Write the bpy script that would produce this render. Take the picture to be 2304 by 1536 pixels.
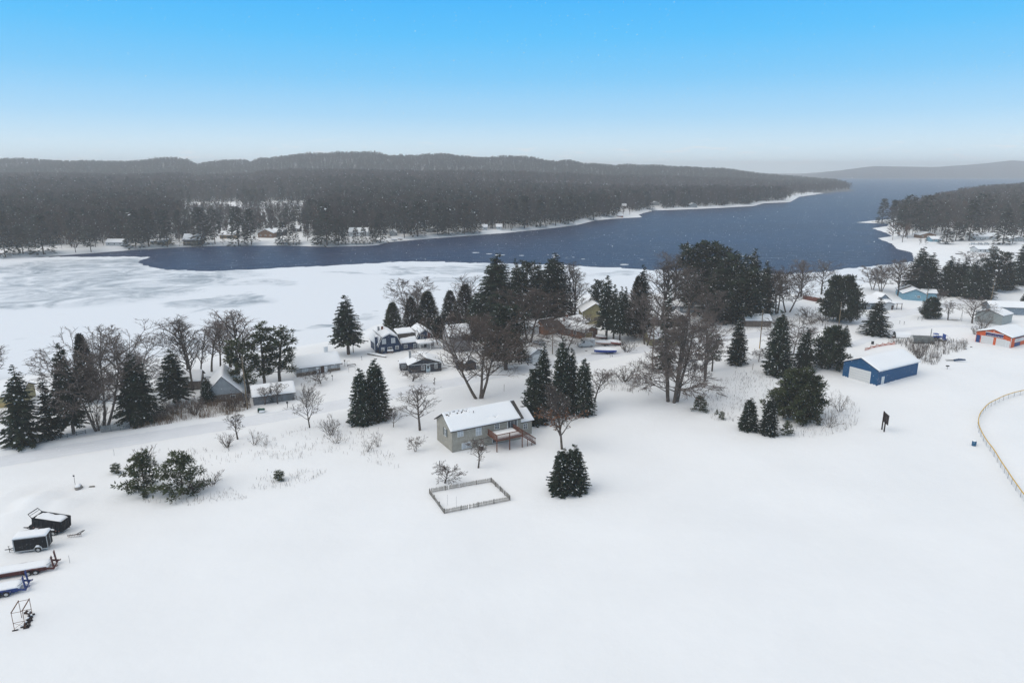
import bpy, bmesh, math, random
import numpy as np
from mathutils import Vector, Matrix

for _o in list(bpy.data.objects):
    bpy.data.objects.remove(_o)
SC = bpy.context.scene
COL = SC.collection
R = math.radians

# ------------------------------------------------------------------ camera
CAM_H, PITCH, FPX = 54.0, R(14.2), 1536.0          # metres, tilt below horizontal, focal length in photo pixels
cam_d = bpy.data.cameras.new('camera')
cam = bpy.data.objects.new('camera', cam_d)
COL.objects.link(cam)
cam.location = (0, 0, CAM_H)
cam.rotation_euler = (R(90) - PITCH, 0, 0)
cam_d.sensor_width = 36.0
cam_d.lens = 24.0
cam_d.clip_start = 0.5
cam_d.clip_end = 20000
SC.camera = cam

# ------------------------------------------------------------------ sky, sun, exposure
SUN_EL, SUN_AZ = R(42), R(-112)                    # azimuth from +Y (view direction), clockwise positive
wd = bpy.data.worlds.new('World')
SC.world = wd
wd.use_nodes = True
wn, wl = wd.node_tree.nodes, wd.node_tree.links
wn.clear()
w_out = wn.new('ShaderNodeOutputWorld')
w_bg = wn.new('ShaderNodeBackground')
w_tc = wn.new('ShaderNodeTexCoord')
w_sep = wn.new('ShaderNodeSeparateXYZ')
w_ramp = wn.new('ShaderNodeValToRGB')
wl.new(w_tc.outputs['Generated'], w_sep.inputs[0])
wl.new(w_sep.outputs['Z'], w_ramp.inputs[0])
stops = [(0.0, (0.80, 0.93, 1.0)), (0.03, (0.66, 0.86, 0.995)), (0.07, (0.39, 0.71, 0.985)), (0.12, (0.19, 0.60, 0.985)),
         (0.17, (0.088, 0.54, 1.0)), (0.22, (0.045, 0.475, 1.0)), (0.32, (0.24, 0.50, 0.85)),
         (0.50, (0.69, 0.715, 0.75)), (1.0, (0.775, 0.775, 0.772))]
el = w_ramp.color_ramp.elements
el[0].position, el[0].color = stops[0][0], (*stops[0][1], 1)
el[1].position, el[1].color = stops[-1][0], (*stops[-1][1], 1)
for p_, c_ in stops[1:-1]:
    e_ = el.new(p_)
    e_.color = (*c_, 1)
# a little of the physical sky for its sideways variation
w_sky = wn.new('ShaderNodeTexSky')
w_sky.sky_type = 'NISHITA'
w_sky.sun_disc = False
w_sky.sun_elevation = SUN_EL
w_sky.sun_rotation = SUN_AZ
w_sc = wn.new('ShaderNodeMix'); w_sc.data_type = 'RGBA'; w_sc.blend_type = 'MULTIPLY'
w_sc.inputs['Factor'].default_value = 1.0
w_sc.inputs['B'].default_value = (0.1, 0.1, 0.1, 1)
wl.new(w_sky.outputs[0], w_sc.inputs['A'])
w_mx = wn.new('ShaderNodeMix'); w_mx.data_type = 'RGBA'
w_mx.inputs['Factor'].default_value = 0.03
wl.new(w_ramp.outputs[0], w_mx.inputs['A'])
wl.new(w_sc.outputs['Result'], w_mx.inputs['B'])
# thin low wisps of cloud just above the hills
w_map = wn.new('ShaderNodeMapping')
w_map.inputs['Scale'].default_value = (9, 9, 75)
wl.new(w_tc.outputs['Generated'], w_map.inputs[0])
w_nz = wn.new('ShaderNodeTexNoise')
w_nz.inputs['Scale'].default_value = 2.6
w_nz.inputs['Detail'].default_value = 7
w_nz.inputs['Roughness'].default_value = 0.62
wl.new(w_map.outputs[0], w_nz.inputs['Vector'])
w_mr = wn.new('ShaderNodeMapRange')
w_mr.inputs['From Min'].default_value = 0.575
w_mr.inputs['From Max'].default_value = 0.72
wl.new(w_nz.outputs[0], w_mr.inputs[0])
w_band = wn.new('ShaderNodeValToRGB')
be = w_band.color_ramp.elements
be[0].position, be[0].color = 0.0, (1, 1, 1, 1)
be[1].position, be[1].color = 0.045, (0, 0, 0, 1)
be.new(0.022).color = (1, 1, 1, 1)
wl.new(w_sep.outputs['Z'], w_band.inputs[0])
w_mul = wn.new('ShaderNodeMath'); w_mul.operation = 'MULTIPLY'
wl.new(w_mr.outputs[0], w_mul.inputs[0])
wl.new(w_band.outputs[0], w_mul.inputs[1])
w_cl = wn.new('ShaderNodeMix'); w_cl.data_type = 'RGBA'
w_cl.inputs['B'].default_value = (0.84, 0.89, 0.94, 1)
wl.new(w_mul.outputs[0], w_cl.inputs['Factor'])
wl.new(w_mx.outputs['Result'], w_cl.inputs['A'])
wl.new(w_cl.outputs['Result'], w_bg.inputs[0])
w_bg.inputs[1].default_value = 1.0
wl.new(w_bg.outputs[0], w_out.inputs[0])

sun_d = bpy.data.lights.new('sun', 'SUN')
sun_d.energy = 1.4
sun_d.angle = R(50)
sun_d.color = (1.0, 0.935, 0.83)
sun = bpy.data.objects.new('sun', sun_d)
COL.objects.link(sun)
sun.location = (0, 0, 140)
sdir = Vector((math.sin(SUN_AZ) * math.cos(SUN_EL), math.cos(SUN_AZ) * math.cos(SUN_EL), math.sin(SUN_EL)))
sun.rotation_euler = sdir.to_track_quat('Z', 'Y').to_euler()

SC.view_settings.view_transform = 'Standard'
SC.view_settings.look = 'None'
SC.view_settings.exposure = 0.0
SC.view_settings.gamma = 1.0
SC.view_settings.use_curve_mapping = False
SC.render.engine = 'CYCLES'
SC.cycles.use_denoising = True
SC.cycles.denoising_prefilter = 'ACCURATE'
SC.cycles.max_bounces = 6
SC.cycles.diffuse_bounces = 3
SC.cycles.transparent_max_bounces = 8
SC.cycles.volume_bounces = 2

# ------------------------------------------------------------------ surveying: photo pixel -> point on the ground
CP, SP = math.cos(PITCH), math.sin(PITCH)
def G(px, py, z=0.0):
    u, v = (px - 1152) / FPX, (768 - py) / FPX
    t = (z - CAM_H) / (-SP + v * CP)
    return u * t, (CP + v * SP) * t
def depth_of(x, y, z=0.0):
    return y * CP - (z - CAM_H) * SP
def top_z(y, py):
    v = (768 - py) / FPX
    return CAM_H + y * (v * CP - SP) / (CP + v * SP)

# ------------------------------------------------------------------ materials
MATS = {}
def nodes_of(name):
    m = bpy.data.materials.new(name)
    m.use_nodes = True
    nt = m.node_tree
    b = nt.nodes['Principled BSDF']
    return m, nt.nodes, nt.links, b
def mat(name, col, rough=0.7, var=0.25, scale=3.0, bump=0.15, metal=0.0, spec=0.3, bscale=None, perobj=0.0, stretch=(1, 1, 1)):
    """plain surface with grain: noise-driven tone variation and fine relief"""
    m, n, l, b = nodes_of(name)
    tc = n.new('ShaderNodeTexCoord')
    mp = n.new('ShaderNodeMapping'); mp.inputs['Scale'].default_value = stretch
    l.new(tc.outputs['Object'], mp.inputs[0])
    nz = n.new('ShaderNodeTexNoise'); nz.inputs['Scale'].default_value = scale; nz.inputs['Detail'].default_value = 5
    l.new(mp.outputs[0], nz.inputs['Vector'])
    mr = n.new('ShaderNodeMapRange')
    mr.inputs['From Min'].default_value = 0.3; mr.inputs['From Max'].default_value = 0.7
    mr.inputs['To Min'].default_value = 1 - var; mr.inputs['To Max'].default_value = 1 + var
    l.new(nz.outputs[0], mr.inputs[0])
    mx = n.new('ShaderNodeMix'); mx.data_type = 'RGBA'; mx.blend_type = 'MULTIPLY'
    mx.inputs['Factor'].default_value = 1
    mx.inputs['A'].default_value = (*col, 1)
    l.new(mr.outputs[0], mx.inputs['B'])
    src = mx.outputs['Result']
    if perobj:
        oi = n.new('ShaderNodeObjectInfo')
        hs = n.new('ShaderNodeHueSaturation')
        m2 = n.new('ShaderNodeMapRange')
        m2.inputs['To Min'].default_value = 1 - perobj; m2.inputs['To Max'].default_value = 1 + perobj
        l.new(oi.outputs['Random'], m2.inputs[0])
        l.new(m2.outputs[0], hs.inputs['Value'])
        l.new(src, hs.inputs['Color'])
        src = hs.outputs[0]
    l.new(src, b.inputs['Base Color'])
    b.inputs['Roughness'].default_value = rough
    b.inputs['Metallic'].default_value = metal
    b.inputs['Specular IOR Level'].default_value = spec
    if bump:
        n2 = n.new('ShaderNodeTexNoise'); n2.inputs['Scale'].default_value = bscale or scale * 6; n2.inputs['Detail'].default_value = 3
        l.new(mp.outputs[0], n2.inputs['Vector'])
        bp = n.new('ShaderNodeBump'); bp.inputs['Strength'].default_value = bump; bp.inputs['Distance'].default_value = 0.05
        l.new(n2.outputs[0], bp.inputs['Height'])
        l.new(bp.outputs[0], b.inputs['Normal'])
    MATS[name] = m
    return m
def siding(name, col, step=0.14, vertical=False, var=0.15, bump=0.5, snowy=0.0):
    """lap or ribbed siding: regular courses as fine relief, weathered tone"""
    m = mat(name, col, 0.65, var, 1.2, 0)
    n, l = m.node_tree.nodes, m.node_tree.links
    b = n['Principled BSDF']
    tc = n.new('ShaderNodeTexCoord')
    sp = n.new('ShaderNodeSeparateXYZ'); l.new(tc.outputs['Object'], sp.inputs[0])
    if vertical:
        ad = n.new('ShaderNodeMath'); ad.operation = 'ADD'
        l.new(sp.outputs['X'], ad.inputs[0]); l.new(sp.outputs['Y'], ad.inputs[1]); src = ad.outputs[0]
    else:
        src = sp.outputs['Z']
    dv = n.new('ShaderNodeMath'); dv.operation = 'DIVIDE'; dv.inputs[1].default_value = step; l.new(src, dv.inputs[0])
    fr = n.new('ShaderNodeMath'); fr.operation = 'FRACT'; l.new(dv.outputs[0], fr.inputs[0])
    bp = n.new('ShaderNodeBump'); bp.inputs['Strength'].default_value = bump; bp.inputs['Distance'].default_value = 0.03
    l.new(fr.outputs[0], bp.inputs['Height']); l.new(bp.outputs[0], b.inputs['Normal'])
    return m

def snow_material(name, col=(0.865, 0.875, 0.89), bump=0.4, scale=1.0, dirt=0.03):
    m, n, l, b = nodes_of(name)
    tc = n.new('ShaderNodeTexCoord')
    n1 = n.new('ShaderNodeTexNoise'); n1.inputs['Scale'].default_value = 0.06 * scale; n1.inputs['Detail'].default_value = 6; n1.inputs['Roughness'].default_value = 0.6
    l.new(tc.outputs['Object'], n1.inputs['Vector'])
    mr = n.new('ShaderNodeMapRange'); mr.inputs['From Min'].default_value = 0.3; mr.inputs['From Max'].default_value = 0.7
    mr.inputs['To Min'].default_value = 1 - dirt; mr.inputs['To Max'].default_value = 1 + dirt * 0.6
    l.new(n1.outputs[0], mr.inputs[0])
    mx = n.new('ShaderNodeMix'); mx.data_type = 'RGBA'; mx.blend_type = 'MULTIPLY'; mx.inputs['Factor'].default_value = 1
    mx.inputs['A'].default_value = (*col, 1)
    l.new(mr.outputs[0], mx.inputs['B'])
    l.new(mx.outputs['Result'], b.inputs['Base Color'])
    b.inputs['Roughness'].default_value = 0.75
    b.inputs['Specular IOR Level'].default_value = 0.2
    n2 = n.new('ShaderNodeTexNoise'); n2.inputs['Scale'].default_value = 0.45 * scale; n2.inputs['Detail'].default_value = 8; n2.inputs['Roughness'].default_value = 0.55
    l.new(tc.outputs['Object'], n2.inputs['Vector'])
    bp = n.new('ShaderNodeBump'); bp.inputs['Strength'].default_value = bump; bp.inputs['Distance'].default_value = 0.25 / scale
    l.new(n2.outputs[0], bp.inputs['Height']); l.new(bp.outputs[0], b.inputs['Normal'])
    MATS[name] = m
    return m

M_SNOW = snow_material('snow')
M_ROOFSNOW = snow_material('roof_snow', (0.87, 0.885, 0.91), 0.2, 3.0, 0.02)
M_ROADSNOW = snow_material('road_snow', (0.77, 0.79, 0.83), 0.35, 4.0, 0.05)
M_NEEDLE = mat('spruce_needles', (0.018, 0.028, 0.017), 0.75, 0.45, 1.4, 0, perobj=0.30, spec=0.15)
M_PINE = mat('pine_needles', (0.022, 0.034, 0.018), 0.75, 0.5, 1.2, 0, perobj=0.25, spec=0.15)
M_OLIVE = mat('olive_needles', (0.050, 0.062, 0.027), 0.75, 0.5, 1.2, 0, perobj=0.25, spec=0.15)
M_BARK = mat('bark', (0.088, 0.073, 0.064), 0.9, 0.35, 4, 0.3, perobj=0.25, spec=0.1)
M_TWIG = mat('twigs', (0.118, 0.096, 0.087), 0.9, 0.3, 1.5, 0, perobj=0.30, spec=0.1)
M_REDTWIG = mat('red_twigs', (0.078, 0.058, 0.050), 0.9, 0.3, 1.5, 0, perobj=0.2, spec=0.1)
M_BIRCH = mat('birch_bark', (0.30, 0.27, 0.25), 0.85, 0.4, 5, 0.2, spec=0.1)
M_LEAF = mat('dry_leaves', (0.17, 0.075, 0.035), 0.8, 0.4, 3, 0, spec=0.1)
M_WEED = mat('dry_weed_stalks', (0.19, 0.135, 0.095), 0.9, 0.4, 2, 0, spec=0.1)
M_FARCON = mat('far_needles', (0.018, 0.025, 0.020), 0.8, 0.4, 0.3, 0, perobj=0.35, spec=0.1)
M_FARBARE = mat('far_twigs', (0.060, 0.048, 0.045), 0.9, 0.35, 0.3, 0, perobj=0.35, spec=0.1)
M_FARRUST = mat('far_oak_twigs', (0.078, 0.046, 0.034), 0.9, 0.35, 0.3, 0, perobj=0.3, spec=0.1)
M_GLASS = mat('window_glass', (0.05, 0.065, 0.08), 0.12, 0.2, 0.8, 0, spec=0.7)
M_BLIND = mat('window_blind', (0.42, 0.45, 0.48), 0.5, 0.2, 1.5, 0, spec=0.5)
M_WHITE = mat('white_trim', (0.72, 0.74, 0.75), 0.5, 0.08, 2, 0.1)
M_DARK = mat('dark_metal', (0.022, 0.024, 0.028), 0.45, 0.3, 3, 0.1, metal=0.2)
M_SHINGLE = mat('shingles', (0.055, 0.048, 0.045), 0.9, 0.4, 5, 0.6)
M_BROWNROOF = mat('brown_shingles', (0.075, 0.048, 0.04), 0.9, 0.35, 5, 0.6)
M_TIRE = mat('tyre_rubber', (0.02, 0.02, 0.021), 0.9, 0.2, 6, 0.2)
M_RIM = mat('wheel_rim', (0.45, 0.46, 0.47), 0.4, 0.2, 4, 0.1, metal=0.5)
M_RUST = mat('rusty_steel', (0.16, 0.075, 0.045), 0.85, 0.5, 6, 0.3)
M_GREYWOOD = mat('weathered_wood', (0.19, 0.172, 0.15), 0.9, 0.35, 5, 0.3, stretch=(1, 1, 0.2))
M_POLE = mat('pole_wood', (0.17, 0.13, 0.085), 0.9, 0.35, 4, 0.3, stretch=(3, 3, 0.3))
M_DECK = mat('red_stained_wood', (0.135, 0.048, 0.028), 0.7, 0.3, 4, 0.2)
M_GREY = mat('grey_metal', (0.28, 0.29, 0.30), 0.5, 0.2, 4, 0.1, metal=0.3)
M_STEEL = mat('galvanised', (0.36, 0.38, 0.40), 0.45, 0.2, 4, 0.05, metal=0.3)

# ------------------------------------------------------------------ mesh building
class MB:
    """collects boxes, bars, tubes and sheets; build() links them as ONE mesh object"""
    def __init__(s):
        s.v, s.f, s.m = [], [], []
        s.mi = 0
    def add(s, vs, fs):
        o = len(s.v)
        s.v.extend([tuple(p) for p in vs])
        for f in fs:
            s.f.append(tuple(i + o for i in f)); s.m.append(s.mi)
    def box(s, x0, y0, z0, x1, y1, z1):
        s.add([(x0, y0, z0), (x1, y0, z0), (x1, y1, z0), (x0, y1, z0), (x0, y0, z1), (x1, y0, z1), (x1, y1, z1), (x0, y1, z1)],
              [(3, 2, 1, 0), (4, 5, 6, 7), (0, 1, 5, 4), (1, 2, 6, 5), (2, 3, 7, 6), (3, 0, 4, 7)])
    def slab(s, p0, p1, p2, p3, t):
        q = [Vector(p) for p in (p0, p1, p2, p3)]
        u = Vector((0, 0, t))
        vs = q + [p + u for p in q]
        s.add(vs, [(3, 2, 1, 0), (4, 5, 6, 7), (0, 1, 5, 4), (1, 2, 6, 5), (2, 3, 7, 6), (3, 0, 4, 7)])
    def quad(s, a, b, c, d):
        s.add([a, b, c, d], [(0, 1, 2, 3)])
    def prism(s, prof, axis, a0, a1):
        """profile [(u,z)] swept along axis: 'x' means profile in (y,z), 'y' means profile in (x,z)"""
        n = len(prof)
        mk = (lambda u, z, a: (a, u, z)) if axis == 'x' else (lambda u, z, a: (u, a, z))
        vs = [mk(u, z, a0) for u, z in prof] + [mk(u, z, a1) for u, z in prof]
        fs = [tuple(range(n)), tuple(range(2 * n - 1, n - 1, -1))]
        fs += [((i + 1) % n, i, n + i, n + (i + 1) % n) for i in range(n)]
        s.add(vs, fs)
    def tube(s, pts, radii, n=6, cap=True):
        pts = [Vector(p) for p in pts]
        if not hasattr(radii, '__len__'):
            radii = [radii] * len(pts)
        o = len(s.v)
        for i, p in enumerate(pts):
            d = (pts[min(i + 1, len(pts) - 1)] - pts[max(i - 1, 0)])
            d = d.normalized() if d.length > 1e-9 else Vector((0, 0, 1))
            a = d.cross(Vector((1, 0, 0)) if abs(d.x) < 0.8 else Vector((0, 1, 0))).normalized()
            b = d.cross(a)
            for k in range(n):
                t = 2 * math.pi * k / n
                q = p + (a * math.cos(t) + b * math.sin(t)) * radii[i]
                s.v.append((q.x, q.y, q.z))
        for i in range(len(pts) - 1):
            for k in range(n):
                k2 = (k + 1) % n
                s.f.append((o + i * n + k, o + i * n + k2, o + (i + 1) * n + k2, o + (i + 1) * n + k)); s.m.append(s.mi)
        if cap:
            s.f.append(tuple(o + k for k in range(n))[::-1]); s.m.append(s.mi)
            e = o + (len(pts) - 1) * n
            s.f.append(tuple(e + k for k in range(n))); s.m.append(s.mi)
    def bar(s, a, b, w):
        s.tube([a, b], w * 0.7, 4)
    def build(s, name, mats, parent=None, smooth=False):
        me = bpy.data.meshes.new(name)
        me.from_pydata(s.v, [], s.f)
        if not isinstance(mats, (list, tuple)):
            mats = [mats]
        for q in mats:
            me.materials.append(q)
        if len(mats) > 1:
            me.polygons.foreach_set('material_index', s.m)
        if smooth:
            me.polygons.foreach_set('use_smooth', [True] * len(me.polygons))
        me.update()
        o = bpy.data.objects.new(name, me)
        COL.objects.link(o)
        if parent is not None:
            o.parent = parent
        return o

def tag(o, label, cat, group=None):
    o['label'] = label; o['category'] = cat
    if group: o['group'] = group
    return o
def thing(name, label, cat, loc=(0, 0, 0), rz=0.0, group=None):
    o = bpy.data.objects.new(name, None)
    o.empty_display_size = 0.5
    COL.objects.link(o)
    o.location = loc; o.rotation_euler = (0, 0, rz)
    return tag(o, label, cat, group)
def kind(o, k):
    o['kind'] = k
    return o
def copy_tree(o, parent=None):
    c = o.copy(); COL.objects.link(c)
    if parent is not None:
        c.parent = parent
    for ch in o.children:
        copy_tree(ch, c)
    return c
def mesh_np(name, V, F, mats, mi=None, smooth=False):
    me = bpy.data.meshes.new(name)
    V = np.asarray(V, dtype=np.float32); F = np.asarray(F, dtype=np.int32)
    k = F.shape[1]
    me.vertices.add(len(V)); me.vertices.foreach_set('co', V.ravel())
    me.loops.add(F.size); me.loops.foreach_set('vertex_index', F.ravel())
    me.polygons.add(len(F))
    me.polygons.foreach_set('loop_start', np.arange(0, F.size, k, dtype=np.int32))
    me.polygons.foreach_set('loop_total', np.full(len(F), k, dtype=np.int32))
    for q in mats: me.materials.append(q)
    if mi is not None: me.polygons.foreach_set('material_index', np.asarray(mi, dtype=np.int32))
    if smooth: me.polygons.foreach_set('use_smooth', np.ones(len(F), dtype=bool))
    me.update(calc_edges=True)
    me.validate()
    return me
def link_mesh(name, me, parent=None):
    o = bpy.data.objects.new(name, me); COL.objects.link(o)
    if parent is not None: o.parent = parent
    return o

# ================================================================== TERRAIN
WATER_Z, ICE_Z = -2.5, -2.42
NEAR_SHORE = [(-900, 960), (-300, 880), (0, 850), (60, 838), (180, 826), (345, 800), (450, 794), (560, 786), (640, 780), (700, 770),
              (780, 758), (820, 735), (860, 722), (950, 712), (1000, 700), (1100, 682), (1200, 672), (1300, 662), (1400, 664), (1550, 652),
              (1700, 650), (1800, 664), (1850, 657), (1940, 636), (2000, 616), (2041, 594), (2050, 584), (2046, 568)]
RIGHT_SHORE = [(2030, 564), (2014, 561), (2001, 548), (1969, 536), (2003, 531), (1990, 524), (1958, 513.5), (1992, 509), (1996, 503.5), (1918, 500.5),
               (1985, 496), (2040, 484), (2110, 462), (2180, 445), (2304, 432), (2700, 420), (2900, 402), (1838, 402)]
FAR_SHORE = [(1838, 404), (1880, 416), (1925, 429), (1860, 434.5), (1800, 443), (1780, 455), (1720, 457.5), (1700, 463.5), (1620, 468), (1540, 471.5),
             (1470, 474), (1440, 483), (1450, 488.5), (1380, 492.5), (1340, 497), (1300, 507), (1230, 515.5), (1150, 523.5), (1060, 530.5),
             (960, 538), (880, 545), (850, 552.5), (740, 556), (640, 553), (520, 553), (400, 557), (300, 563), (210, 570), (110, 577), (0, 582),
             (-300, 600), (-900, 640)]
def gpoly(pts, z=WATER_Z):
    return np.array([G(px, py, z) for px, py in pts])
LAKE = gpoly(NEAR_SHORE + RIGHT_SHORE + FAR_SHORE)
def seg_dist(P, A, B):
    d = B - A
    t = np.clip(((P - A) @ d) / max(d @ d, 1e-9), 0, 1)
    return np.hypot(*(P - (A + t[:, None] * d)).T)
def poly_sd(X, Y, poly):
    P = np.stack([X.ravel(), Y.ravel()], 1)
    dist = np.full(len(P), 1e9)
    inside = np.zeros(len(P), bool)
    n = len(poly)
    for i in range(n):
        A, B = poly[i], poly[(i + 1) % n]
        dist = np.minimum(dist, seg_dist(P, A, B))
        c = (A[1] > P[:, 1]) != (B[1] > P[:, 1])
        if c.any():
            xi = (B[0] - A[0]) * (P[:, 1] - A[1]) / (B[1] - A[1] + 1e-12) + A[0]
            inside ^= c & (P[:, 0] < xi)
    return np.where(inside, -dist, dist).reshape(X.shape)
def line_dist(X, Y, line):
    P = np.stack([X.ravel(), Y.ravel()], 1)
    d = np.full(len(P), 1e9)
    for i in range(len(line) - 1):
        d = np.minimum(d, seg_dist(P, line[i], line[i + 1]))
    return d.reshape(X.shape)
def sstep(t):
    t = np.clip(t, 0, 1)
    return t * t * (3 - 2 * t)
ROAD = np.array([G(px, py) for px, py in [(-320, 1105), (0, 1036), (200, 1004), (460, 963), (600, 941), (740, 915), (880, 886), (1000, 862),
                 (1130, 840), (1250, 817), (1400, 792), (1550, 771), (1700, 753), (1850, 735), (2000, 711), (2100, 692), (2200, 670), (2304, 647), (2500, 606)]])
MOUND = [(G(40, 1130), 5.5, .75), (G(120, 1130), 4.5, .6), (G(-60, 1150), 6, .9), (G(10, 1165), 3.5, .45), (G(168, 1190), 2.5, .4), (G(88, 1142), 3, .6), (G(146, 1138), 2, .45)]
_rs = np.random.RandomState(5)
WAVES = [(2 * math.pi / L, a, th, ph) for L, a, th, ph in zip([61, 47, 33, 24, 17, 12.5, 9.1, 6.3], [.20, .16, .11, .08, .055, .04, .03, .018],
                                                         _rs.uniform(0, 3.14, 8), _rs.uniform(0, 6.28, 8))]
SKYLINE = np.array([(-900, 362), (-300, 361), (0, 360), (150, 361), (250, 363), (330, 361), (400, 358), (430, 361), (448, 370), (470, 366), (500, 363), (555, 360), (568, 364), (590, 353), (650, 349),
           (700, 347), (760, 344), (800, 345), (860, 348), (880, 351), (910, 347), (1000, 346), (1100, 354), (1170, 355), (1250, 363), (1280, 362), (1310, 368), (1400, 370),
           (1550, 377), (1650, 383), (1700, 390), (1760, 396), (1830, 402), (1930, 412)], float)
SKY2 = np.array([(-900, 396), (1700, 397), (1790, 397), (1870, 386), (1960, 374), (2030, 375), (2100, 376), (2200, 369), (2270, 361), (2304, 363), (2450, 368), (3400, 372)], float)
_fs = gpoly(FAR_SHORE[2:])
_fu = _fs[:, 0] / _fs[:, 1]
_ix = np.argsort(_fu)
FS_U, FS_Y = _fu[_ix], _fs[_ix, 1]
CREST_Y = 2300.0
def ray_z(px_y, y):
    v = (768 - px_y) / FPX
    return CAM_H + y * (v * CP - SP) / (CP + v * SP)
def terr(X, Y):
    X = np.asarray(X, float); Y = np.asarray(Y, float)
    s = poly_sd(X, Y, LAKE)
    z = np.where(s < 0, -2.62 + np.maximum(s * 0.3, -2), -2.62 + 2.62 * sstep(s / 15))
    nz = np.zeros_like(X)
    for k, a, th, ph in WAVES:
        nz += a * np.sin(k * (X * math.cos(th) + Y * math.sin(th)) + ph + 1.7 * np.sin(0.043 * X * math.sin(th * 3) + 0.037 * Y))
    dr = line_dist(X, Y, ROAD)
    damp = sstep((dr - 3) / 6)
    z = z + 0.75 * nz * sstep((s - 2) / 20) * (0.15 + 0.85 * damp)
    z = z + np.where(Y < 400, 0.34 * np.exp(-((dr - 5.0) / 1.1) ** 2) - 0.14 * (1 - sstep((dr - 2.6) / 1.6)), 0)
    for (mx, my), r, h in MOUND:
        z = z + h * np.exp(-(((X - mx) ** 2 + (Y - my) ** 2) / (r * r))) * (1 + 0.3 * np.sin(1.1 * X + 0.9 * np.sin(1.3 * Y)) + .22 * np.sin(2.3 * Y + X))
    # far land
    f = Y * CP + 13
    px = 1152 + FPX * X / np.maximum(f, 1)
    ys = np.interp(X / np.maximum(Y, 1), FS_U, FS_Y)
    t = (Y - ys - 60) / np.maximum(CREST_Y - ys - 60, 200)
    prof = np.interp(t, [0, .12, .3, .5, .58, .72, 1, 1.25, 2], [0, .03, .09, .38, .41, .37, 1, .97, .6])
    zc = ray_z(np.interp(px, SKYLINE[:, 0], SKYLINE[:, 1]), CREST_Y) - 16
    left = sstep((1935 - px) / 90) * (Y > 480) * (Y < 4300)
    roll = 1 + 0.06 * np.sin(X * 0.011 + 1) * np.sin(Y * 0.009) + 0.035 * np.sin(X * .027 + Y * .006) + .02 * np.sin(X * .061 - Y * .02)
    z = z + left * np.maximum(zc, 3) * prof * roll
    z = z + np.where((px > 1950) & (Y > 430) & (Y < 2600), sstep((s - 10) / 120) * (2 + 7 * sstep((Y - 620) / 500)), 0)
    zc2 = ray_z(np.interp(px, SKY2[:, 0], SKY2[:, 1]), 5700.0)
    z = z + np.where(Y > 4330, np.maximum(zc2, 2) * sstep((Y - 4330) / 1370) * np.interp(Y, [5700, 7600], [1, .85]), 0)
    return z
def tz(x, y):
    return float(terr(np.array([x]), np.array([y]))[0])
def GT(px, py):
    """photo pixel -> point on the terrain"""
    z = 0.0
    for _ in range(4):
        x, y = G(px, py, z); z = 0.5 * z + 0.5 * tz(x, y)
    x, y = G(px, py, z)
    return x, y, tz(x, y)

def grid_mesh(name, xs, ys, m):
    X, Y = np.meshgrid(xs, ys)
    Z = terr(X, Y)
    V = np.stack([X, Y, Z], -1).reshape(-1, 3)
    nx, ny = len(xs), len(ys)
    i = np.arange(ny - 1)[:, None] * nx + np.arange(nx - 1)[None, :]
    F = np.stack([i, i + 1, i + nx + 1, i + nx], -1).reshape(-1, 4)
    return kind(link_mesh(name, mesh_np(name, V, F, [m], smooth=True)), 'structure')
def spaced(*segs):
    out = []
    for a, b, st in segs:
        out.append(np.linspace(a, b, max(2, int(round((b - a) / st)) + 1))[:-1])
    return np.concatenate(out + [[segs[-1][1]]])
# far ground is snow under trees with patches of brush between the trunks
mfg, n, l, b = nodes_of('wooded_snow')
tc = n.new('ShaderNodeTexCoord')
nz = n.new('ShaderNodeTexNoise'); nz.inputs['Scale'].default_value = 0.02; nz.inputs['Detail'].default_value = 8
l.new(tc.outputs['Object'], nz.inputs['Vector'])
cr = n.new('ShaderNodeValToRGB')
cr.color_ramp.elements[0].position = 0.35; cr.color_ramp.elements[0].color = (0.11, 0.10, 0.10, 1)
cr.color_ramp.elements[1].position = 0.75; cr.color_ramp.elements[1].color = (0.30, 0.295, 0.30, 1)
l.new(nz.outputs[0], cr.inputs[0]); l.new(cr.outputs[0], b.inputs['Base Color'])
b.inputs['Roughness'].default_value = 0.9
M_FARGROUND = mfg
mdh, n, l, b = nodes_of('distant_wooded_hill')
tc = n.new('ShaderNodeTexCoord')
mp = n.new('ShaderNodeMapping'); mp.inputs['Scale'].default_value = (1, 0.35, 1); l.new(tc.outputs['Object'], mp.inputs[0])
nz = n.new('ShaderNodeTexNoise'); nz.inputs['Scale'].default_value = 0.035; nz.inputs['Detail'].default_value = 9; nz.inputs['Roughness'].default_value = 0.7
l.new(mp.outputs[0], nz.inputs['Vector'])
cr = n.new('ShaderNodeValToRGB')
cr.color_ramp.elements[0].position = 0.3; cr.color_ramp.elements[0].color = (0.03, 0.024, 0.020, 1)
cr.color_ramp.elements[1].position = 0.75; cr.color_ramp.elements[1].color = (0.075, 0.056, 0.045, 1)
l.new(nz.outputs[0], cr.inputs[0]); l.new(cr.outputs[0], b.inputs['Base Color'])
b.inputs['Roughness'].default_value = 0.95
M_DISTANT = mdh

grid_mesh('ground', spaced((-640, -210, 5), (-210, 215, 1.5), (215, 760, 5)), spaced((-160, 62, 8), (62, 330, 1.5), (330, 800, 3.5)), M_SNOW)
grid_mesh('far_ground', spaced((-1500, 2100, 14)), spaced((800, 1640, 9)), M_SNOW)
grid_mesh('wooded_hills', spaced((-3200, 3400, 32)), spaced((1640, 4200, 24)), M_FARGROUND)
grid_mesh('distant_hills', spaced((-5200, 6400, 60)), spaced((4200, 7700, 50)), M_DISTANT)

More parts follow.
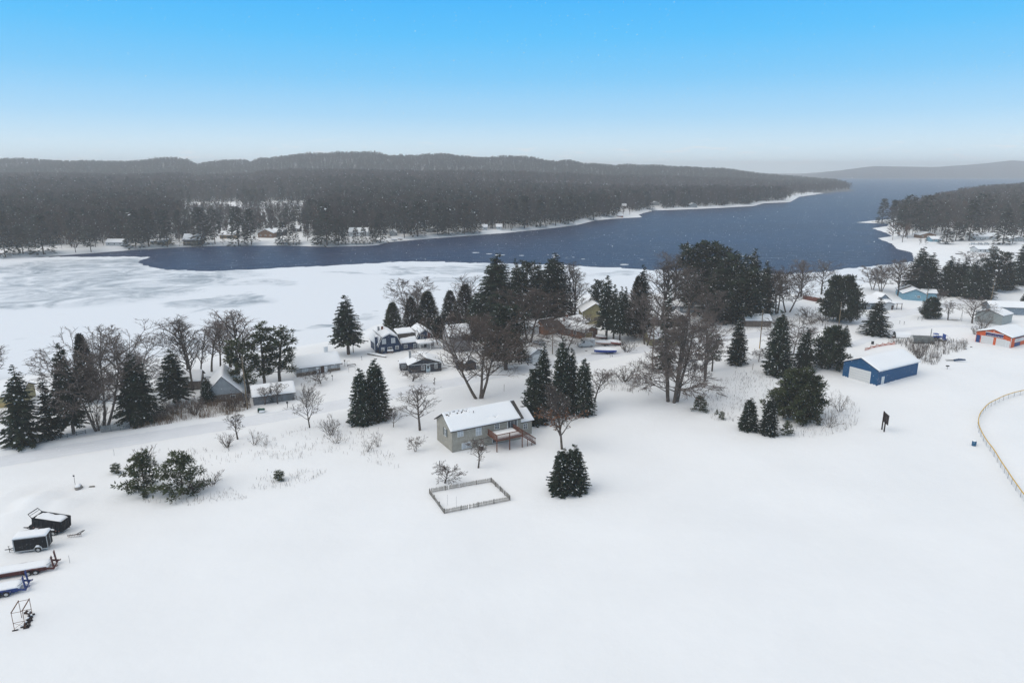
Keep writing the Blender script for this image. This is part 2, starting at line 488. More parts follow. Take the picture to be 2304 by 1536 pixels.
# ------------------------------------------------------------------ water
mw, n, l, b = nodes_of('lake_water')
tc = n.new('ShaderNodeTexCoord')
mp = n.new('ShaderNodeMapping'); mp.inputs['Scale'].default_value = (0.45, 1.0, 1); mp.inputs['Rotation'].default_value = (0, 0, R(12)); l.new(tc.outputs['Object'], mp.inputs[0])
n1 = n.new('ShaderNodeTexNoise'); n1.inputs['Scale'].default_value = 0.22; n1.inputs['Detail'].default_value = 6; n1.inputs['Roughness'].default_value = 0.65
l.new(mp.outputs[0], n1.inputs['Vector'])
bp = n.new('ShaderNodeBump'); bp.inputs['Strength'].default_value = 0.8; bp.inputs['Distance'].default_value = 2.2
l.new(n1.outputs[0], bp.inputs['Height']); l.new(bp.outputs[0], b.inputs['Normal'])
n2 = n.new('ShaderNodeTexNoise'); n2.inputs['Scale'].default_value = 0.012; n2.inputs['Detail'].default_value = 4
l.new(mp.outputs[0], n2.inputs['Vector'])
cr = n.new('ShaderNodeValToRGB')
cr.color_ramp.elements[0].position = 0.35; cr.color_ramp.elements[0].color = (0.002, 0.019, 0.068, 1)
cr.color_ramp.elements[1].position = 0.7; cr.color_ramp.elements[1].color = (0.006, 0.030, 0.094, 1)
l.new(n2.outputs[0], cr.inputs[0])
# scattered whitecaps along the wind
m2 = n.new('ShaderNodeMapping'); m2.inputs['Scale'].default_value = (0.16, 0.55, 1); m2.inputs['Rotation'].default_value = (0, 0, R(-18)); l.new(tc.outputs['Object'], m2.inputs[0])
n3 = n.new('ShaderNodeTexNoise'); n3.inputs['Scale'].default_value = 0.55; n3.inputs['Detail'].default_value = 3
l.new(m2.outputs[0], n3.inputs['Vector'])
m3 = n.new('ShaderNodeMapRange'); m3.inputs['From Min'].default_value = 0.62; m3.inputs['From Max'].default_value = 0.82; m3.inputs['To Max'].default_value = 0.55
l.new(n3.outputs[0], m3.inputs[0])
mx = n.new('ShaderNodeMix'); mx.data_type = 'RGBA'; mx.inputs['B'].default_value = (.35, .42, .5, 1)
l.new(m3.outputs[0], mx.inputs['Factor']); l.new(cr.outputs[0], mx.inputs['A']); l.new(mx.outputs['Result'], b.inputs['Base Color'])
b.inputs['Roughness'].default_value = 0.35
b.inputs['IOR'].default_value = 1.33
b.inputs['Specular IOR Level'].default_value = 0.11
mb = MB()
mb.quad((-1600, 200, WATER_Z), (3600, 200, WATER_Z), (6000, 4600, WATER_Z), (-1600, 4600, WATER_Z))
kind(mb.build('lake_water', mw), 'structure')

# ------------------------------------------------------------------ lake ice with thin grey places
ICE_EDGE = [(-900, 640), (-300, 596), (0, 580), (110, 577.5), (200, 578), (300, 577), (338, 578.5), (318, 585), (310, 590), (322, 594), (335, 599), (370, 606.5), (460, 610), (560, 607),
            (640, 602), (740, 598), (860, 591), (900, 588), (985, 588.5), (1100, 592), (1200, 595), (1280, 597), (1330, 600.5), (1430, 605), (1600, 612), (1773, 617), (1831, 612.5),
            (1878, 609.5), (1899, 604), (1962, 599.5), (2041, 590), (2075, 588)]
edge = gpoly(ICE_EDGE, ICE_Z)
rnd = random.Random(3)
pts = []
for i in range(len(edge) - 1):
    a, b_ = edge[i], edge[i + 1]
    L = float(np.hypot(*(b_ - a))); k = max(1, int(L / 3.0))
    for j in range(k):
        q = a + (b_ - a) * (j / k)
        w = 0.0 if j == 0 else 0.8
        pts.append((q[0] + rnd.gauss(0, w), q[1] + rnd.gauss(0, w * 1.6)))
pts.append(tuple(edge[-1]))
und = [G(px, py, ICE_Z) for px, py in [(2120, 640), (2040, 680), (1700, 720), (1300, 760), (900, 790), (500, 870), (0, 930), (-900, 1080)]]
outl = pts + und
bm = bmesh.new()
vs = [bm.verts.new((x, y, ICE_Z)) for x, y in outl]
fc = bm.faces.new(vs)
if fc.normal.z < 0: fc.normal_flip()
ex = bmesh.ops.extrude_face_region(bm, geom=[fc])
for v in [g for g in ex['geom'] if isinstance(g, bmesh.types.BMVert)]:
    v.co.z = WATER_Z - 0.1
bmesh.ops.triangulate(bm, faces=bm.faces[:])
bmesh.ops.recalc_face_normals(bm, faces=bm.faces[:])
me = bpy.data.meshes.new('lake_ice'); bm.to_mesh(me); bm.free()
mi_, n, l, b = nodes_of('lake_ice')
me.materials.append(mi_)
kind(link_mesh('lake_ice', me), 'structure')
tc = n.new('ShaderNodeTexCoord')
PATCH = [((250, 636), (275, 50), .95), ((110, 655), (110, 24), .9), ((200, 600), (260, 24), .9), ((440, 618), (190, 16), .6), ((500, 677), (130, 16), .85), ((708, 743), (40, 10), 1.0), ((375, 781), (45, 8), .9), ((60, 627), (80, 10), .8),
         ((650, 752), (40, 6), .6), ((860, 612), (130, 5), .7), ((985, 625), (140, 7), .7), ((1050, 603), (190, 12), .85), ((1370, 618), (90, 6), .5), ((840, 713), (40, 7), .6), ((560, 640), (130, 8), .5), ((1880, 655), (40, 8), .7)]
wn_ = n.new('ShaderNodeTexNoise'); wn_.inputs['Scale'].default_value = 0.03; wn_.inputs['Detail'].default_value = 5
l.new(tc.outputs['Object'], wn_.inputs['Vector'])
wa = n.new('ShaderNodeVectorMath'); wa.operation = 'MULTIPLY_ADD'; wa.inputs[1].default_value = (34, 60, 0); wa.inputs[2].default_value = (-17, -30, 0)
l.new(wn_.outputs['Color'], wa.inputs[0])
wb = n.new('ShaderNodeVectorMath'); wb.operation = 'ADD'; l.new(tc.outputs['Object'], wb.inputs[0]); l.new(wa.outputs[0], wb.inputs[1])
prev = None
for (cx, cy), (rx, ry), st in PATCH:
    x0, y0 = G(cx, cy, ICE_Z)
    xr = G(cx + rx, cy, ICE_Z)[0] - x0
    yr = 0.5 * (G(cx, cy - ry, ICE_Z)[1] - G(cx, cy + ry, ICE_Z)[1])
    mp = n.new('ShaderNodeMapping')
    k = cx - 1152
    mp.vector_type = 'TEXTURE'
    mp.inputs['Location'].default_value = (x0, y0, ICE_Z); mp.inputs['Scale'].default_value = (xr, yr, 1e6)
    l.new(wb.outputs[0], mp.inputs[0])
    ln = n.new('ShaderNodeVectorMath'); ln.operation = 'LENGTH'; l.new(mp.outputs[0], ln.inputs[0])
    mr = n.new('ShaderNodeMapRange'); mr.interpolation_type = 'SMOOTHSTEP'
    mr.inputs['From Min'].default_value = 1.05; mr.inputs['From Max'].default_value = 0.7
    mr.inputs['To Min'].default_value = 0; mr.inputs['To Max'].default_value = st
    l.new(ln.outputs['Value'], mr.inputs[0])
    if prev is None:
        prev = mr.outputs[0]
    else:
        mxn = n.new('ShaderNodeMath'); mxn.operation = 'MAXIMUM'
        l.new(prev, mxn.inputs[0]); l.new(mr.outputs[0], mxn.inputs[1]); prev = mxn.outputs[0]
mp = n.new('ShaderNodeMapping'); mp.inputs['Scale'].default_value = (0.62, 0.62, 1); mp.inputs['Rotation'].default_value = (0, 0, R(-8))
l.new(tc.outputs['Object'], mp.inputs[0])
nz = n.new('ShaderNodeTexNoise'); nz.inputs['Scale'].default_value = 0.055; nz.inputs['Detail'].default_value = 9; nz.inputs['Roughness'].default_value = 0.62; nz.inputs['Distortion'].default_value = 3.2
l.new(mp.outputs[0], nz.inputs['Vector'])
ad = n.new('ShaderNodeMath'); ad.operation = 'MULTIPLY_ADD'; ad.inputs[1].default_value = 0.30; ad.inputs[2].default_value = 0.0
l.new(prev, ad.inputs[0])
sm = n.new('ShaderNodeMath'); sm.operation = 'ADD'; l.new(ad.outputs[0], sm.inputs[0]); l.new(nz.outputs[0], sm.inputs[1])
mr = n.new('ShaderNodeMapRange'); mr.inputs['From Min'].default_value = 0.64; mr.inputs['From Max'].default_value = 0.92
l.new(sm.outputs[0], mr.inputs[0])
cr = n.new('ShaderNodeMix'); cr.data_type = 'RGBA'
cr.inputs['A'].default_value = (0.80, 0.83, 0.875, 1); cr.inputs['B'].default_value = (0.27, 0.32, 0.37, 1)
n3 = n.new('ShaderNodeTexNoise'); n3.inputs['Scale'].default_value = 0.022; n3.inputs['Detail'].default_value = 6; n3.inputs['Distortion'].default_value = 1.5
l.new(mp.outputs[0], n3.inputs['Vector'])
m3 = n.new('ShaderNodeMapRange'); m3.inputs['From Min'].default_value = 0.42; m3.inputs['From Max'].default_value = 0.62; m3.inputs['To Max'].default_value = 0.38
l.new(n3.outputs[0], m3.inputs[0])
m4 = n.new('ShaderNodeMath'); m4.operation = 'MULTIPLY'; l.new(m3.outputs[0], m4.inputs[0]); l.new(prev, m4.inputs[1])
m5 = n.new('ShaderNodeMath'); m5.operation = 'MULTIPLY_ADD'; m5.inputs[1].default_value = 0.75; m5.use_clamp = True
l.new(mr.outputs[0], m5.inputs[0]); l.new(m4.outputs[0], m5.inputs[2])
l.new(m5.outputs[0], cr.inputs['Factor']); l.new(cr.outputs['Result'], b.inputs['Base Color'])
b.inputs['Roughness'].default_value = 0.6; b.inputs['Specular IOR Level'].default_value = 0.2
bp = n.new('ShaderNodeBump'); bp.inputs['Strength'].default_value = 0.2; bp.inputs['Distance'].default_value = 0.2
l.new(nz.outputs[0], bp.inputs['Height']); l.new(bp.outputs[0], b.inputs['Normal'])

FLOES = [(1070, 568.5, 17), (1101, 571.5, 15), (1124, 574, 24), (1174, 575, 13), (1248, 574.5, 13), (1405, 595.5, 22), (1312, 583, 8), (1444, 584, 8), (1290, 579, 6)]
for k, (px, py, w) in enumerate(FLOES):
    x, y = G(px, py, WATER_Z)
    hw = w / FPX * depth_of(x, y) * 0.5
    mb = MB(); rr = random.Random(k)
    ring = []
    for j in range(14):
        a = 2 * math.pi * j / 14
        q = rr.uniform(0.65, 1.1)
        ring.append((hw * q * math.cos(a), hw * 0.5 * q * math.sin(a)))
    mb.prism([(0, 0)] * 3, 'x', 0, 0) if False else None
    nn = len(ring)
    mb.add([(a, c, -0.05) for a, c in ring] + [(a * .96, c * .96, 0.12) for a, c in ring], [tuple(range(nn, 2 * nn))] + [(i, (i + 1) % nn, nn + (i + 1) % nn, nn + i) for i in range(nn)])
    o = mb.build('ice_floe', M_ROOFSNOW)
    o.location = (x, y, WATER_Z + 0.02)
    nm = ['first', 'second', 'third', 'fourth', 'fifth', 'lone', 'small', 'tiny', 'tiny'][k]
    lab = ['thin white ice floe on the open water, the one nearest the big spruces', 'small ice floe drifting between two long floes off the big spruces',
           'longest ice floe drifting over the tops of the big spruces', 'short ice floe just right of the longest floe', 'ice floe drifting above the tall vase-shaped elm',
           'lone long ice floe near the ice edge below the wide water', 'small floe between the elm and the lone long floe', 'tiny ice floe up the lake from the lone long floe', 'tiny ice floe above and beside the elm top'][k]
    tag(o, lab, 'ice floe', 'ice floes on the open water')

# ------------------------------------------------------------------ snow-covered road: a sheet with wheel ruts
def road_sheet(name, line, half, m, ruts=True):
    pts = []
    for i in range(len(line) - 1):
        a, b_ = line[i], line[i + 1]
        k = max(1, int(np.hypot(*(b_ - a)) / 1.5))
        for j in range(k): pts.append(a + (b_ - a) * j / k)
    pts.append(line[-1]); pts = np.array(pts)
    ker = np.ones(15) / 15
    pad = np.pad(pts, ((7, 7), (0, 0)), 'edge')
    pts = np.stack([np.convolve(pad[:, i], ker, 'valid') for i in (0, 1)], 1)
    tg = np.gradient(pts, axis=0); tg /= np.linalg.norm(tg, axis=1)[:, None]
    nm = np.stack([-tg[:, 1], tg[:, 0]], 1)
    off = np.linspace(-half, half, 27)
    X = pts[:, 0][:, None] + nm[:, 0][:, None] * off; Y = pts[:, 1][:, None] + nm[:, 1][:, None] * off
    Z = terr(X, Y)
    rut = sum(np.exp(-((off - c) / 0.22) ** 2) for c in (-2.2, -0.75, 0.8, 2.3))
    u = np.cumsum(np.r_[0, np.hypot(*np.diff(pts, axis=0).T)])
    edgev = np.clip((half - np.abs(off)) / 0.7, -0.3, 1)
    rs = np.random.RandomState(1)
    Z = Z + 0.10 * edgev - 0.13 * rut * (0.6 + 0.4 * np.sin(u * 0.21))[:, None] + rs.normal(0, 0.012, Z.shape)
    V = np.stack([X, Y, Z], -1).reshape(-1, 3)
    nx, ny = len(off), len(pts)
    i = np.arange(ny - 1)[:, None] * nx + np.arange(nx - 1)[None, :]
    F = np.stack([i, i + nx, i + nx + 1, i + 1], -1).reshape(-1, 4)
    return kind(link_mesh(name, mesh_np(name, V, F, [m], smooth=True)), 'structure')
road_sheet('road', ROAD, 3.4, M_ROADSNOW)
SIDE = np.array([G(px, py) for px, py in [(1850, 790), (1950, 765), (2000, 742), (2100, 732), (2200, 737), (2420, 742)]])
road_sheet('driveway', SIDE, 1.9, M_ROADSNOW)

# ================================================================== VEGETATION PROTOTYPES (10 m tall, reused with shared meshes)
def rand_perp(d, rnd):
    a = d.cross(Vector((rnd.gauss(0, 1), rnd.gauss(0, 1), rnd.gauss(0, 1))))
    return a.normalized() if a.length > 1e-6 else Vector((1, 0, 0))
def leafq(V, F, M, p, d, L, w, drop, mi, rnd):
    """one needle spray: a folded diamond"""
    s = d.cross(Vector((0, 0, 1)))
    s = s.normalized() if s.length > 1e-4 else Vector((1, 0, 0))
    s = (s + Vector((0, 0, rnd.uniform(-.5, .5)))).normalized()
    q = p + d * L + Vector((0, 0, -drop))
    m = p + d * (L * 0.45)
    o = len(V)
    V += [p, m + s * w, q, m - s * w + Vector((0, 0, -w * .5))]
    F.append((o, o + 1, o + 2, o + 3)); M.append(mi)
class Proto:
    pass
def finish(name, trunk, V, F, M, mats, tmat, cname='crown'):
    pr = Proto()
    pr.trunk = None
    if trunk is not None:
        o = trunk.build('trunk', tmat); pr.trunk = o.data; bpy.data.objects.remove(o)
    A = np.array([(v[0], v[1], v[2]) for v in V])
    me = bpy.data.meshes.new(cname)
    me.from_pydata([tuple(v) for v in A], [], F)
    for q in mats: me.materials.append(q)
    if M is not None and len(mats) > 1: me.polygons.foreach_set('material_index', M)
    me.update()
    pr.crown = me
    hx = (np.percentile(A[:, 0], 98.5) - np.percentile(A[:, 0], 1.5)) / 2; hy = (np.percentile(A[:, 1], 98.5) - np.percentile(A[:, 1], 1.5)) / 2
    pr.rad = float(hx + hy) / 2 * (1.0 if name == 'shrub' else .82) if name in ('bare', 'shrub') else float(np.percentile(np.hypot(A[:, 0], A[:, 1]), 97)) * 1.06; pr.top = float(np.percentile(A[:, 2], 99.7)); pr.name = name
    return pr
def spruce(seed, Rm=2.4, base=0.6, levels=30, nb=8, gap=0.12, snow=0.10, droop=0.35, fill=1.0, needle=None, pw=0.85):
    rnd = random.Random(seed)
    V, F, M = [], [], []
    tr = MB()
    tr.tube([(0, 0, -0.5), (rnd.uniform(-.03, .03), rnd.uniform(-.03, .03), 5), (0, 0, 9.7)], [0.19, 0.11, 0.015], 6)
    for lv in range(levels):
        t = lv / (levels - 1)
        z = base + (9.75 - base) * t ** 0.95
        f = (z - base) / (10 - base)
        prof = (1 - f) ** pw * min(1, .72 + f * 2.2)
        for b in range(nb if f < .85 else 5):
            if rnd.random() < gap * .6: continue
            az = 2 * math.pi * (b + rnd.random() * .8) / nb + lv * 1.1
            L = Rm * prof * rnd.uniform(0.70, 1.12) + 0.10
            if rnd.random() < gap: L *= rnd.uniform(.4, .7)
            out = Vector((math.cos(az), math.sin(az), 0))
            zz = z + rnd.uniform(-.14, .14)
            ns = max(2, int(L / 0.21))
            lift = 0.35 * (f - .45)
            for k in range(ns + 1):
                u = (k + 0.6) / (ns + 1)
                p = out * (L * u) + Vector((0, 0, zz + L * (lift * u - droop * u * u * (1 - f * .7) + .18 * u ** 4)))
                for side in (-1, 1, 0):
                    if rnd.random() > fill: continue
                    sd = Vector((-out.y, out.x, 0)) * (side or rnd.uniform(-.3, .3))
                    d = (out * rnd.uniform(.4, .9) + sd * rnd.uniform(.35, .95) + Vector((0, 0, rnd.uniform(-.45, .05)))).normalized()
                    ln = (0.13 + 0.17 * min(1, L / .9) + 0.42 * (1 - u) * min(1, L / 1.6)) * rnd.uniform(.75, 1.2)
                    leafq(V, F, M, p, d, ln, ln * .30, ln * .22, 0, rnd)
                if rnd.random() < snow * (.5 + u):
                    leafq(V, F, M, p + Vector((0, 0, .07)), (out + Vector((rnd.uniform(-.5, .5), rnd.uniform(-.5, .5), -.15))).normalized(), .26, .085, .05, 1, rnd)
            leafq(V, F, M, out * (L * .85) + Vector((0, 0, zz + L * (lift * .85 - droop * .72 * (1 - f * .7) + .09))), (out + Vector((0, 0, .1))).normalized(), .12 + .18 * min(1, L), .07, .02, 0, rnd)
    for k in range(8):
        a = k * .8
        leafq(V, F, M, Vector((0, 0, 9.3 + .07 * k)), Vector((math.cos(a) * .45, math.sin(a) * .45, .8)).normalized(), .17, .03, 0, 0, rnd)
    return finish('spruce', tr, V, F, M, [needle or M_NEEDLE, M_ROOFSNOW], M_BARK)
def pine(seed, env, limbs=24, tb=0.3, clumps=5, tufts=13, needle=None, snow=0.06, tuft=0.42, lean=0.0, up=0.25, droop=0.0, skew=0.0):
    """env: list of (height fraction, radius) for the crown outline"""
    rnd = random.Random(seed)
    V, F, M = [], [], []
    tr = MB()
    lx = lambda z: lean * (max(z, 0) / 10) ** 1.5
    tr.tube([(lx(max(z, 0)) + rnd.uniform(-.06, .06) * (z > 0), rnd.uniform(-.06, .06) * (z > 0), z) for z in (-.5, 2, 4, 6, 8, 9.4)], [.21, .18, .15, .11, .07, .02], 6)
    hs = [e[0] for e in env]; rs = [e[1] for e in env]
    for i in range(limbs):
        f = tb + (0.97 - tb) * ((i + rnd.random() * .6) / limbs)
        az = i * 2.4 + rnd.uniform(-.5, .5)
        Rr = float(np.interp(f, hs, rs)) * rnd.uniform(.62, 1.18)
        Rr *= 1 + skew * math.cos(az)
        out = Vector((math.cos(az), math.sin(az), 0))
        z0 = 10 * f - Rr * up
        p0 = Vector((lx(z0), 0, max(z0, .3)))
        tip = Vector((lx(10 * f), 0, 10 * f - droop * Rr)) + out * Rr
        tr.tube([p0, (p0 + tip) / 2 + Vector((0, 0, -.05 * Rr)), tip], [.05 + .012 * Rr, .035, .012], 3, cap=False)
        nc = max(2, int(clumps * min(1.3, Rr / 1.6)))
        for c in range(nc):
            u = 0.35 + 0.65 * (c + .6) / nc
            ctr = p0.lerp(tip, u) + Vector((rnd.gauss(0, .12), rnd.gauss(0, .12), rnd.gauss(.05, .1))) * (0.6 + .4 * Rr)
            cs = tuft * rnd.uniform(.75, 1.25)
            for k in range(tufts):
                d = Vector((rnd.gauss(0, 1), rnd.gauss(0, 1), rnd.gauss(.35, .6))) + out * .5
                d.normalize()
                p = ctr + d * cs * rnd.uniform(0, .55)
                leafq(V, F, M, p, d, cs * rnd.uniform(.6, 1), cs * .15, 0, 0, rnd)
            if rnd.random() < snow * 6:
                for k in range(2):
                    d = Vector((rnd.gauss(0, 1), rnd.gauss(0, 1), .1)).normalized()
                    leafq(V, F, M, ctr + Vector((0, 0, cs * .55)), d, .28, .10, .03, 1, rnd)
    for k in range(14):
        d = Vector((rnd.gauss(0, .6), rnd.gauss(0, .6), 1)).normalized()
        leafq(V, F, M, Vector((lx(9.2), 0, 9.2)) + d * .15, d, .5, .07, 0, 0, rnd)
    return finish('pine', tr, V, F, M, [needle or M_PINE, M_ROOFSNOW], M_BARK)
def cedar(seed, Rm=1.7, needle=None, n=4200):
    rnd = random.Random(seed)
    V, F, M = [], [], []
    tr = MB(); tr.tube([(0, 0, -.5), (0, 0, 9)], [.2, .03], 5)
    for i in range(n):
        f = rnd.random() ** 1.25
        z = 0.35 + 9.5 * f
        lump = rnd.uniform(.82, 1.1)
        Rr = Rm * (1 - f) ** .62 * min(1, .55 + f * 3) * lump
        az = rnd.uniform(0, 6.283)
        lump *= 1 + .16 * math.sin(az * 3 + z * 1.7 + seed) + .12 * math.sin(az * 7 - z * 2.9)
        r = Rr * math.sqrt(rnd.uniform(.25, 1))
        out = Vector((math.cos(az), math.sin(az), 0))
        d = (out * rnd.uniform(.3, .8) + Vector((0, 0, rnd.uniform(.1, .9)))).normalized()
        leafq(V, F, M, out * r + Vector((0, 0, z)), d, rnd.uniform(.3, .55), .1, 0, 1 if rnd.random() < .012 else 0, rnd)
    return finish('cedar', tr, V, F, M, [needle or M_OLIVE, M_ROOFSNOW], M_BARK)

def bare(seed, trunks=((0, 0, 0),), start=.3, limbs=14, ang=42, up=.14, wob=.16, n2=6, n3=5, n4=5, L1=4.0, shape='round', tw=.034, tmat=None, cmat=None, r0=.115, r1=.72, leaves=0, trunk_h=9.2, spread0=None, flat=1.0):
    rnd = random.Random(seed)
    tr, cr = MB(), MB()
    LV = []
    def chain(p, d, L, segs, w, upv):
        pts = [p.copy()]
        for k in range(segs):
            d = (d + rand_perp(d, rnd) * rnd.uniform(0, w) + Vector((0, 0, upv))).normalized()
            p = p + d * (L / segs); pts.append(p.copy())
        return pts, d
    def at(pts, t):
        x = t * (len(pts) - 1); i = min(int(x), len(pts) - 2)
        return pts[i].lerp(pts[i + 1], x - i), (pts[i + 1] - pts[i]).normalized()
    def kids(pts, L, lvl):
        n = (n2, n3, n4)[lvl - 2]
        for k in range(n):
            t = .22 + .78 * (k + rnd.random()) / n
            p, d = at(pts, min(t, 1))
            a = R(rnd.uniform(22, 58))
            nd = (d * math.cos(a) + rand_perp(d, rnd) * math.sin(a))
            nd.z *= flat
            nd.normalize()
            ll = L * rnd.uniform(.34, .62) * (1.15 - .45 * t)
            if lvl == 4:
                ll = max(ll, .32)
                s = rand_perp(nd, rnd) * tw * .5
                q = p + nd * ll + Vector((0, 0, up * ll * .6))
                o = len(cr.v)
                cr.v += [tuple(p - s), tuple(p + s), tuple(q)]; cr.f.append((o, o + 1, o + 2)); cr.m.append(0)
                if leaves and rnd.random() < leaves and p.z < 5.6:
                    LV.append(q)
                continue
            segs = 3 if lvl == 2 else 2
            cp, _ = chain(p, nd, ll, segs, wob, up * .8)
            if lvl == 2:
                cr.tube(cp, [.028, .022, .016, .009][:segs + 1], 3, cap=False)
            else:
                cr.tube(cp, [.016, .012, .006][:segs + 1], 3, cap=False)
            kids(cp, ll, lvl + 1)
    for ti, (lean, az, off) in enumerate(trunks):
        d = Vector((math.sin(lean) * math.cos(az), math.sin(lean) * math.sin(az), math.cos(lean)))
        p = Vector((math.cos(az) * off, math.sin(az) * off, -.4))
        Lt = trunk_h * (1 if ti == 0 else rnd.uniform(.85, 1))
        tp, _ = chain(p, d, Lt, 7, .07 if wob < .25 else .16, .05 if lean else 0)
        rr = r0 * (1 if len(trunks) == 1 else .72)
        tr.tube(tp, [rr * (1 - .92 * (k / 7)) + .012 for k in range(8)], 6, cap=False)
        nl = max(4, limbs // len(trunks))
        for k in range(nl):
            t = start + (1 - start) * (k + rnd.random() * .7) / nl
            p, d = at(tp, min(t, 1))
            f = (t - start) / (1 - start)
            a = R(ang * rnd.uniform(.75, 1.2) * (1 - .35 * f))
            azk = k * 2.4 + rnd.uniform(-.4, .4) + ti
            side = Vector((math.cos(azk), math.sin(azk), 0))
            side = (side - d * side.dot(d)).normalized()
            nd = (d * math.cos(a) + side * math.sin(a)).normalized()
            sh = {'round': .42 + .58 * math.sin(math.pi * min(1, .22 + .72 * f)), 'cone': 1.05 - .72 * f, 'vase': .95 - .35 * f, 'top': .55 + .45 * f}[shape]
            ll = L1 * sh * rnd.uniform(.75, 1.15)
            cp, _ = chain(p, nd, ll, 5, wob, up)
            lr = (.025 + .014 * ll) * (1 if len(trunks) == 1 else .8)
            tr.tube(cp, [lr, lr * .8, lr * .62, lr * .45, lr * .3, .012], 4, cap=False)
            kids(cp, ll, 2)
    V = [Vector(v) for v in cr.v]; F = list(cr.f); M = [0] * len(F)
    for q in LV:
        for k in range(2):
            dd = Vector((rnd.gauss(0, 1), rnd.gauss(0, 1), rnd.gauss(0, 1))).normalized()
            leafq(V, F, M, q, dd, .2, .09, .05, 1, rnd)
    return finish('bare', tr, V, F, M, [cmat or M_TWIG] + ([M_LEAF] if leaves else []), tmat or M_BARK)
def shrub(seed, stems=16, spread=.55, cmat=None, n3=5, n4=5, tw=.06, arch=0.0):
    rnd = random.Random(seed)
    cr = MB(); st = MB()
    for i in range(stems):
        a = rnd.uniform(0, 6.283); le = spread * math.sqrt(rnd.random())
        d = Vector((math.cos(a) * math.sin(le), math.sin(a) * math.sin(le), math.cos(le)))
        p = Vector((math.cos(a), math.sin(a), 0)) * rnd.uniform(0, 1.2) + Vector((0, 0, -.3))
        L = rnd.uniform(6.5, 10.3); pts = [p.copy()]
        for k in range(4):
            d = (d + rand_perp(d, rnd) * rnd.uniform(0, .22) - Vector((0, 0, arch))).normalized(); p = p + d * L / 4; pts.append(p.copy())
        st.tube(pts, [.13, .1, .08, .05, .02], 3, cap=False)
        for k in range(n3):
            t = .2 + .75 * (k + rnd.random()) / n3
            x = t * 4; j = min(int(x), 3); q = pts[j].lerp(pts[j + 1], x - j); dd = (pts[j + 1] - pts[j]).normalized()
            nd = (dd + rand_perp(dd, rnd) * rnd.uniform(.4, .9)).normalized(); ll = rnd.uniform(1.5, 3.2) * (1.2 - .5 * t)
            q2 = q + nd * ll
            cr.tube([q, q2], [.05, .02], 3, cap=False)
            for m in range(n4):
                qq = q.lerp(q2, rnd.uniform(.3, 1)); d3 = (nd + rand_perp(nd, rnd) * rnd.uniform(.3, .9)).normalized()
                s = rand_perp(d3, rnd) * tw; e = qq + d3 * rnd.uniform(.7, 1.5)
                o = len(cr.v); cr.v += [tuple(qq - s), tuple(qq + s), tuple(e)]; cr.f.append((o, o + 1, o + 2)); cr.m.append(0)
    return finish('shrub', st, [Vector(v) for v in cr.v], cr.f, None, [cmat or M_TWIG], cmat or M_BARK, 'twigs')

M_BROWNGREEN = mat('brownish_evergreen', (0.050, 0.042, 0.026), 0.8, 0.45, 1.2, 0, perobj=0.2, spec=0.1)
P = {}
P['spr_a'] = spruce(1, 2.4, .5, 32, 10, .1, .06); P['spr_b'] = spruce(2, 2.2, .5, 33, 10, .08, .06); P['spr_c'] = spruce(3, 2.6, .45, 29, 10, .14, .07, .5)
P['spr_thin'] = spruce(4, 1.7, .5, 23, 8, .16, .12, .42, .95); P['spr_thin2'] = spruce(5, 1.9, .4, 27, 9, .14, .12, .5, 1)
P['spr_dense'] = spruce(6, 2.7, .2, 36, 12, .05, .10, .3, pw=.66); P['spr_dense2'] = spruce(7, 2.5, .2, 36, 12, .06, .09, .28, pw=.68)
P['spr_high'] = spruce(8, 2.0, 2.4, 27, 9, .16, .08, .45, .95); P['spr_high2'] = spruce(9, 2.1, 1.6, 30, 10, .1, .06, .4, 1)
P['spr_old'] = spruce(10, 2.7, .8, 33, 12, .1, .03, .5, pw=.72)
P['spr_baby'] = spruce(11, 3.1, .15, 16, 8, .12, .05, .1)
P['pine_scots'] = pine(21, [(0, 1), (.35, 1.6), (.6, 2.2), (.8, 1.9), (1, .7)], 28, .3, 6, 18, M_OLIVE, tuft=.6)
P['pine_scots2'] = pine(22, [(0, 1), (.3, 2.2), (.5, 1.6), (.7, 2.1), (.85, 1.7), (1, .6)], 30, .22, 6, 18, M_OLIVE, lean=1.2, tuft=.6)
P['pine_white'] = pine(23, [(0, 1), (.25, 2.2), (.5, 2.4), (.75, 2.1), (.92, 1.4), (1, .6)], 44, .14, 7, 18, M_PINE, tuft=.62)
P['pine_white2'] = pine(24, [(0, 1), (.25, 2.0), (.5, 2.0), (.75, 2.0), (.92, 1.5), (1, .7)], 44, .16, 7, 18, M_PINE, tuft=.62)
P['pine_round'] = pine(25, [(0, 2), (.2, 4.2), (.4, 4.9), (.65, 4.3), (.85, 2.9), (1, 1.2)], 74, .12, 9, 20, M_PINE, tuft=.85, up=.35, snow=.02)
P['pine_round2'] = pine(26, [(0, 2.6), (.12, 4.2), (.35, 4.4), (.65, 3.4), (.85, 2.2), (1, .8)], 60, .06, 9, 19, M_PINE, tuft=.9, up=.25, snow=.03)
P['pine_low'] = pine(27, [(0, 5.4), (.15, 6.2), (.4, 5.6), (.62, 4.7), (.82, 3.2), (.95, 1.9), (1, 1.2)], 84, .06, 10, 18, M_OLIVE, tuft=.95, up=.12, snow=.05, skew=.18)
P['pine_scrub'] = pine(28, [(0, 4.4), (.25, 5.6), (.5, 4.6), (.75, 3.0), (1, 1.0)], 34, .05, 6, 16, M_OLIVE, tuft=.95, up=.02, snow=.08, droop=.1)
P['pine_scrub2'] = pine(29, [(0, 4.6), (.25, 5.8), (.5, 5.0), (.75, 3.8), (1, 1.8)], 34, .05, 6, 15, M_OLIVE, tuft=.95, up=.08, snow=.08, droop=.04)
P['pine_small'] = pine(30, [(0, 3), (.3, 3.6), (.6, 2.8), (1, .8)], 20, .1, 5, 12, M_OLIVE, tuft=1.1, up=.5)
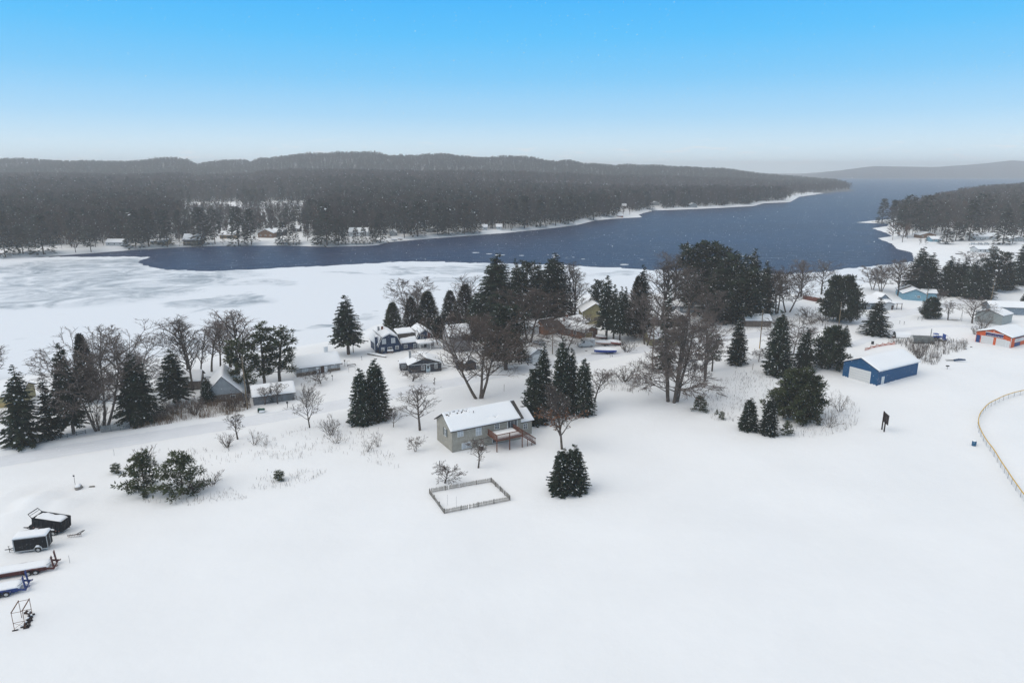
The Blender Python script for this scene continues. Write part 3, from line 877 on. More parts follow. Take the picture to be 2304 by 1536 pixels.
P['cedar'] = cedar(31); P['cedar2'] = cedar(32, 1.9, M_NEEDLE); P['cedar_br'] = cedar(33, 2.0, M_BROWNGREEN, 3800)
P['bare_up'] = bare(41, start=.28, limbs=18, ang=34, up=.14, L1=3.2, n2=5, n3=5, n4=4, tw=.028)
P['bare_up2'] = bare(42, start=.32, limbs=16, ang=40, up=.12, L1=3.4, n2=5, n3=5, n4=4, tw=.028)
P['bare_thin'] = bare(43, start=.3, limbs=14, ang=36, up=.15, L1=2.9, n2=5, n3=4, n4=4, tw=.04)
P['bare_two'] = bare(44, ((.14, 0, .15), (.16, 3.1, .15)), start=.3, limbs=24, ang=42, up=.12, L1=3.2, n2=6, n3=5, n4=5)
P['bare_dense'] = bare(45, ((.10, .4, .1), (.12, 3.4, .1)), start=.34, limbs=30, ang=52, up=.06, L1=3.6, n2=6, n3=6, n4=4, cmat=M_REDTWIG)
P['elm'] = bare(46, ((.05, 0, .06), (.06, 2.1, .06), (.06, 4.2, .06)), start=.14, limbs=33, ang=30, up=.10, L1=3.3, shape='vase', n2=5, n3=5, n4=4, tw=.028)
P['maple3'] = bare(47, ((.31, 3.3, .14), (.06, .3, .1), (.2, .4, .16)), start=.28, limbs=36, ang=62, up=.04, wob=.22, L1=4.6, n2=7, n3=6, n4=5, r0=.2, trunk_h=9.4, cmat=M_REDTWIG)
P['linden'] = bare(48, ((.04, 0, .25), (.09, 1.2, .3), (.13, 2.6, .3), (.05, 4.2, .25), (.15, 5.6, .32), (.1, .4, .35)), start=.14, limbs=66, ang=62, up=-.02, wob=.24, L1=2.8, shape='cone', n2=7, n3=5, n4=4, cmat=M_TWIG, r0=.15)
P['willow'] = bare(49, ((.16, 0.2, .2), (.34, .1, .3), (.2, 3.0, .2)), start=.36, limbs=36, ang=55, up=.0, wob=.2, L1=4.2, shape='top', n2=7, n3=6, n4=6, r0=.15, trunk_h=8.6)
P['willow2'] = bare(50, ((.1, 1, .2), (.25, 4.0, .2)), start=.2, limbs=30, ang=60, up=-.01, wob=.22, L1=3.6, shape='round', n2=7, n3=6, n4=5, r0=.13)
P['birch'] = bare(51, ((.07, 0, .1), (.12, 2.2, .1), (.12, 4.4, .1)), start=.25, limbs=30, ang=36, up=.1, L1=2.4, n2=6, n3=5, n4=5, tmat=M_BIRCH, r0=.12)
P['oak'] = bare(52, start=.2, limbs=26, ang=28, up=.12, L1=3.6, shape='cone', n2=5, n3=5, n4=4, tw=.028, leaves=.28, cmat=M_TWIG, trunk_h=8.8)
P['apple'] = bare(53, start=.22, limbs=13, ang=66, up=.05, wob=.4, L1=5.2, n2=6, n3=6, n4=5, tw=.10, r0=.26, trunk_h=5.6, cmat=M_REDTWIG)
P['apple2'] = bare(54, ((.1, 0, .1), (.35, 2.5, .15)), start=.22, limbs=15, ang=60, up=.06, wob=.4, L1=5.4, n2=6, n3=5, n4=5, tw=.11, r0=.26, trunk_h=6.2)
P['open'] = bare(55, start=.26, limbs=16, ang=50, up=.13, wob=.22, L1=5.2, n2=6, n3=5, n4=4, tw=.06, r0=.17, trunk_h=7.6, shape='vase')
P['sapling'] = bare(56, start=.3, limbs=11, ang=36, up=.14, L1=3.2, n2=5, n3=4, n4=3, tw=.08, r0=.14, trunk_h=8.4)
P['shrub'] = shrub(61); P['shrub_red'] = shrub(62, 18, .6, M_REDTWIG); P['shrub_open'] = shrub(63, 11, .8, None, 5, 4, .07, .05); P['shrub_arch'] = shrub(64, 9, .95, M_REDTWIG, 5, 5, .08, .14)

NAME = {'spr': ('spruce_tree', 'spruce tree', 'spruces around the houses'), 'pine': ('pine_tree', 'pine tree', 'pines around the houses'), 'cedar': ('cedar_tree', 'cedar tree', 'cedars along the lake shore'),
        'bare': ('bare_tree', 'bare tree', 'leafless trees around the houses'), 'elm': ('elm_tree', 'bare tree', 'leafless trees around the houses'), 'maple3': ('maple_tree', 'bare tree', 'leafless trees around the houses'),
        'linden': ('linden_tree', 'bare tree', 'leafless trees around the houses'), 'willow': ('willow_tree', 'bare tree', 'leafless trees around the houses'), 'birch': ('birch_tree', 'bare tree', 'leafless trees around the houses'),
        'oak': ('oak_tree', 'bare tree', 'leafless trees around the houses'), 'apple': ('apple_tree', 'apple tree', 'small fruit trees in the yards'), 'open': ('bare_tree', 'bare tree', 'leafless trees around the houses'),
        'sapling': ('sapling', 'sapling', 'leafless saplings'), 'shrub': ('shrub', 'shrub', 'leafless shrubs')}
def name_of(k):
    for q in sorted(NAME, key=len, reverse=True):
        if k.startswith(q): return NAME[q]
_tr = random.Random(77)
def tree(k, px, base, top, w, label, rot=None):
    pr = P[k]
    nm, cat, grp = name_of(k)
    x, y, z = GT(px, base)
    H_ = max(top_z(y, top) - z, .4)
    wm = w / FPX * depth_of(x, y, z + H_ * .4)
    sz = H_ / pr.top; sx = wm / 2 / pr.rad
    sx = min(max(sx, sz * .35), sz * 2.6)
    r = thing(nm, label, cat, (x, y, z - .03), _tr.uniform(0, 6.28) if rot is None else rot, grp)
    r.scale = (sx, sx, sz)
    if pr.trunk is not None:
        link_mesh('stems' if k.startswith('shrub') else 'trunk', pr.trunk, r)
    link_mesh('twigs' if k.startswith('shrub') else 'crown', pr.crown, r)
    return r

TREES = [
 # ---- left cluster by the road
 ('spr_thin2', 62, 1000, 822, 98, 'tall loose-tiered spruce at the road bend, leftmost of the big roadside spruces'),
 ('spr_thin', 118, 985, 830, 56, 'narrow see-through spruce beside the leftmost roadside spruce'),
 ('spr_high2', 166, 975, 772, 80, 'tall dark spruce with a bare lower trunk behind the rail fence'),
 ('cedar2', 203, 905, 752, 62, 'tall dark evergreen wedged behind the wide bare willow'),
 ('willow', 226, 968, 744, 178, 'wide spreading bare willow with leaning trunks beside the grey picket fence'),
 ('willow2', 296, 900, 750, 122, 'broad round bare tree behind the dark spruce, overhanging the ice'),
 ('bare_dense', 215, 955, 815, 70, 'thin tangled bare tree sprouting between the willow trunks'),
 ('spr_old', 316, 948, 798, 100, 'dense dark spruce just right of the grey picket fence'),
 ('spr_high2', 398, 908, 786, 76, 'spruce in front of the brown cottage, left of the grey gabled house'),
 ('bare_up', 424, 850, 714, 66, 'tall bare tree leaning left behind the brown cottage'),
 ('bare_thin', 434, 878, 714, 54, 'tall straight bare tree by the cottage deck rail'),
 ('bare_thin', 476, 836, 722, 50, 'bare tree behind the peak of the grey gabled house'),
 ('bare_up2', 496, 824, 718, 52, 'bare tree right of the grey gable peak, near the ice'),
 ('bare_up', 540, 865, 692, 92, 'tallest bare tree in the row left of the scots pines'),
 ('bare_thin', 520, 826, 726, 60, 'slim bare tree behind the tallest one in the lakeside row'),
 ('bare_thin', 452, 850, 740, 40, 'thin bare tree in the gap between two taller lakeside trees'),
 ('pine_scots2', 560, 884, 762, 92, 'olive bushy pine behind the wooden utility pole'),
 ('pine_scots', 596, 868, 728, 84, 'tall scots pine with open clumps behind the grey garage'),
 ('pine_scots2', 630, 862, 740, 98, 'leaning clumpy pine between the garage and the stone cottage'),
 ('spr_dense2', 469, 905, 850, 38, 'small bluish spruce against the grey gable wall'),
 ('spr_baby', 611, 906, 866, 14, 'thin young evergreen in front of the grey garage roof'),
 ('sapling', 596, 910, 870, 26, 'bare sapling at the left in front of the grey garage'),
 ('sapling', 625, 908, 860, 28, 'bare sapling at the right in front of the grey garage'),
 ('open', 697, 962, 866, 56, 'lone bare tree standing by the road right of the garage'),
 ('sapling', 535, 988, 926, 34, 'slender bare sapling below the road beside a red shrub'),
 ('bare_up', -8, 850, 770, 70, 'bare tree cut off by the left edge of the photo'),
 # ---- centre
 ('spr_dense', 816, 953, 830, 64, 'left spruce of the tight pair above the grey house'),
 ('spr_dense2', 849, 942, 808, 72, 'right and taller spruce of the tight pair above the grey house'),
 ('bare_up2', 945, 968, 868, 72, 'round-crowned bare tree left of the grey house roof'),
 ('open', 885, 960, 914, 34, 'small bare tree between the spruce pair and the round-crowned tree'),
 ('apple2', 935, 1016, 982, 32, 'tiny twisted bare tree left of the grey house gable'),
 ('sapling', 1076, 1052, 986, 38, 'bare sapling in front of the grey house basement window'),
 ('apple', 1001, 1086, 1041, 56, 'apple tree above the picket garden fence'),
 ('spr_high', 784, 797, 664, 82, 'lone big spruce on the lakeshore left of the navy gambrel house'),
 ('apple', 722, 862, 831, 44, 'crooked apple tree before the stone and timber cottage'),
 ('apple2', 928, 858, 829, 52, 'apple tree in front of the small navy cottage'),
 ('cedar', 886, 752, 681, 50, 'left cedar behind the navy gambrel house'),
 ('birch', 925, 735, 627, 80, 'pale birch rising above the navy gambrel house'),
 ('cedar_br', 927, 742, 668, 46, 'brownish cedar under the pale birch'),
 ('cedar', 964, 742, 656, 62, 'right cedar behind the navy gambrel house'),
 ('cedar2', 990, 760, 712, 40, 'low dark evergreen between the gambrel house and the grey barn'),
 ('cedar2', 1014, 728, 654, 48, 'dark cedar left of the tall barnside trees'),
 ('cedar_br', 1048, 735, 640, 62, 'brownish evergreen behind the grey barn'),
 ('bare_up2', 1052, 732, 621, 66, 'bare crown poking above the brownish evergreen by the barn'),
 ('spr_old', 1072, 762, 662, 66, 'short dark spruce before the biggest conifer of the middle grove'),
 ('spr_old', 1120, 745, 572, 124, 'biggest and leftmost conifer of the middle grove, its top over the open water'),
 ('spr_a', 1160, 722, 582, 54, 'slim pointed spruce second in the middle grove'),
 ('pine_white', 1186, 722, 588, 76, 'dark pine third in the middle grove'),
 ('spr_dense2', 1246, 716, 572, 104, 'dense broad-topped spruce at the right end of the middle grove'),
 ('spr_c', 1212, 724, 592, 78, 'dark spruce tucked behind the right end of the middle grove'),
 ('maple3', 1078, 896, 706, 190, 'big three-trunked maple behind the grey house roof', 0.0),
 ('bare_dense', 1102, 800, 700, 128, 'dense brownish bare tree behind the big maple crown'),
 ('pine_white2', 1138, 832, 690, 116, 'dark olive pine leaning over the navy shed right of the maple'),
 ('bare_dense', 1190, 770, 640, 132, 'wide brown two-trunked tree left of the white garage'),
 ('elm', 1292, 716, 592, 62, 'tall vase-shaped bare elm against the ice'),
 ('willow2', 1272, 790, 712, 108, 'low spreading bare tree before the brick house'),
 ('spr_high', 1364, 762, 620, 58, 'first of the tall bare-stemmed spruces right of the brick house'),
 ('spr_high', 1380, 766, 640, 42, 'second of the tall bare-stemmed spruces by the yellow house'),
 ('spr_high', 1394, 772, 645, 40, 'third bare-stemmed spruce, just above the round shrub'),
 ('spr_high2', 1405, 748, 645, 34, 'slim spruce last in the bare-stemmed row'),
 ('pine_white', 1345, 720, 630, 48, 'olive pine behind the yellow gabled house'),
 ('spr_b', 1442, 745, 597, 60, 'tall conifer with brown branches by the hidden yellow house'),
 ('cedar_br', 1432, 760, 622, 62, 'brownish ragged evergreen in front of the tall conifer'),
 ('bare_two', 1453, 776, 650, 78, 'thick-trunked bare tree right of the boat yard'),
 ('bare_up', 1490, 752, 582, 96, 'tall bare tree left of the big pines'),
 ('bare_up2', 1512, 700, 566, 78, 'bare crown showing against the water left of the big pines'),
 ('spr_thin', 1497, 830, 645, 50, 'narrow ragged spruce rising inside the multi-stemmed linden'),
 ('linden', 1510, 902, 694, 140, 'big multi-stemmed linden with drooping branches'),
 ('bare_two', 1586, 856, 700, 104, 'bare two-stemmed tree right of the big linden'),
 ('pine_scots', 1602, 835, 752, 48, 'olive pine among the bare stems right of the linden'),
 ('spr_a', 1658, 818, 712, 52, 'small spruce on a thin trunk left of the utility pole'),
 ('pine_white', 1560, 700, 547, 108, 'left one of the two tallest round-topped pines'),
 ('pine_white2', 1602, 700, 545, 118, 'right one of the two tallest round-topped pines'),
 ('pine_white', 1648, 722, 572, 104, 'dark pine right of the two tallest pines'),
 ('spr_a', 1688, 716, 560, 68, 'pointed spruce against the water right of the pines'),
 ('spr_b', 1717, 706, 588, 60, 'smaller pointed spruce at the right end of the pine grove'),
 ('pine_white2', 1672, 730, 606, 104, 'low dark pine above the narrow white gable'),
 ('spr_old', 1625, 720, 590, 116, 'wide dark evergreen in the heart of the pine grove'),
 ('bare_up2', 1550, 722, 604, 84, 'brown leafless tree in front of the two tallest pines'),
 ('bare_two', 1600, 735, 650, 66, 'brown bushy leafless tree at the foot of the pine grove'),
 ('bare_dense', 1748, 706, 604, 96, 'reddish bare tree right of the white gable'),
 ('bare_two', 1772, 702, 612, 92, 'reddish bare tree left of the red board fence'),
 ('bare_up', 1803, 668, 583, 56, 'tall bare tree at the end of the red board fence'),
 ('bare_up2', 1848, 662, 586, 62, 'bare tree on the shore left of the round pine'),
 ('bare_two', 1735, 690, 600, 70, 'thin bare tree directly behind the white gable'),
 ('spr_dense2', 1747, 842, 700, 66, 'back spruce of the tall pair left of the blue barn'),
 ('spr_c', 1757, 838, 736, 60, 'front spruce of the tall pair left of the blue barn'),
 ('willow2', 1782, 800, 710, 92, 'snowy many-stemmed bare tree behind the spruces left of the barn'),
 ('spr_c', 1808, 832, 737, 60, 'medium spruce between the tall pair and the blue barn'),
 ('pine_round2', 1867, 828, 735, 82, 'bushy rounded pine at the back of the blue barn'),
 ('spr_a', 1900, 778, 731, 30, 'little spruce right of the bushy rounded pine'),
 ('pine_round', 1889, 724, 620, 98, 'large round-headed pine by the utility pole and the lake'),
 ('spr_c', 1970, 753, 669, 68, 'single stout spruce before the grey lakeside cottage'),
 ('pine_low', 1797, 940, 832, 136, 'wide bushy dark pine in front of the blue barn'),
 ('spr_dense', 1684, 966, 896, 50, 'left young spruce in front of the wide bushy pine'),
 ('spr_dense2', 1729, 977, 892, 46, 'young spruce on a short trunk before the wide bushy pine'),
 ('pine_small', 1771, 979, 946, 30, 'knee-high pine right of the two young spruces'),
 ('pine_scrub', 1575, 923, 890, 44, 'small leaning pine right of the linden trunks'),
 ('pine_small', 1624, 943, 925, 18, 'tiny pine seedling in the weedy field'),
 ('pine_small', 1613, 932, 921, 9, 'tinier seedling just left of the tiny pine'),
 ('pine_small', 1841, 956, 944, 13, 'tiny pine seedling right of the wide bushy pine'),
 ('spr_b', 1223, 915, 773, 56, 'back left spruce of the clump right of the grey house'),
 ('spr_dense', 1205, 949, 820, 74, 'front left spruce of the clump right of the grey house'),
 ('spr_dense2', 1264, 930, 761, 62, 'tallest spruce of the clump right of the grey house'),
 ('spr_b', 1285, 926, 784, 56, 'spruce behind the tallest of the clump'),
 ('spr_dense', 1313, 930, 808, 58, 'right end spruce of the clump right of the grey house'),
 ('oak', 1265, 1010, 866, 66, 'young oak holding brown leaves by the house wing'),
 ('spr_dense', 1266, 1106, 1010, 72, 'left and shorter spruce of the two fused ones in the open snow'),
 ('spr_dense2', 1291, 1102, 1001, 72, 'right and taller spruce of the two fused ones in the open snow'),
 ('bare_thin', 1338, 905, 826, 44, 'thin bare tree right of the spruce clump'),
 ('apple2', 1369, 862, 834, 28, 'small twisted tree left of the brambles'),
 ('apple', 1707, 814, 784, 30, 'small fruit tree below the utility pole'),
 # ---- left foreground
 ('pine_scrub', 326, 1106, 1016, 104, 'left of the two scrubby pines in the foreground field'),
 ('pine_scrub2', 412, 1112, 1018, 120, 'right of the two scrubby pines, with long upright shoots'),
 ('pine_small', 327, 1119, 1106, 14, 'seedling at the foot of the left scrubby pine'),
 ('pine_small', 262, 1064, 1042, 28, 'browned little evergreen left of the scrubby pines'),
 ('pine_small', 629, 1080, 1058, 30, 'dark tufted seedling alone in the snowy field'),
 # ---- right
 ('pine_round2', 2093, 716, 669, 48, 'small rounded pine in front of the pale blue house'),
 ('sapling', 2133, 720, 676, 22, 'thin sapling beside the metal swing frame'),
 ('open', 2187, 727, 668, 68, 'open-branched bare tree left of the pale outbuilding'),
 ('bare_thin', 2107, 690, 648, 38, 'bare tree in front of the pale blue house wall'),
 ('bare_two', 2020, 665, 582, 70, 'big bare tree behind the grey lakeside cottage'),
 ('birch', 1964, 652, 598, 44, 'bare birch on the bank, left of two'),
 ('birch', 1982, 656, 596, 40, 'bare birch on the bank, right of two'),
 ('spr_b', 2064, 664, 556, 75, 'tallest spruce of the dark row behind the pale blue house'),
 ('spr_a', 2088, 660, 569, 65, 'second spruce of the dark row behind the pale blue house'),
 ('spr_b', 2130, 664, 577, 60, 'third spruce of the dark row, rising from a gap'),
 ('spr_c', 2146, 664, 582, 38, 'fourth spruce of the dark row, close against the third'),
 ('spr_a', 2162, 662, 580, 57, 'fifth spruce of the dark row'),
 ('spr_c', 2186, 670, 586, 75, 'low wide spruce right of the middle of the dark row'),
 ('spr_b', 2206, 672, 588, 60, 'spruce at the foot of the dark row by the lane'),
 ('pine_white', 2240, 655, 566, 84, 'broad dark pine near the right end of the row'),
 ('spr_a', 2262, 650, 588, 55, 'spruce just right of the broad dark pine'),
 ('spr_a', 2300, 640, 526, 62, 'tall spruce cut by the right edge of the photo'),
 ('bare_two', 2193, 610, 563, 52, 'round bare tree behind the dark row on the lawn'),
 ('pine_scots', 2233, 578, 553, 22, 'small round pine in front of the white lakefront house'),
 ('spr_a', 2303, 692, 654, 24, 'small spruce at the right edge above the pale shed'),
 # ---- shrubs
 ('shrub_red', 512, 1006, 974, 40, 'rounded red-stemmed shrub under the slender sapling'),
 ('shrub_open', 572, 1000, 962, 46, 'open grey shrub right of the red-stemmed one'),
 ('shrub_open', 598, 1000, 976, 22, 'small grey shrub right of the open one'),
 ('shrub', 745, 978, 937, 46, 'twiggy brown shrub at the roadside left of the spruce pair'),
 ('shrub_open', 757, 996, 962, 46, 'snowy shrub below the twiggy brown one'),
 ('shrub_open', 826, 1016, 986, 34, 'thin shrub in the field below the spruce pair'),
 ('shrub_open', 852, 1004, 964, 36, 'sparse shrub just below the spruce pair'),
 ('shrub', 322, 1045, 1004, 48, 'grey shrub rising behind the left scrubby pine'),
 ('shrub_arch', 478, 1092, 1060, 56, 'arching brown briar right of the scrubby pines'),
 ('shrub_red', 440, 1108, 1068, 44, 'brown shrub against the right scrubby pine'),
 ('shrub', 1405, 858, 824, 58, 'wide tangled shrub between the boat yard and the linden'),
 ('shrub_red', 1409, 792, 764, 40, 'round brown shrub right of the blue-wrapped boat'),
 ('shrub_open', 1430, 870, 842, 40, 'thin snowy shrub at the edge of the tangled one'),
 ('shrub_red', 1818, 714, 690, 50, 'round grass-brown shrub below the red board fence'),
 ('shrub', 1850, 722, 704, 46, 'low dark hedge shrub left of the round-headed pine'),
 ('shrub_red', 1828, 726, 712, 50, 'low reddish hedge shrub by the lane'),
 ('shrub', 2211, 742, 706, 34, 'upright brown shrub at the corner of the pale outbuilding'),
 ('shrub', 2193, 752, 730, 20, 'small shrub at the left corner of the orange building'),
 ('shrub', 2068, 806, 778, 30, 'dark shrub behind the right end of the blue barn'),
 ('shrub_red', 14, 948, 920, 34, 'purplish rounded shrub at the left edge'),
 ('shrub', 395, 930, 896, 54, 'tangled grey shrub under the spruce by the brown cottage'),
 ('shrub', 440, 932, 890, 52, 'grey thicket shrub left of the bluish spruce'),
 ('shrub_red', 520, 922, 886, 52, 'rusty shrub below the grey gable'),
 ('shrub_red', 548, 916, 880, 44, 'rusty shrub left of the wooden utility pole'),
 ('shrub', 362, 945, 912, 44, 'low shrub at the foot of the dense dark spruce'),
 ('shrub', 222, 968, 905, 50, 'thicket shrub at the left end of the grey picket fence'),
 ('shrub_open', 1890, 925, 880, 50, 'thin weedy shrub between the wide bushy pine and the sign'),
 ('shrub_open', 1865, 960, 915, 50, 'sparse weedy shrub right of the tiny pine seedling'),
 ('shrub_red', 1535, 738, 705, 40, 'brown shrub by the small brown house under the pines'),
 ('shrub', 805, 742, 722, 24, 'dry bush beside the post near the lone lakeshore spruce'),
]
for t in TREES:
    tree(*t)

# ================================================================== ACROSS THE LAKE
def far_con(seed, Rm=2.3, base=.5, rag=.2, n=420, mat_=None, flat=False):
    rnd = random.Random(seed); V, F, M = [], [], []
    tr = MB(); tr.tube([(0, 0, -.6), (0, 0, 9)], [.13, .03], 4)
    for i in range(n):
        f = rnd.random() ** .85 if not flat else rnd.random()
        z = base + (9.9 - base) * f
        Rr = (Rm * (1 - f) ** .8 + .06) if not flat else Rm * math.sin(math.pi * min(.97, .12 + .83 * f)) ** .6
        Rr *= rnd.uniform(1 - rag * 2, 1 + rag)
        az = rnd.uniform(0, 6.283); out = Vector((math.cos(az), math.sin(az), 0))
        u = rnd.uniform(.25, .8)
        leafq(V, F, M, out * Rr * u + Vector((0, 0, z)), (out + Vector((rnd.gauss(0, .4), rnd.gauss(0, .4), rnd.uniform(-.45, .25 if not flat else .7)))).normalized(), rnd.uniform(.6, 1.1), .24, .12, 1 if rnd.random() < .006 else 0, rnd)
    return finish('far', tr, V, F, M, [mat_ or M_FARCON, M_ROOFSNOW], M_FARBARE)
def far_bare(seed, Rm=2.6, n=230, mat_=None, start=.12):
    rnd = random.Random(seed); V, F = [], []
    tr = MB()
    tr.tube([(0, 0, -.6), (0, 0, 3), (.1, 0, 8)], [.10, .075, .02], 4)
    for i in range(18):
        f = rnd.uniform(start, .85); az = rnd.uniform(0, 6.283); out = Vector((math.cos(az), math.sin(az), 0))
        p = Vector((0, 0, 10 * f)); L = Rm * (1.1 - .6 * f) * rnd.uniform(.7, 1.2)
        d = (out + Vector((0, 0, rnd.uniform(.7, 1.8)))).normalized()
        q = p + d * L
        tr.tube([p, q], [.06, .015], 3, cap=False)
        for k in range(n // 18):
            a = p.lerp(q, rnd.uniform(.25, 1)); dd = (d + Vector((rnd.gauss(0, .5), rnd.gauss(0, .5), rnd.gauss(.15, .4)))).normalized()
            s = rand_perp(dd, rnd) * rnd.uniform(.04, .085); e = a + dd * rnd.uniform(.8, 2.0)
            e.z = min(e.z, 10)
            o = len(V); V += [a - s, a + s, e]; F.append((o, o + 1, o + 2))
    return finish('far', tr, V, F, None, [mat_ or M_FARBARE], M_FARBARE)
P['far_con'] = far_con(101); P['far_con2'] = far_con(102, 2.0, 1.0, .25); P['far_con3'] = far_con(103, 2.9, .3, .18, 520)
P['far_pine'] = far_con(104, 2.6, 2.2, .25, 400, None, True); P['far_pine2'] = far_con(105, 2.1, 4.0, .3, 300, None, True)
P['far_bare'] = far_bare(111); P['far_bare2'] = far_bare(112, 2.2, 220); P['far_bare3'] = far_bare(113, 3.0, 270, None, .2); P['far_rust'] = far_bare(114, 3.2, 260, M_FARRUST, .12)
NAME['far_con'] = ('spruce_tree', 'spruce tree', 'conifers on the far shore'); NAME['far_pine'] = ('pine_tree', 'pine tree', 'pines on the far shore')
NAME['far_bare'] = ('bare_tree', 'bare tree', 'leafless trees on the far shore'); NAME['far_rust'] = ('oak_tree', 'bare tree', 'leafless trees on the far shore')
FAR_TREES = [
 ('far_con3', 12, 576, 486, 62, 'dark conifer at the left edge of the far shore'),
 ('far_con', 52, 570, 505, 44, 'small conifer next in from the left edge of the far shore'),
 ('far_con3', 98, 571, 482, 66, 'big dark conifer on the far shore left of the snowy gap'),
 ('far_rust', 170, 566, 525, 40, 'rusty low tree on the far shore left of the white cabin'),
 ('far_pine', 205, 566, 508, 44, 'rounded evergreen on the far shore just left of the white cabin'),
 ('far_bare2', 233, 552, 510, 26, 'pale bare tree beside the white far-shore cabin'),
 ('far_con3', 306, 557, 470, 54, 'large dark conifer between the white and tan far-shore cabins'),
 ('far_con2', 335, 553, 468, 42, 'tall conifer over the tan far-shore cabin'),
 ('far_con', 377, 554, 472, 44, 'dark conifer right of the tan far-shore cabin'),
 ('far_con2', 404, 535, 472, 28, 'slim conifer behind the deck house against the snowfield'),
 ('far_rust', 404, 553, 525, 26, 'small rusty tree left of the deck house'),
 ('far_pine', 430, 522, 468, 34, 'pine behind the roof of the deck house'),
 ('far_con3', 455, 553, 466, 54, 'dark conifer right beside the two-storey deck house'),
 ('far_pine', 484, 548, 470, 42, 'tall pine left of the stacked tan house'),
 ('far_bare2', 502, 551, 522, 20, 'thin bare tree in front of the stacked tan house'),
 ('far_con3', 537, 554, 464, 56, 'dark tall conifer between the tan house and the brown gable'),
 ('far_con2', 566, 550, 470, 38, 'narrow conifer left of the brown gabled cabin'),
 ('far_bare', 592, 525, 475, 40, 'bare tree behind the brown gabled cabin'),
 ('far_bare3', 612, 520, 470, 44, 'bare tree above the brown cabin against the snowfield'),
 ('far_con3', 637, 551, 500, 36, 'low dense conifer over the picnic shelter'),
 ('far_con3', 661, 551, 505, 34, 'low dense conifer just right of the one over the picnic shelter'),
 ('far_pine2', 650, 520, 466, 34, 'tall thin-stemmed pine by the small roof on the slope'),
 ('far_pine2', 672, 520, 464, 34, 'second tall thin-stemmed pine by the small roof on the slope'),
 ('far_pine2', 700, 525, 468, 40, 'tall pine at the right end of the snowfield'),
 ('far_rust', 692, 542, 518, 34, 'small brown tree on the open snowy bank'),
 ('far_con3', 736, 552, 456, 66, 'largest dark conifer at the right end of the snowfield'),
 ('far_con', 716, 549, 490, 34, 'conifer in front of the largest dark one'),
 ('far_con2', 762, 550, 490, 34, 'conifer behind the bank right of the largest dark one'),
 ('far_con', 778, 549, 508, 24, 'small conifer left of the white-roofed house'),
 ('far_con', 801, 548, 512, 22, 'small snowy conifer before the white-roofed house'),
 ('far_con', 819, 548, 510, 22, 'second small snowy conifer before the white-roofed house'),
 ('far_con', 838, 549, 518, 22, 'small conifer at the bend of the far shore'),
 ('far_con3', 857, 546, 480, 48, 'dark conifer left of the tiny white cabin'),
 ('far_pine', 910, 535, 456, 46, 'dark pine right of the tiny white cabin'),
 ('far_con3', 940, 532, 452, 52, 'big dark conifer on the far shore in mid photo'),
 ('far_con2', 985, 528, 456, 44, 'tall conifer right of the half-hidden roof'),
 ('far_con3', 1010, 527, 462, 46, 'broad conifer over the straight part of the far shore'),
 ('far_con', 1045, 525, 458, 46, 'dark conifer left of the paired small far roofs'),
 ('far_con3', 1068, 523, 470, 42, 'conifer hard against the paired small far roofs'),
 ('far_pine', 1150, 518, 446, 46, 'pine right of the paired small far roofs'),
 ('far_con2', 1180, 513, 440, 42, 'pointed conifer above the narrowing shore'),
 ('far_con3', 1216, 510, 448, 44, 'dark conifer where the far bank curves'),
 ('far_pine', 1250, 508, 446, 42, 'pine where the far bank curves out'),
 ('far_con3', 1278, 504, 440, 44, 'conifer at the start of the snowy sand point'),
 ('far_con2', 1335, 495, 445, 34, 'conifer over the snowy sand point'),
 ('far_rust', 1402, 484, 462, 30, 'rusty tree at the tip of the sand point'),
 ('far_con', 1370, 487, 448, 30, 'conifer left of the red boathouse'),
 ('far_con', 1462, 470, 446, 26, 'conifer on the far bank past the sand point'),
 # right-hand peninsula
 ('far_con', 1984, 505, 447, 34, 'leftmost conifer on the tip of the right peninsula'),
 ('far_con2', 2010, 508, 450, 34, 'second conifer on the tip of the right peninsula'),
 ('far_pine', 2038, 534, 438, 52, 'tall dark pine on the right peninsula, left of a pair'),
 ('far_pine', 2078, 534, 440, 56, 'tall dark pine on the right peninsula, right of a pair'),
 ('far_rust', 2008, 540, 500, 36, 'rusty bare tree leaning over the bay shore'),
 ('far_rust', 2030, 545, 503, 42, 'brown bare tree next to the rusty one on the bay shore'),
 ('far_con', 2128, 549, 516, 36, 'round evergreen right of the pale blue garage'),
 ('far_con2', 2150, 542, 500, 34, 'dark evergreen behind the round one by the blue garage'),
 ('far_con3', 2180, 542, 450, 54, 'tall dark conifer left of the long white house'),
 ('far_pine', 2202, 528, 436, 60, 'very tall pine behind the long white house'),
 ('far_rust', 2158, 528, 492, 54, 'red-brown oak behind the blue garage'),
 ('far_con3', 2256, 550, 470, 52, 'dark ragged conifer right of the long white house'),
 ('far_bare3', 2278, 548, 480, 44, 'bare tree at the right end of the peninsula lawn'),
 ('far_con3', 2296, 536, 450, 54, 'conifer at the right edge behind the low house'),
 ('far_bare', 2120, 520, 445, 50, 'bare crown in the peninsula woods behind the blue garage'),
 ('far_bare2', 2069, 551, 533, 12, 'small bare yard tree left of the blue garage'),
 ('far_bare2', 2083, 551, 532, 14, 'small bare yard tree against the blue garage'),
]
for t in FAR_TREES:
    tree(*t)

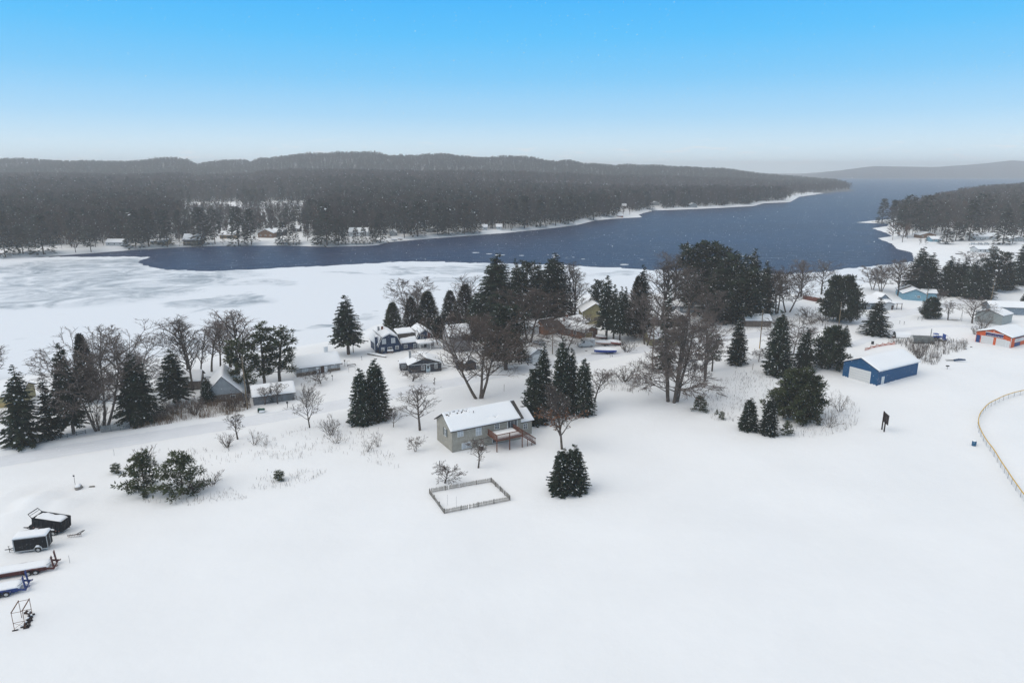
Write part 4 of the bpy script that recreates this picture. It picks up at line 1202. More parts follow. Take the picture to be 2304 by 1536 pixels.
# ------------------------------------------------------------------ woods too thick to count: instanced trees, one object per wood
def proj_px(X, Y, Z):
    f = Y * CP - (Z - CAM_H) * SP
    return 1152 + FPX * X / f, 768 - FPX * (Y * SP + (Z - CAM_H) * CP) / f
src_col = bpy.data.collections.new('wood_sources')
def one_mesh(k):
    pr = P[k]
    bm = bmesh.new(); bm.from_mesh(pr.trunk)
    nt = len(bm.faces)
    bm.from_mesh(pr.crown)
    me = bpy.data.meshes.new('wood_' + k)
    mats = [pr.crown.materials[0], pr.trunk.materials[0]] + list(pr.crown.materials)[1:]
    bm.faces.ensure_lookup_table()
    for i, fc_ in enumerate(bm.faces):
        fc_.material_index = 1 if i < nt else (2 if fc_.material_index == 1 else 0)
    for q in mats: me.materials.append(q)
    bm.to_mesh(me); bm.free()
    return me
WOOD = ['far_bare', 'far_bare2', 'far_bare3', 'far_con', 'far_con2', 'far_con3', 'far_pine', 'far_rust']
for i, k in enumerate(WOOD):
    o = bpy.data.objects.new('wood_%d_source' % i, one_mesh(k)); src_col.objects.link(o)
def wood(name, label, pts, scl, rot, idx):
    me = bpy.data.meshes.new(name)
    me.vertices.add(len(pts)); me.vertices.foreach_set('co', np.asarray(pts, np.float32).ravel())
    for nm_, ty, dat, key in (('scl', 'FLOAT_VECTOR', scl, 'vector'), ('rot', 'FLOAT_VECTOR', rot, 'vector'), ('pick', 'INT', idx, 'value')):
        at = me.attributes.new(nm_, ty, 'POINT')
        at.data.foreach_set(key, np.asarray(dat, np.float32 if key == 'vector' else np.int32).ravel())
    o = link_mesh(name, me); kind(o, 'stuff'); o['label'] = label; o['category'] = 'woods'
    ng = bpy.data.node_groups.new(name, 'GeometryNodeTree')
    ng.interface.new_socket('Geometry', in_out='INPUT', socket_type='NodeSocketGeometry')
    ng.interface.new_socket('Geometry', in_out='OUTPUT', socket_type='NodeSocketGeometry')
    gi = ng.nodes.new('NodeGroupInput'); go = ng.nodes.new('NodeGroupOutput')
    ci = ng.nodes.new('GeometryNodeCollectionInfo'); ci.inputs['Collection'].default_value = src_col
    ci.inputs['Separate Children'].default_value = True; ci.inputs['Reset Children'].default_value = True
    ip = ng.nodes.new('GeometryNodeInstanceOnPoints'); ip.inputs['Pick Instance'].default_value = True
    def attr(nm_, ty):
        a = ng.nodes.new('GeometryNodeInputNamedAttribute'); a.data_type = ty; a.inputs['Name'].default_value = nm_
        return a.outputs['Attribute']
    L = ng.links.new
    L(gi.outputs[0], ip.inputs['Points']); L(ci.outputs[0], ip.inputs['Instance'])
    L(attr('pick', 'INT'), ip.inputs['Instance Index']); L(attr('scl', 'FLOAT_VECTOR'), ip.inputs['Scale'])
    e2r = ng.nodes.new('FunctionNodeEulerToRotation'); L(attr('rot', 'FLOAT_VECTOR'), e2r.inputs[0]); L(e2r.outputs[0], ip.inputs['Rotation'])
    L(ip.outputs[0], go.inputs[0])
    md = o.modifiers.new('trees', 'NODES'); md.node_group = ng
    return o
# far houses first, so the woods leave clearings in front of them: px, base, width px, height px, depth m, kind, label
FAR_HOUSES = [
 (258, 553, 38, 15, 7, 'white', 'white low cabin on the far shore with snowy roof'),
 (357, 550, 38, 13, 7, 'tan', 'tan low cabin under dark conifers on the far shore'),
 (432, 551, 38, 28, 8, 'deck', 'two-storey dark far-shore house with a tan deck rail'),
 (512, 537, 34, 17, 9, 'tan', 'stacked flat-roofed tan house on the far shore'),
 (598, 535, 34, 21, 9, 'brown', 'brown gabled cabin facing the lake on the far shore'),
 (627, 531, 26, 18, 8, 'dark', 'dark snowy-roofed cabin right of the brown gabled one'),
 (666, 522, 14, 15, 8, 'dark', 'small house with a bright snowy roof up on the far slope'),
 (806, 532, 42, 20, 10, 'white', 'white-roofed house behind small conifers on the far shore'),
 (884, 531, 13, 15, 7, 'grey', 'tiny white-framed cabin close to the far water'),
 (969, 523, 18, 11, 8, 'grey', 'half-hidden far roof among the mid-shore conifers'),
 (1091, 518, 10, 13, 7, 'white', 'left of two paired small far roofs in the woods'),
 (1123, 517, 12, 13, 7, 'white', 'right of two paired small far roofs in the woods'),
 (1396, 487, 12, 6, 7, 'red', 'tiny red boathouse on the snowy sand point'),
 (1475, 463, 17, 10, 14, 'grey', 'pale roof beyond the sand point'),
 (1405, 470, 9, 12, 10, 'white', 'pale gable in the trees above the red boathouse'),
 (1560, 466, 16, 10, 14, 'grey', 'pale house on the far bank towards the lake bend'),
 (2088, 536, 36, 14, 9, 'brown', 'brown house with snowy roof on the right peninsula'),
 (2106, 544, 20, 12, 7, 'blue', 'pale blue garage in front of the brown peninsula house'),
 (2216, 541, 56, 16, 9, 'white', 'long white house on the right peninsula lawn'),
 (2222, 568, 44, 14, 8, 'white', 'white lakefront house low on the peninsula lawn'),
 (2290, 544, 38, 12, 8, 'grey', 'low grey house at the right edge of the peninsula'),
]
FWALL = {'white': siding('far_white_wall', (.5, .52, .53), .3), 'tan': siding('far_tan_wall', (.30, .22, .12), .3), 'deck': siding('far_dark_wall', (.075, .07, .065), .3), 'brown': siding('far_brown_wall', (.16, .085, .045), .3),
         'dark': siding('far_dark_timber', (.06, .05, .05), .3), 'grey': siding('far_grey_wall', (.26, .28, .29), .3), 'red': siding('far_red_wall', (.28, .055, .04), .3), 'blue': siding('far_blue_wall', (.16, .30, .38), .3)}
CLEAR = []
for px, py, wpx, hpx, dm, kd, lab in FAR_HOUSES:
    x, y, z = GT(px, py)
    w = wpx / FPX * depth_of(x, y); h = hpx / FPX * depth_of(x, y)
    CLEAR.append((x, y, w * .5 + 2.0))
    wall_h, rise = h * .5, h * .38
    H_ = thing('lake_house', lab, 'house', (x - w / 2, y, z), 0, 'houses across the lake')
    W = MB()
    gx = kd in ('brown', 'grey') and wpx < 40
    if gx:
        W.prism([(0, -1), (w, -1), (w, wall_h), (w / 2, wall_h + rise), (0, wall_h)], 'y', 0, dm)
    else:
        W.prism([(0, -1), (dm, -1), (dm, wall_h), (dm / 2, wall_h + rise), (0, wall_h)], 'x', 0, w)
    W.build('wall', FWALL[kd], H_)
    rf, sn = MB(), MB()
    o_ = .5
    if gx:
        k = rise / (w / 2)
        for a, c in (((-o_, wall_h - o_ * k), (w / 2, wall_h + rise)), ((w + o_, wall_h - o_ * k), (w / 2, wall_h + rise))):
            q = [(a[0], -o_, a[1] + .03), (a[0], dm + o_, a[1] + .03), (c[0], dm + o_, c[1] + .03), (c[0], -o_, c[1] + .03)]
            rf.slab(*q, .15); sn.slab(*[(p[0], p[1], p[2] + .16) for p in q], .3)
    else:
        k = rise / (dm / 2)
        for a, c in (((-o_, wall_h - o_ * k), (dm / 2, wall_h + rise)), ((dm + o_, wall_h - o_ * k), (dm / 2, wall_h + rise))):
            q = [(-o_, a[0], a[1] + .03), (w + o_, a[0], a[1] + .03), (w + o_, c[0], c[1] + .03), (-o_, c[0], c[1] + .03)]
            rf.slab(*q, .15); sn.slab(*[(p[0], p[1], p[2] + .16) for p in q], .3)
    ro = rf.build('roof', M_SHINGLE, H_); sn.build('roof_snow', M_ROOFSNOW, ro)
    nw = max(1, int(w / 3.2))
    for i in range(nw):
        cx = w * (i + .5) / nw
        fr = MB(); fr.box(cx - .65, -.06, wall_h * .35, cx + .65, -.003, wall_h * .35 + 1.1)
        f_ = fr.build('window', M_WHITE, H_)
        gl = MB(); gl.box(cx - .52, -.075, wall_h * .35 + .12, cx + .52, -.062, wall_h * .35 + .98); gl.build('pane', M_GLASS, f_)
    if kd == 'deck':
        d_ = MB(); d_.box(-1, -2.5, wall_h * .45, w + .5, -.1, wall_h * .45 + .2)
        for i in range(8):
            d_.box(-1 + (w + 1.4) * i / 7, -2.5, -.5, -.9 + (w + 1.4) * i / 7, -2.4, wall_h * .45 + 1.1)
        d_.box(-1, -2.52, wall_h * .45 + 1.0, w + .5, -2.4, wall_h * .45 + 1.12)
        d_.build('deck', FWALL['tan'], H_)
rs = np.random.RandomState(11)
def clear_mask(X, Y):
    m = np.ones(len(X), bool)
    for hx, hy, hw in CLEAR:
        a = hx / hy
        m &= ~((np.abs(X - a * Y) < hw * np.minimum(Y / hy, 1.2) + 1.5) & (Y < hy + 12) & (Y > hy - 150))
    return m
def scatter(n, x0, x1, y0, y1):
    return rs.uniform(x0, x1, n), np.sqrt(rs.uniform(y0 * y0, y1 * y1, n))
def wood_from(name, label, X, Y, conf, hmin, hmax):
    Z = terr(X, Y)
    n_ = len(X)
    pn = 0.5 + 0.5 * np.sin(X * .021 + 2 * np.sin(Y * .013)) * np.sin(Y * .017 + 1.3 * np.sin(X * .011))
    con = rs.rand(n_) < conf * (0.35 + 1.3 * pn)
    idx = np.where(con, rs.choice([3, 4, 5, 6], n_), rs.choice([0, 1, 2, 7], n_, p=[.34, .3, .3, .06]))
    h = rs.uniform(hmin, hmax, n_) / 10
    w_ = h * rs.uniform(.8, 1.15, n_)
    return wood(name, label, np.stack([X, Y, Z - .2], 1), np.stack([w_, w_, h], 1), np.stack([np.zeros(n_), np.zeros(n_), rs.uniform(0, 6.28, n_)], 1), idx)
# shore woods on the far side
U_ = rs.uniform(-.86, .52, 26000); Yq = np.sqrt(rs.uniform(480 ** 2, 1250 ** 2, 26000)); Xq = U_ * Yq
s_ = poly_sd(Xq, Yq, LAKE); Zq = terr(Xq, Yq); pxq, pyq = proj_px(Xq, Yq, Zq)
ok = (s_ > 11) & (pxq < 1935) & clear_mask(Xq, Yq)
wob = 9 * np.sin(Xq * .05) + 14 * np.sin(Yq * .031 + Xq * .02)
field = (pxq > 400 + wob * 2.2) & (pxq < 672 + 3 * wob) & (pyq < 470 + .4 * wob) & (pyq > 461 + .3 * wob - .02 * (pxq - 540) + 5 * ((pxq > 545) & (pxq < 600)))
sparse = (pxq > 385 + wob * 2) & (pxq < 705 + 2 * wob) & (pyq >= 470)
bank = (s_ < 22) & (pxq < 1100)
ok &= ~(field & (rs.rand(len(Xq)) < .9)) & ~(sparse & (rs.rand(len(Xq)) < .3)) & ~(bank & (rs.rand(len(Xq)) < .5))
dsh = Yq - np.interp(U_, FS_U, FS_Y)
gap1 = (pxq < 900) & (Yq > 880 + 4 * wob) & (Yq < np.where((pxq > 370) & (pxq < 730), 1050, 1380))
gap2 = (pxq >= 900) & (pxq < 1650) & (dsh > 320 + 5 * wob) & (dsh < 620)
ok &= ~(((pxq > 370) & (pxq < 730) & gap1 & (Yq > 900) & (rs.rand(len(Xq)) < .9)) | ((gap1 | gap2) & (rs.rand(len(Xq)) < .25)))
wood_from('shore_woods', 'brown and dark green woods along the far lake shore', Xq[ok], Yq[ok], .36, np.where(sparse, 6, np.where(rs.rand(len(Xq)) < .25, 6, 17))[ok], np.where(sparse, 13, 26)[ok])
U_ = rs.uniform(-.88, .5, 30000); Yq = np.sqrt(rs.uniform(1250 ** 2, 2480 ** 2, 30000)); Xq = U_ * Yq
s_ = poly_sd(Xq, Yq, LAKE); f_ = Yq * CP + 13; pxq = 1152 + FPX * Xq / f_
ok = (s_ > 8) & (pxq < 1940)
wob = 9 * np.sin(Xq * .03) + 14 * np.sin(Yq * .021 + Xq * .01)
gap1 = (pxq < 900) & (Yq < 1380 + 4 * wob) & ~((pxq > 370) & (pxq < 730))
gap3 = (Yq > 1740 + 4 * wob) & (Yq < 1900) & (pxq < 1300)
ok &= ~((gap1 | gap3) & (rs.rand(len(Xq)) < .25))
wood_from('hill_woods', 'hazy leafless woods covering the hills beyond the lake', Xq[ok], Yq[ok], .13, 14, 21)
U_ = rs.uniform(.46, .95, 9500); Yq = np.sqrt(rs.uniform(545 ** 2, 1650 ** 2, 9500)); Xq = U_ * Yq
s_ = poly_sd(Xq, Yq, LAKE); Zq = terr(Xq, Yq); pxq, pyq = proj_px(Xq, Yq, Zq)
ok = (s_ > 14) & (pxq > 1955) & (Yq < 1480) & clear_mask(Xq, Yq) & (pyq < 540)
wood_from('peninsula_woods', 'mixed woods on the peninsula at the right of the lake', Xq[ok], Yq[ok], .17, np.where(rs.rand(len(Xq)) < .3, 8, 16)[ok], 24)

# ================================================================== BUILDINGS AROUND THE ROAD
def nzf(a, b, s):
    return math.sin(a * 1.7 + s) * math.sin(b * 1.3 + s * 2.1) * .5 + math.sin(a * 3.9 + b * 2.7 + s * 3.3) * .3 + math.sin(a * 7.3 - b * 6.1 + s) * .2
def snow_sheet(mb, p00, p10, p11, p01, t, seed, nx=14, ny=8, bald=None, lip=.06):
    """snow lying on a slope: thick in the middle, rounded at its rims, uneven; bald(u,v) lowers it until the roof shows"""
    a, b_, c, d = [Vector(p) for p in (p00, p10, p11, p01)]
    def par(n):
        q = [0, .0, .35, 1.0]
        e = [0, lip * .25, lip]
        mid = [lip + (1 - 2 * lip) * i / n for i in range(1, n)]
        return e + mid + [1 - lip, 1 - lip * .25, 1]
    us, vs = par(nx), par(ny)
    o = len(mb.v)
    prof = lambda u: min(1.0, (min(u, 1 - u) / lip)) if min(u, 1 - u) < lip else 1.0
    for v in vs:
        for u in us:
            p = a.lerp(b_, u).lerp(d.lerp(c, u), v)
            k = prof(u) ** .45 * prof(v) ** .45
            h = t * k * (1 + .22 * nzf(u * 8, v * 5, seed))
            if bald: h -= bald(u, v)
            mb.v.append((p.x, p.y, p.z + max(h, -.12)))
    w = len(us)
    for j in range(len(vs) - 1):
        for i in range(w - 1):
            mb.f.append((o + j * w + i, o + j * w + i + 1, o + (j + 1) * w + i + 1, o + (j + 1) * w + i)); mb.m.append(mb.mi)
class House:
    def __init__(s, name, label, cat, px, py, ang, group=None, dz=0.0):
        x, y, z = GT(px, py)
        s.o = thing(name, label, cat, (x, y, z + dz), R(ang), group)
        s.wd = 0
    def mesh(s, name, mb, m, parent=None, smooth=False):
        return mb.build(name, m, parent or s.o, smooth)
    def block(s, x0, y0, w, d, h, rise, ridge, wm, over=.4, snow=.28, rm=None, seed=1, bald=None, z0=-.7, rake=None, snow_on=(1, 1), t=.16, fascia=None):
        """walls with gables, two roof slopes and the snow on them"""
        rake = over if rake is None else rake
        W = MB()
        if ridge == 'x':
            W.prism([(y0, z0), (y0 + d, z0), (y0 + d, h), (y0 + d / 2, h + rise), (y0, h)], 'x', x0, x0 + w)
            k = rise / (d / 2)
            sl = [((x0 - rake, y0 - over, h - over * k), (x0 + w + rake, y0 - over, h - over * k), (x0 + w + rake, y0 + d / 2, h + rise), (x0 - rake, y0 + d / 2, h + rise)),
                  ((x0 + w + rake, y0 + d + over, h - over * k), (x0 - rake, y0 + d + over, h - over * k), (x0 - rake, y0 + d / 2, h + rise), (x0 + w + rake, y0 + d / 2, h + rise))]
        else:
            W.prism([(x0, z0), (x0 + w, z0), (x0 + w, h), (x0 + w / 2, h + rise), (x0, h)], 'y', y0, y0 + d)
            k = rise / (w / 2)
            sl = [((x0 - over, y0 + d + rake, h - over * k), (x0 - over, y0 - rake, h - over * k), (x0 + w / 2, y0 - rake, h + rise), (x0 + w / 2, y0 + d + rake, h + rise)),
                  ((x0 + w + over, y0 - rake, h - over * k), (x0 + w + over, y0 + d + rake, h - over * k), (x0 + w / 2, y0 + d + rake, h + rise), (x0 + w / 2, y0 - rake, h + rise))]
        wall = s.mesh('wall', W, wm)
        rf = MB()
        for q in sl: rf.slab(*[(p[0], p[1], p[2] + .004) for p in q], t)
        ro = s.mesh('roof', rf, rm or M_SHINGLE)
        if snow:
            sn = MB()
            for i, q in enumerate(sl):
                if not snow_on[i]: continue
                up = t + .006
                snow_sheet(sn, *[(p[0], p[1], p[2] + up) for p in q], snow, seed + i * 3.1, bald=bald if i == 0 else None)
            s.mesh('roof_snow', sn, M_ROOFSNOW, ro, True)
        return wall, ro
    def face(s, f, w, x0=0, y0=0, d=0):
        return {'f': lambda u, z, o: (x0 + u, y0 - o, z), 'l': lambda u, z, o: (x0 - o, y0 + u, z), 'r': lambda u, z, o: (x0 + w + o, y0 + u, z)}[f]
    def panel(s, mb, fn, u0, z0, u1, z1, o0, o1):
        a, b_ = fn(u0, z0, o0), fn(u1, z1, o1)
        mb.box(min(a[0], b_[0]), min(a[1], b_[1]), z0, max(a[0], b_[0]), max(a[1], b_[1]), z1)
    def window(s, fn, u, z, w, h, fm=None, gm=None, mull=1, rail=True, name='window', fw=.09):
        fr = MB()
        s.panel(fr, fn, u, z, u + fw, z + h, .003, .07); s.panel(fr, fn, u + w - fw, z, u + w, z + h, .003, .07)
        s.panel(fr, fn, u + fw, z + h - fw, u + w - fw, z + h, .003, .068); s.panel(fr, fn, u - .04, z - .05, u + w + .04, z - .002, .003, .10)
        for i in range(1, mull + 1):
            c = u + w * i / (mull + 1); s.panel(fr, fn, c - .03, z, c + .03, z + h - fw, .02, .06)
        if rail: s.panel(fr, fn, u + fw, z + h * .52, u + w - fw, z + h * .52 + .05, .02, .055)
        f_ = s.mesh(name, fr, fm or M_WHITE)
        gl = MB(); s.panel(gl, fn, u + fw, z, u + w - fw, z + h - fw, .005, .018)
        s.mesh('pane', gl, gm or M_GLASS, f_)
        return f_
    def door(s, fn, u, z, w, h, m, name='door', frame=True, handle=True, glass=False):
        dr = MB(); s.panel(dr, fn, u, z, u + w, z + h, .003, .05)
        d_ = s.mesh(name, dr, m)
        if frame:
            fr = MB(); s.panel(fr, fn, u - .1, z, u - .002, z + h + .1, .003, .08); s.panel(fr, fn, u + w + .002, z, u + w + .1, z + h + .1, .003, .08); s.panel(fr, fn, u, z + h + .002, u + w, z + h + .1, .003, .08)
            s.mesh('door_frame', fr, M_WHITE, d_)
        if glass:
            g = MB(); s.panel(g, fn, u + w * .22, z + h * .45, u + w * .78, z + h * .9, .052, .06); s.mesh('pane', g, M_GLASS, d_)
        if handle:
            hd = MB(); s.panel(hd, fn, u + w * .84, z + h * .45, u + w * .92, z + h * .51, .052, .10); s.mesh('handle', hd, M_STEEL, d_)
        return d_
    def garage(s, fn, u, z, w, h, m, rows=4):
        fr = MB(); s.panel(fr, fn, u - .12, z, u - .002, z + h + .12, .003, .07); s.panel(fr, fn, u + w + .002, z, u + w + .12, z + h + .12, .003, .07); s.panel(fr, fn, u, z + h + .002, u + w, z + h + .12, .003, .07)
        d_ = s.mesh('garage_door', fr, M_WHITE)
        for i in range(rows):
            p = MB(); s.panel(p, fn, u + .01, z + h * i / rows + .015, u + w - .01, z + h * (i + 1) / rows - .015, .003, .03)
            s.mesh('panel', p, m, d_)
        return d_
    def corner(s, x, y, h, m=None):
        c = MB(); c.box(x - .07, y - .07, -.5, x + .07, y + .07, h); s.mesh('corner_trim', c, m or M_WHITE)
    def stack(s, x, y, z0, z1, w, m, cap=True, name='chimney'):
        c = MB(); c.box(x - w / 2, y - w / 2, z0, x + w / 2, y + w / 2, z1); c.box(x - w / 2 - .05, y - w / 2 - .05, z1 + .001, x + w / 2 + .05, y + w / 2 + .05, z1 + .09)
        ch = s.mesh(name, c, m)
        if cap:
            q = MB(); snow_sheet(q, (x - w / 2 - .05, y - w / 2 - .05, z1 + .1), (x + w / 2 + .05, y - w / 2 - .05, z1 + .1), (x + w / 2 + .05, y + w / 2 + .05, z1 + .1), (x - w / 2 - .05, y + w / 2 + .05, z1 + .1), .16, x, 3, 3, lip=.2)
            s.mesh('chimney_snow', q, M_ROOFSNOW, ch, True)

S_GREIGE = siding('greige_siding', (.315, .30, .26), .13)
S_NAVY = siding('navy_siding', (.012, .032, .078), .2, var=.3)
S_NAVY2 = siding('dark_slate_siding', (.032, .038, .052), .2, var=.3)
S_GREY = siding('grey_siding', (.33, .345, .36), .15)
S_GREYBLUE = siding('grey_blue_siding', (.14, .155, .17), .2, True, .25)
S_BARNGREY = siding('barn_grey_siding', (.22, .21, .215), .2, True, .3)
S_BLUE = siding('blue_metal_siding', (.004, .070, .18), .25, True, .12, .6)
S_OLIVE = siding('olive_siding', (.30, .27, .14), .2)
S_BRICK = siding('brick_wall', (.21, .092, .048), .08, False, .4, .6)
S_TAN = siding('tan_siding', (.40, .30, .14), .15)
S_ORANGE = siding('orange_metal_siding', (.58, .095, .022), .3, True, .12, .5)
S_WHITE = siding('white_siding', (.55, .57, .59), .15)
S_PALEGREY = siding('pale_metal_siding', (.33, .36, .355), .25, True, .1)
S_LBLUE = siding('pale_blue_siding', (.17, .33, .42), .18)
S_SLATE = siding('slate_blue_siding', (.19, .24, .29), .18)
S_BROWNW = siding('brown_board_siding', (.15, .12, .10), .2, True, .3)
S_STONEW = mat('stone_wall', (.17, .14, .115), .9, .6, 2.2, .8, bscale=4)
M_DOORWHITE = mat('painted_steel_door', (.62, .63, .63), .5, .06, 3, .05)
M_DOORBLUE = mat('pale_door', (.40, .50, .55), .5, .1, 3, .05)
M_REDDOOR = mat('red_door', (.14, .05, .05), .5, .15, 3, .05)
M_SHUT = mat('dark_shutters', (.03, .042, .04), .6, .2, 5, .2)
M_BRICK = mat('chimney_brick', (.20, .075, .05), .9, .4, 8, .5)

# ---- grey two-storey house with red deck
h = House('house', 'grey two-storey house with a red wooden deck and snowy roof', 'house', 1018, 1018, 29)
W_, D_, HH = 15.4, 7.6, 4.55
def bald(u, v):
    # wind-scoured places: along the ridge on the left, at the right rake, a few spots
    b = 0
    b = max(b, .5 * math.exp(-((v - .93) / .13) ** 2) * math.exp(-((u - .22) / .13) ** 2) * (0.15 + .9 * (nzf(u * 60, v * 22, 1.0) + .25)))
    b = max(b, .4 * math.exp(-((v - .86) / .12) ** 2) * math.exp(-((u - .06) / .06) ** 2) * (0.15 + .9 * (nzf(u * 70, v * 25, 2.0) + .3)))
    b = max(b, .62 * sstep(np.array((u - .93) / .05)).item() * (.35 + .75 * v))
    b = max(b, .36 * math.exp(-((v - .33) / .06) ** 2) * math.exp(-((u - .63) / .1) ** 2) * (.1 + .9 * (nzf(u * 70, v * 30, 3.0) + .2)))
    return b
W = MB(); W.prism([(0, -.7), (D_, -.7), (D_, HH), (D_ / 2, HH + 2.25), (0, HH)], 'x', 0, W_); h.mesh('wall', W, S_GREIGE)
rf = MB(); k_ = 2.25 / (D_ / 2); o_ = .35
q1 = [(-.45, -o_, HH - o_ * k_ + .004), (W_ + .45, -o_, HH - o_ * k_ + .004), (W_ + .45, D_ / 2, HH + 2.254), (-.45, D_ / 2, HH + 2.254)]
q2 = [(W_ + .45, D_ + o_, HH - o_ * k_ + .004), (-.45, D_ + o_, HH - o_ * k_ + .004), (-.45, D_ / 2, HH + 2.254), (W_ + .45, D_ / 2, HH + 2.254)]
rf.slab(*q1, .15); rf.slab(*q2, .15); ro = h.mesh('roof', rf, M_SHINGLE)
sn = MB()
snow_sheet(sn, *[(p[0], p[1], p[2] + .156) for p in q1], .17, 2.0, 70, 26, bald, lip=.02)
snow_sheet(sn, *[(p[0], p[1], p[2] + .156) for p in q2], .2, 4.0, 20, 8, lip=.02)
h.mesh('roof_snow', sn, M_ROOFSNOW, ro, True)
gt = MB(); gt.box(-.45, -o_ - .1, HH - o_ * k_ - .02, W_ + .45, -o_ - .002, HH - o_ * k_ + .13); h.mesh('gutter', gt, M_SHINGLE)
vp = MB()
for vx, vy, vh in ((5.9, 2.55, .75), (4.6, 3.2, .35), (5.2, 2.9, .3)):
    zr = HH + vy * k_; vp.tube([(vx, vy, zr), (vx, vy, zr + vh)], .06, 8)
h.mesh('vent_pipe', vp, M_DARK, ro)
# lower wing at the right
h.block(W_ + .004, 1.35, 3.4, 5.6, 3.0, 1.5, 'x', S_GREIGE, .4, .26, seed=6)
ff = h.face('f', W_)
h.window(ff, 1.15, 3.05, 1.25, 1.25, gm=M_BLIND)
h.window(ff, 5.1, 2.55, 1.25, 1.75, gm=M_BLIND)
h.window(ff, 9.3, 3.1, 1.1, 1.1)
h.window(ff, 2.0, .35, 2.1, 1.2, mull=1, rail=False, gm=M_BLIND)
h.window(ff, 8.75, .3, 1.0, 1.35, mull=0, rail=False)
# sliding patio door
h.window(ff, 12.2, 2.55, 2.35, 2.0, mull=2, rail=False, name='patio_door', fw=.12)
fl = h.face('l', W_)
h.window(fl, 2.75, 2.4, .95, 1.55)
for u in (2.28, 3.74):
    sh = MB(); h.panel(sh, fl, u, 2.36, u + .42, 3.98, .003, .05); h.mesh('shutter', sh, M_SHUT)
fw_ = lambda u, z, o: (W_ + u, 1.35 - o, z)
h.window(fw_, 1.35, 1.2, .95, 1.2)
h.corner(0, 0, HH - .1, S_GREIGE)
# deck
DZ = 2.45
X0, X1, YD = 7.7, 13.5, -4.0
dk = MB(); dk.box(X0, YD, DZ - .28, X1, -.004, DZ); deck = h.mesh('deck', dk, M_DECK)
NB = 22
for i in range(NB):
    b_ = MB(); xa = X0 + (X1 - X0) * i / NB; b_.box(xa + .01, YD, DZ + .002, xa + (X1 - X0) / NB - .01, -.004, DZ + .035); h.mesh('deck_board', b_, M_DECK, deck)
ds = MB(); snow_sheet(ds, (X0 + .1, YD + .1, DZ + .037), (X1 - .1, YD + .1, DZ + .037), (X1 - .1, -.01, DZ + .037), (X0 + .1, -.01, DZ + .037), .3, 3.3, 12, 8, lip=.04)
h.mesh('deck_snow', ds, M_ROOFSNOW, deck, True)
for px_, py_ in ((X0 + .05, YD + .05), (X0 + 2.9, YD + .05), (X1 - .05, YD + .05)):
    b_ = MB(); b_.box(px_ - .08, py_ - .08, -.6, px_ + .08, py_ + .08, DZ + 1.05); h.mesh('post', b_, M_DECK)
for px_, py_ in ((X1 + 1.2, YD + .1), (X1 + 2.2, YD + .1)):
    b_ = MB(); b_.box(px_ - .05, py_ - .05, -.6, px_ + .05, py_ + .05, DZ - (px_ - X1) * .8); h.mesh('post', b_, M_DECK)
def railing(a, b2, n, zt=1.0):
    a, b2 = Vector(a), Vector(b2)
    r_ = MB(); r_.bar(a + Vector((0, 0, zt)), b2 + Vector((0, 0, zt)), .13); r_.bar(a + Vector((0, 0, .12)), b2 + Vector((0, 0, .12)), .09)
    rr_ = h.mesh('railing', r_, M_DECK)
    for i in range(n):
        p = a.lerp(b2, (i + .5) / n)
        s_ = MB(); s_.bar(p + Vector((0, 0, .12)), p + Vector((0, 0, zt)), .05); h.mesh('baluster', s_, M_DECK, rr_)
railing((X0, YD + .04, DZ + .04), (X1, YD + .04, DZ + .04), 40)
railing((X0 + .04, YD, DZ + .04), (X0 + .04, -.1, DZ + .04), 26)
railing((X1 - .04, YD + 1.1, DZ + .04), (X1 - .04, -.1, DZ + .04), 20)
# stairs running down to the right
NST = 11
st0, st1 = Vector((X1, YD, DZ)), Vector((X1 + 3.1, YD, .1))
for yy in (YD + .02, YD + 1.05):
    sg = MB(); a, c = Vector((X1, yy, DZ - .12)), Vector((X1 + 3.1, yy, 0.0))
    sg.slab((a.x, yy, a.z - .22), (c.x, yy, c.z - .22), (c.x, yy + .05, c.z - .22), (a.x, yy + .05, a.z - .22), .28); h.mesh('stringer', sg, M_DECK)
    railing((X1 + .05, yy + .02, DZ - .02), (X1 + 3.1, yy + .02, .12), 16, .95)
for i in range(NST):
    f = (i + .5) / NST; b_ = MB(); cx, cz = X1 + 3.1 * f, DZ * (1 - f) + .02
    b_.box(cx - .15, YD + .08, cz - .04, cx + .15, YD + 1.04, cz); b_.mi = 1; b_.box(cx - .14, YD + .1, cz + .002, cx + .12, YD + 1.0, cz + .09); h.mesh('stair_tread', b_, [M_DECK, M_ROOFSNOW])
w_ = MB(); w_.box(4.5, -.09, 1.55, 8.9, -.003, 1.6); w_.box(4.5, -.08, 1.6, 4.56, -.003, 2.2); h.mesh('cable_conduit', w_, M_SHINGLE)

